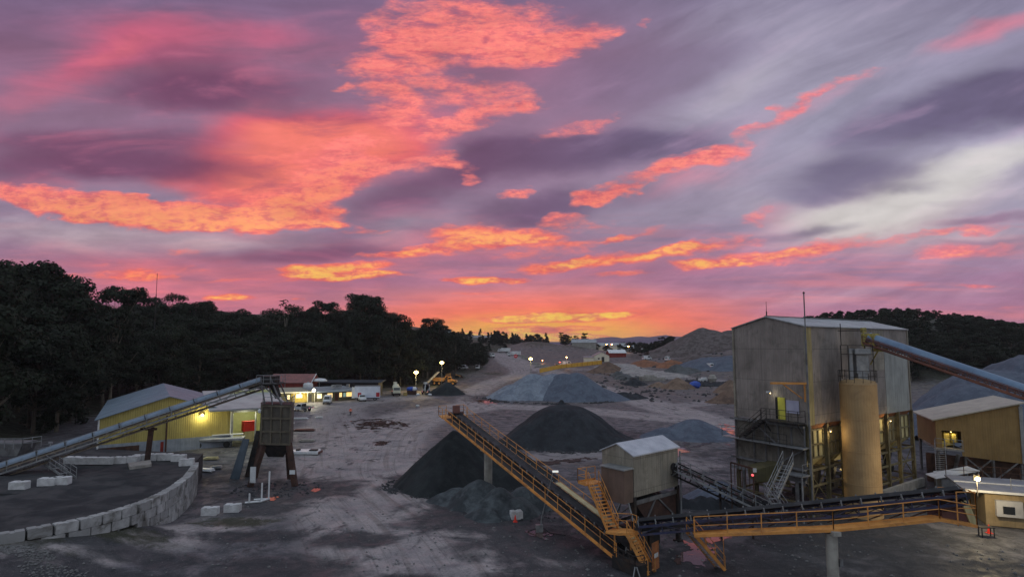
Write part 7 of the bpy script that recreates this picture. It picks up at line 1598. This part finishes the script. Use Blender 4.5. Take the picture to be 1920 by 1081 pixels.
def proto(key, seed, H_, Rr, clumps, per, lsz, shape, base, ml, mk, r0):
    cm, cl = crown_mesh('crown', seed, H_, Rr, clumps, per, lsz, shape, base); cm.materials.append(ml); tm = trunk_mesh('trunk', seed, H_, cl, r0, mk); PROT[key] = (cm, tm, H_, Rr)
for i in range(5): proto('gum%d' % i, 100+i, 20, 5.2+.4*(i % 3), 38, 250, .27, 'gum', .22+.05*(i % 3), M_leaf, M_bark if i % 2 else M_bark2, .32)
for i in range(2): proto('umb%d' % i, 200+i, 20, 4.6, 30, 170, .25, 'umbrella', .5, M_leaf, M_bark, .26)
for i in range(2): proto('pine%d' % i, 300+i, 12, 3.0, 34, 80, .45, 'pine', .1, M_leaf2, M_bark2, .18)
for i in range(2): proto('bush%d' % i, 400+i, 5, 2.6, 14, 90, .3, 'gum', .05, M_leaf, M_bark2, .1)
proto('dead', 500, 20, 4.5, 14, 16, .35, 'umbrella', .5, M_leaf, mat('pale_bark', (140,132,120), (104,98,88), .9), .3)
def tree(key, p, h, label, cat='tree', group=None, name=None, wide=1.0, rz=None):
    cm, tm, H0, R0 = PROT[key]; t = thing(name or ('pine_tree' if 'pine' in key else 'shrub' if 'bush' in key else 'gum_tree'), label, cat, p, random.uniform(0, 6.28) if rz is None else rz, group)
    s = h/H0
    for nm, me in (('trunk', tm), ('crown', cm)):
        o = bpy.data.objects.new(nm, me); COL.objects.link(o); o.parent = t; o.scale = (s*wide, s*wide, s)
    return t
SIL = [(-80,480),(0,473),(40,470),(70,476),(100,492),(130,512),(165,540),(182,548),(200,535),(225,534),(260,548),(300,553),(345,552),(375,556),(410,562),(440,570),(480,572),(520,574),(560,574),(580,572),(600,565),(620,570),(650,576),(668,566),(685,552),(702,562),(720,588),(740,582),(758,602),(775,612),(795,596),(815,594),(832,604),(850,610),(868,620),(885,630),(905,634)]
def sil(u): return float(np.interp(u, [a for a, b in SIL], [b for a, b in SIL]))
def region(u):
    for lim, nm in ((60, 'at the far left edge'), (190, 'left of the yellow workshop'), (330, 'above the workshop roof'), (470, 'above the hooded conveyor'), (560, 'behind the red-roofed shed'), (670, 'behind the site office'), (730, 'behind the white cargo trailer'), (800, 'behind the left yard lamp'), (850, 'behind the right yard lamp'), (2000, 'at its far right end')):
        if u < lim: return nm
rt = random.Random(12)
ROWS = [('front', 4, 0), ('second', 13, 0), ('middle', 24, 0), ('fourth', 36, 0), ('back skyline', 50, 1)]
placed = []
for rn, off, sk_ in ROWS:
    for yy_ in np.arange(60, 330, 1.0):
        pass
def edge_pts(off, gap):
    """points at distance off behind the forest edge, spaced gap apart"""
    P = [(x-0, y) for x, y in zip(EDGE_X, EDGE_Y) if 55 <= y <= 345]; out = []; carry = 0
    for (ax_, ay_), (bx_, by_) in zip(P[:-1], P[1:]):
        L = math.hypot(bx_-ax_, by_-ay_); n_ = ((ay_-by_)/L, (bx_-ax_)/L); 
        if n_[0] > 0: n_ = (-n_[0], -n_[1])
        s = carry
        while s < L: out.append((ax_+(bx_-ax_)*s/L, ay_+(by_-ay_)*s/L, n_)); s += gap
        carry = s-L
    return out
TREES = []
for ri, (rn, off, sk_) in enumerate(ROWS):
    for ex_, ey_, nn_ in edge_pts(off, 6.4+ri*.9):
        x = ex_-off*1.0+rt.uniform(-2.2, 2.2); y = ey_+rt.uniform(-2.5, 2.5)+off*(.35 if ey_ > 190 else .1)
        if y < 62: continue
        u = 960+x/y*FL
        if u < -70 or u > 900: continue
        # keep clear of the workshop
        if -82 < x < -40 and 84 < y < 124: continue
        if any((x-a)**2+(y-b)**2 < 3.8**2 for a, b in placed): continue
        z = hz(x, y); rows_below = [rt.uniform(55, 120), rt.uniform(35, 80), rt.uniform(14, 50), rt.uniform(5, 26), rt.uniform(-4, 9)][ri]*min(1.0, max(.12, (700-sil(u))/150-.15))
        ztop = CH+(VH-(sil(u)+rows_below))*y/FL; h = ztop-z
        if ri == 4: h = min(h, 33)
        else: h = min(h, 27)
        if h < 7: continue
        placed.append((x, y)); key = rt.choice(['gum0', 'gum1', 'gum2', 'gum3', 'gum4']) if True else rt.choice(['umb0', 'umb1'])
        tree(key, (x, y, z), h, 'dark gum tree in the %s row of the forest, %s' % (rn, region(u)), group='gum trees of the forest on the left', wide=rt.uniform(.9, 1.15)*max(1.0, min(1.35, 22/h)))
for u, v, Yd, key, wd, lb in [(535,556,224,'dead',.9,'bare-limbed pale gum standing above the skyline behind the red-roofed shed'), (605,562,232,'umb0',1.0,'flat-topped gum on the skyline behind the site office'), (685,549,232,'umb1',1.15,'tallest layered gum on the forest skyline behind the cargo trailer'),
   (690,562,228,'gum2',1.0,'broad gum just below the tallest one on the skyline'), (740,580,238,'gum1',.9,'rounded gum on the skyline left of the yard lamps'), (802,590,262,'gum3',1.0,'rounded gum on the skyline above the yard lamps'), (822,596,268,'gum0',.9,'gum beside the little white house on the ridge'),
   (30,470,128,'gum4',1.0,'highest rounded gum on the far left hill'), (100,488,130,'gum0',.95,'gum on the skyline slope right of the highest left one'), (212,533,150,'umb0',1.0,'gum on the skyline above the yellow workshop')]:
    p = Pz(u, Yd); p.z = hz(p.x, p.y); tree(key, p, CH+(VH-v)*Yd/FL-p.z, lb, wide=wd, group='skyline gums')
for i in range(26):
    u = rt.uniform(828, 912); Yd = rt.uniform(285, 372); p = Pz(u, Yd); p.z = hz(p.x, p.y); v = sil(u)+rt.uniform(5, 32)
    h = CH+(VH-v)*Yd/FL-p.z
    if h < 5: continue
    tree(rt.choice(['gum0', 'gum1', 'gum2', 'gum3', 'pine0']), p, min(h, 22), 'dark gum at the tapering forest end, %s' % ('left of the white house' if u < 835 else 'between the white house and the road bend' if u < 880 else 'above the road bend'), group='gum trees at the tapering end of the forest', wide=max(1.0, min(1.5, 14/h)))
# low edge shrubs
for i in range(46):
    s = rt.choice(edge_pts(0, 4)); x, y = s[0]+rt.uniform(-3, 1.0), s[1]+rt.uniform(-2, 2)
    u = 960+x/y*FL
    if u < -60 or (-84 < x < -40 and 84 < y < 126) or y > 340 or y < 62: continue
    tree(rt.choice(['bush0', 'bush1']), (x, y, hz(x, y)), rt.uniform(3, 6), 'low dark shrub along the forest edge %s' % region(u), 'shrub', 'shrubs along the forest edge')
# shrubs on the bank between the lamps and the haul road
for i in range(30):
    u, v = rt.uniform(850, 915), rt.uniform(655, 682); p = T(u, v); tree(rt.choice(['bush0', 'bush1']), p, rt.uniform(2.5, 5), 'shrub on the bank %s of the road bend' % ('left' if u < 890 else 'in the elbow'), 'shrub', 'shrubs on the bank by the road bend')
# centre skyline
def grp(n, u0, u1, Y0, Y1, v0, v1, keys, lb, g, wd=1.0):
    for i in range(n):
        u = rt.uniform(u0, u1); Yd = rt.uniform(Y0, Y1); p = Pz(u, Yd); p.z = hz(p.x, p.y); v = rt.uniform(v0, v1); h = CH+(VH-v)*Yd/FL-p.z
        if h < 2.5: h = rt.uniform(3, 5)
        tree(rt.choice(keys), p, h, lb % region2(u, u0, u1), group=g, wide=wd)
def region2(u, a, b): return ['left', 'middle', 'right'][min(2, int(3*(u-a)/(b-a)))]
grp(34, 862, 945, 420, 560, 615, 634, ['pine0', 'pine1', 'gum0'], 'small dark tree on the horizon where the sun glows, %s part', 'trees on the glowing horizon', 1.2)
grp(26, 925, 1045, 560, 700, 622, 637, ['pine0', 'pine1', 'bush0'], 'tiny tree on the horizon above the bare rise, %s part', 'trees above the bare rise', 1.3)
grp(14, 1046, 1104, 440, 490, 622, 640, ['gum0', 'umb0', 'umb1', 'gum2'], 'tree of the clump on the rise under the sunrise glow, %s part', 'clump on the rise', 1.1)
grp(13, 1207, 1250, 395, 425, 636, 655, ['gum0', 'gum1', 'gum3', 'pine0'], 'tree of the dark clump left of the overburden heap, %s part', 'dark clump beside the overburden heap', 1.2)
grp(8, 1240, 1262, 430, 470, 628, 636, ['umb0', 'gum1'], 'tree behind the left shoulder of the overburden heap, %s part', 'trees behind the overburden heap', 1.0)
grp(6, 1350, 1378, 400, 430, 622, 634, ['umb0', 'gum1'], 'tree right of the overburden heap peak, %s part', 'trees right of the overburden heap')
grp(34, 1100, 1380, 330, 520, 648, 668, ['bush0', 'bush1', 'bush1'], 'low dark bush on the rough ground beyond the yellow barrier, %s part', 'bushes beyond the yellow barrier', 1.4)
grp(60, 1105, 1260, 500, 1200, 641, 648, ['bush0', 'bush1', 'pine0'], 'small tree among the far town houses, %s part', 'trees among the far town')
# wooded hill on the right
SR = [(1470,602),(1520,592),(1560,584),(1600,582),(1640,580),(1700,579),(1760,585),(1810,590),(1850,596),(1920,606),(2000,620),(2100,640)]
HILL = []
for i in range(1500):
    x = rt.uniform(118, 300); y = rt.uniform(225, 345); u = 960+x/y*FL
    if u < 1480 or u > 1990 or any((x-a)**2+(y-b)**2 < 5.0**2 for a, b in placed): continue
    placed.append((x, y)); z = hz(x, y)
    h = rt.uniform(8, 12.5)
    vt = np.interp(u, [a for a, b in SR], [b for a, b in SR]); h = min(h, max(4, CH+(VH-vt-rt.uniform(-2, 5))*y/FL-z))
    HILL.append((x, y, z, h, u))
have = sum(1 for o in bpy.data.objects if o.name.startswith('gum_tree'))
HILL.sort(key=lambda q_: -q_[3]/q_[1]); lim = max(0, 296-have)
for x, y, z, h, u in HILL[:lim]:
    tree(rt.choice(['gum0', 'gum1', 'gum2', 'gum3', 'gum4']), (x, y, z), h, 'dark tree on the wooded hill, %s' % ('behind the screening house roof' if u < 1700 else 'right of the screening house, %s on the slope' % ('high' if y > 300 else 'low')), group='trees of the wooded hill on the right', wide=1.35)
lowp = []
for i in range(3):
    cm, cl = crown_mesh('woodland', 900+i, 20, 5.6, 22, 52, .75, 'gum', .2); n_ = len(cm.vertices); c_ = np.empty(n_*3); cm.vertices.foreach_get('co', c_); lowp.append(c_.reshape(-1, 3)); bpy.data.meshes.remove(cm)
vsl = []; 
for i, (x, y, z, h, u) in enumerate(HILL[lim:]):
    c_ = lowp[i % 3]; s_ = h/20; an = rt.uniform(0, 6.28); ca_, sa_ = math.cos(an), math.sin(an)
    vsl.append(np.stack([(c_[:, 0]*ca_-c_[:, 1]*sa_)*s_*1.35+x, (c_[:, 0]*sa_+c_[:, 1]*ca_)*s_*1.35+y, c_[:, 2]*s_+z], -1))
if vsl:
    V_ = np.concatenate(vsl); nf_ = len(V_)//4; me = bpy.data.meshes.new('woodland'); me.vertices.add(len(V_)); me.vertices.foreach_set('co', V_.ravel())
    me.loops.add(len(V_)); me.loops.foreach_set('vertex_index', np.arange(len(V_)).astype(np.int32)); me.polygons.add(nf_); me.polygons.foreach_set('loop_start', (np.arange(nf_)*4).astype(np.int32)); me.update(); me.materials.append(M_leaf)
    o = bpy.data.objects.new('woodland', me); COL.objects.link(o); tag(o, 'rest of the dark woodland covering the hill on the right', 'woodland', kind='stuff')
# radio mast on the left skyline
p = Pz(288, 176); p.z = hz(p.x, p.y); t = thing('radio_mast', 'thin radio mast rising above the left forest skyline', 'antenna', p); ht = CH+(VH-512)*176/FL
MB().tube(p, Vector((p.x, p.y, ht-6)), .12, 6).tube(Vector((p.x, p.y, ht-6)), Vector((p.x, p.y, ht)), .07, 5).build('mast', M_dsteel, t)

# ================================================================ haze
hb_ = MB().box((0, 0, 49), (10900, 10900, 104)).build('haze', (lambda m: m)(bpy.data.materials.new('haze_air')))
hm = bpy.data.materials['haze_air']; hm.use_nodes = True; hm.node_tree.nodes.clear(); _k = NB(hm.node_tree)
pv = _k.n('ShaderNodeVolumePrincipled'); pv.inputs['Color'].default_value = (.92, .88, .95, 1); pv.inputs['Density'].default_value = .00010; pv.inputs['Anisotropy'].default_value = .2
ho = _k.n('ShaderNodeOutputMaterial'); _k.link(pv.outputs[0], ho.inputs['Volume'])
tag(hb_, kind='stuff')
hb_.location = (0, 0, 0)
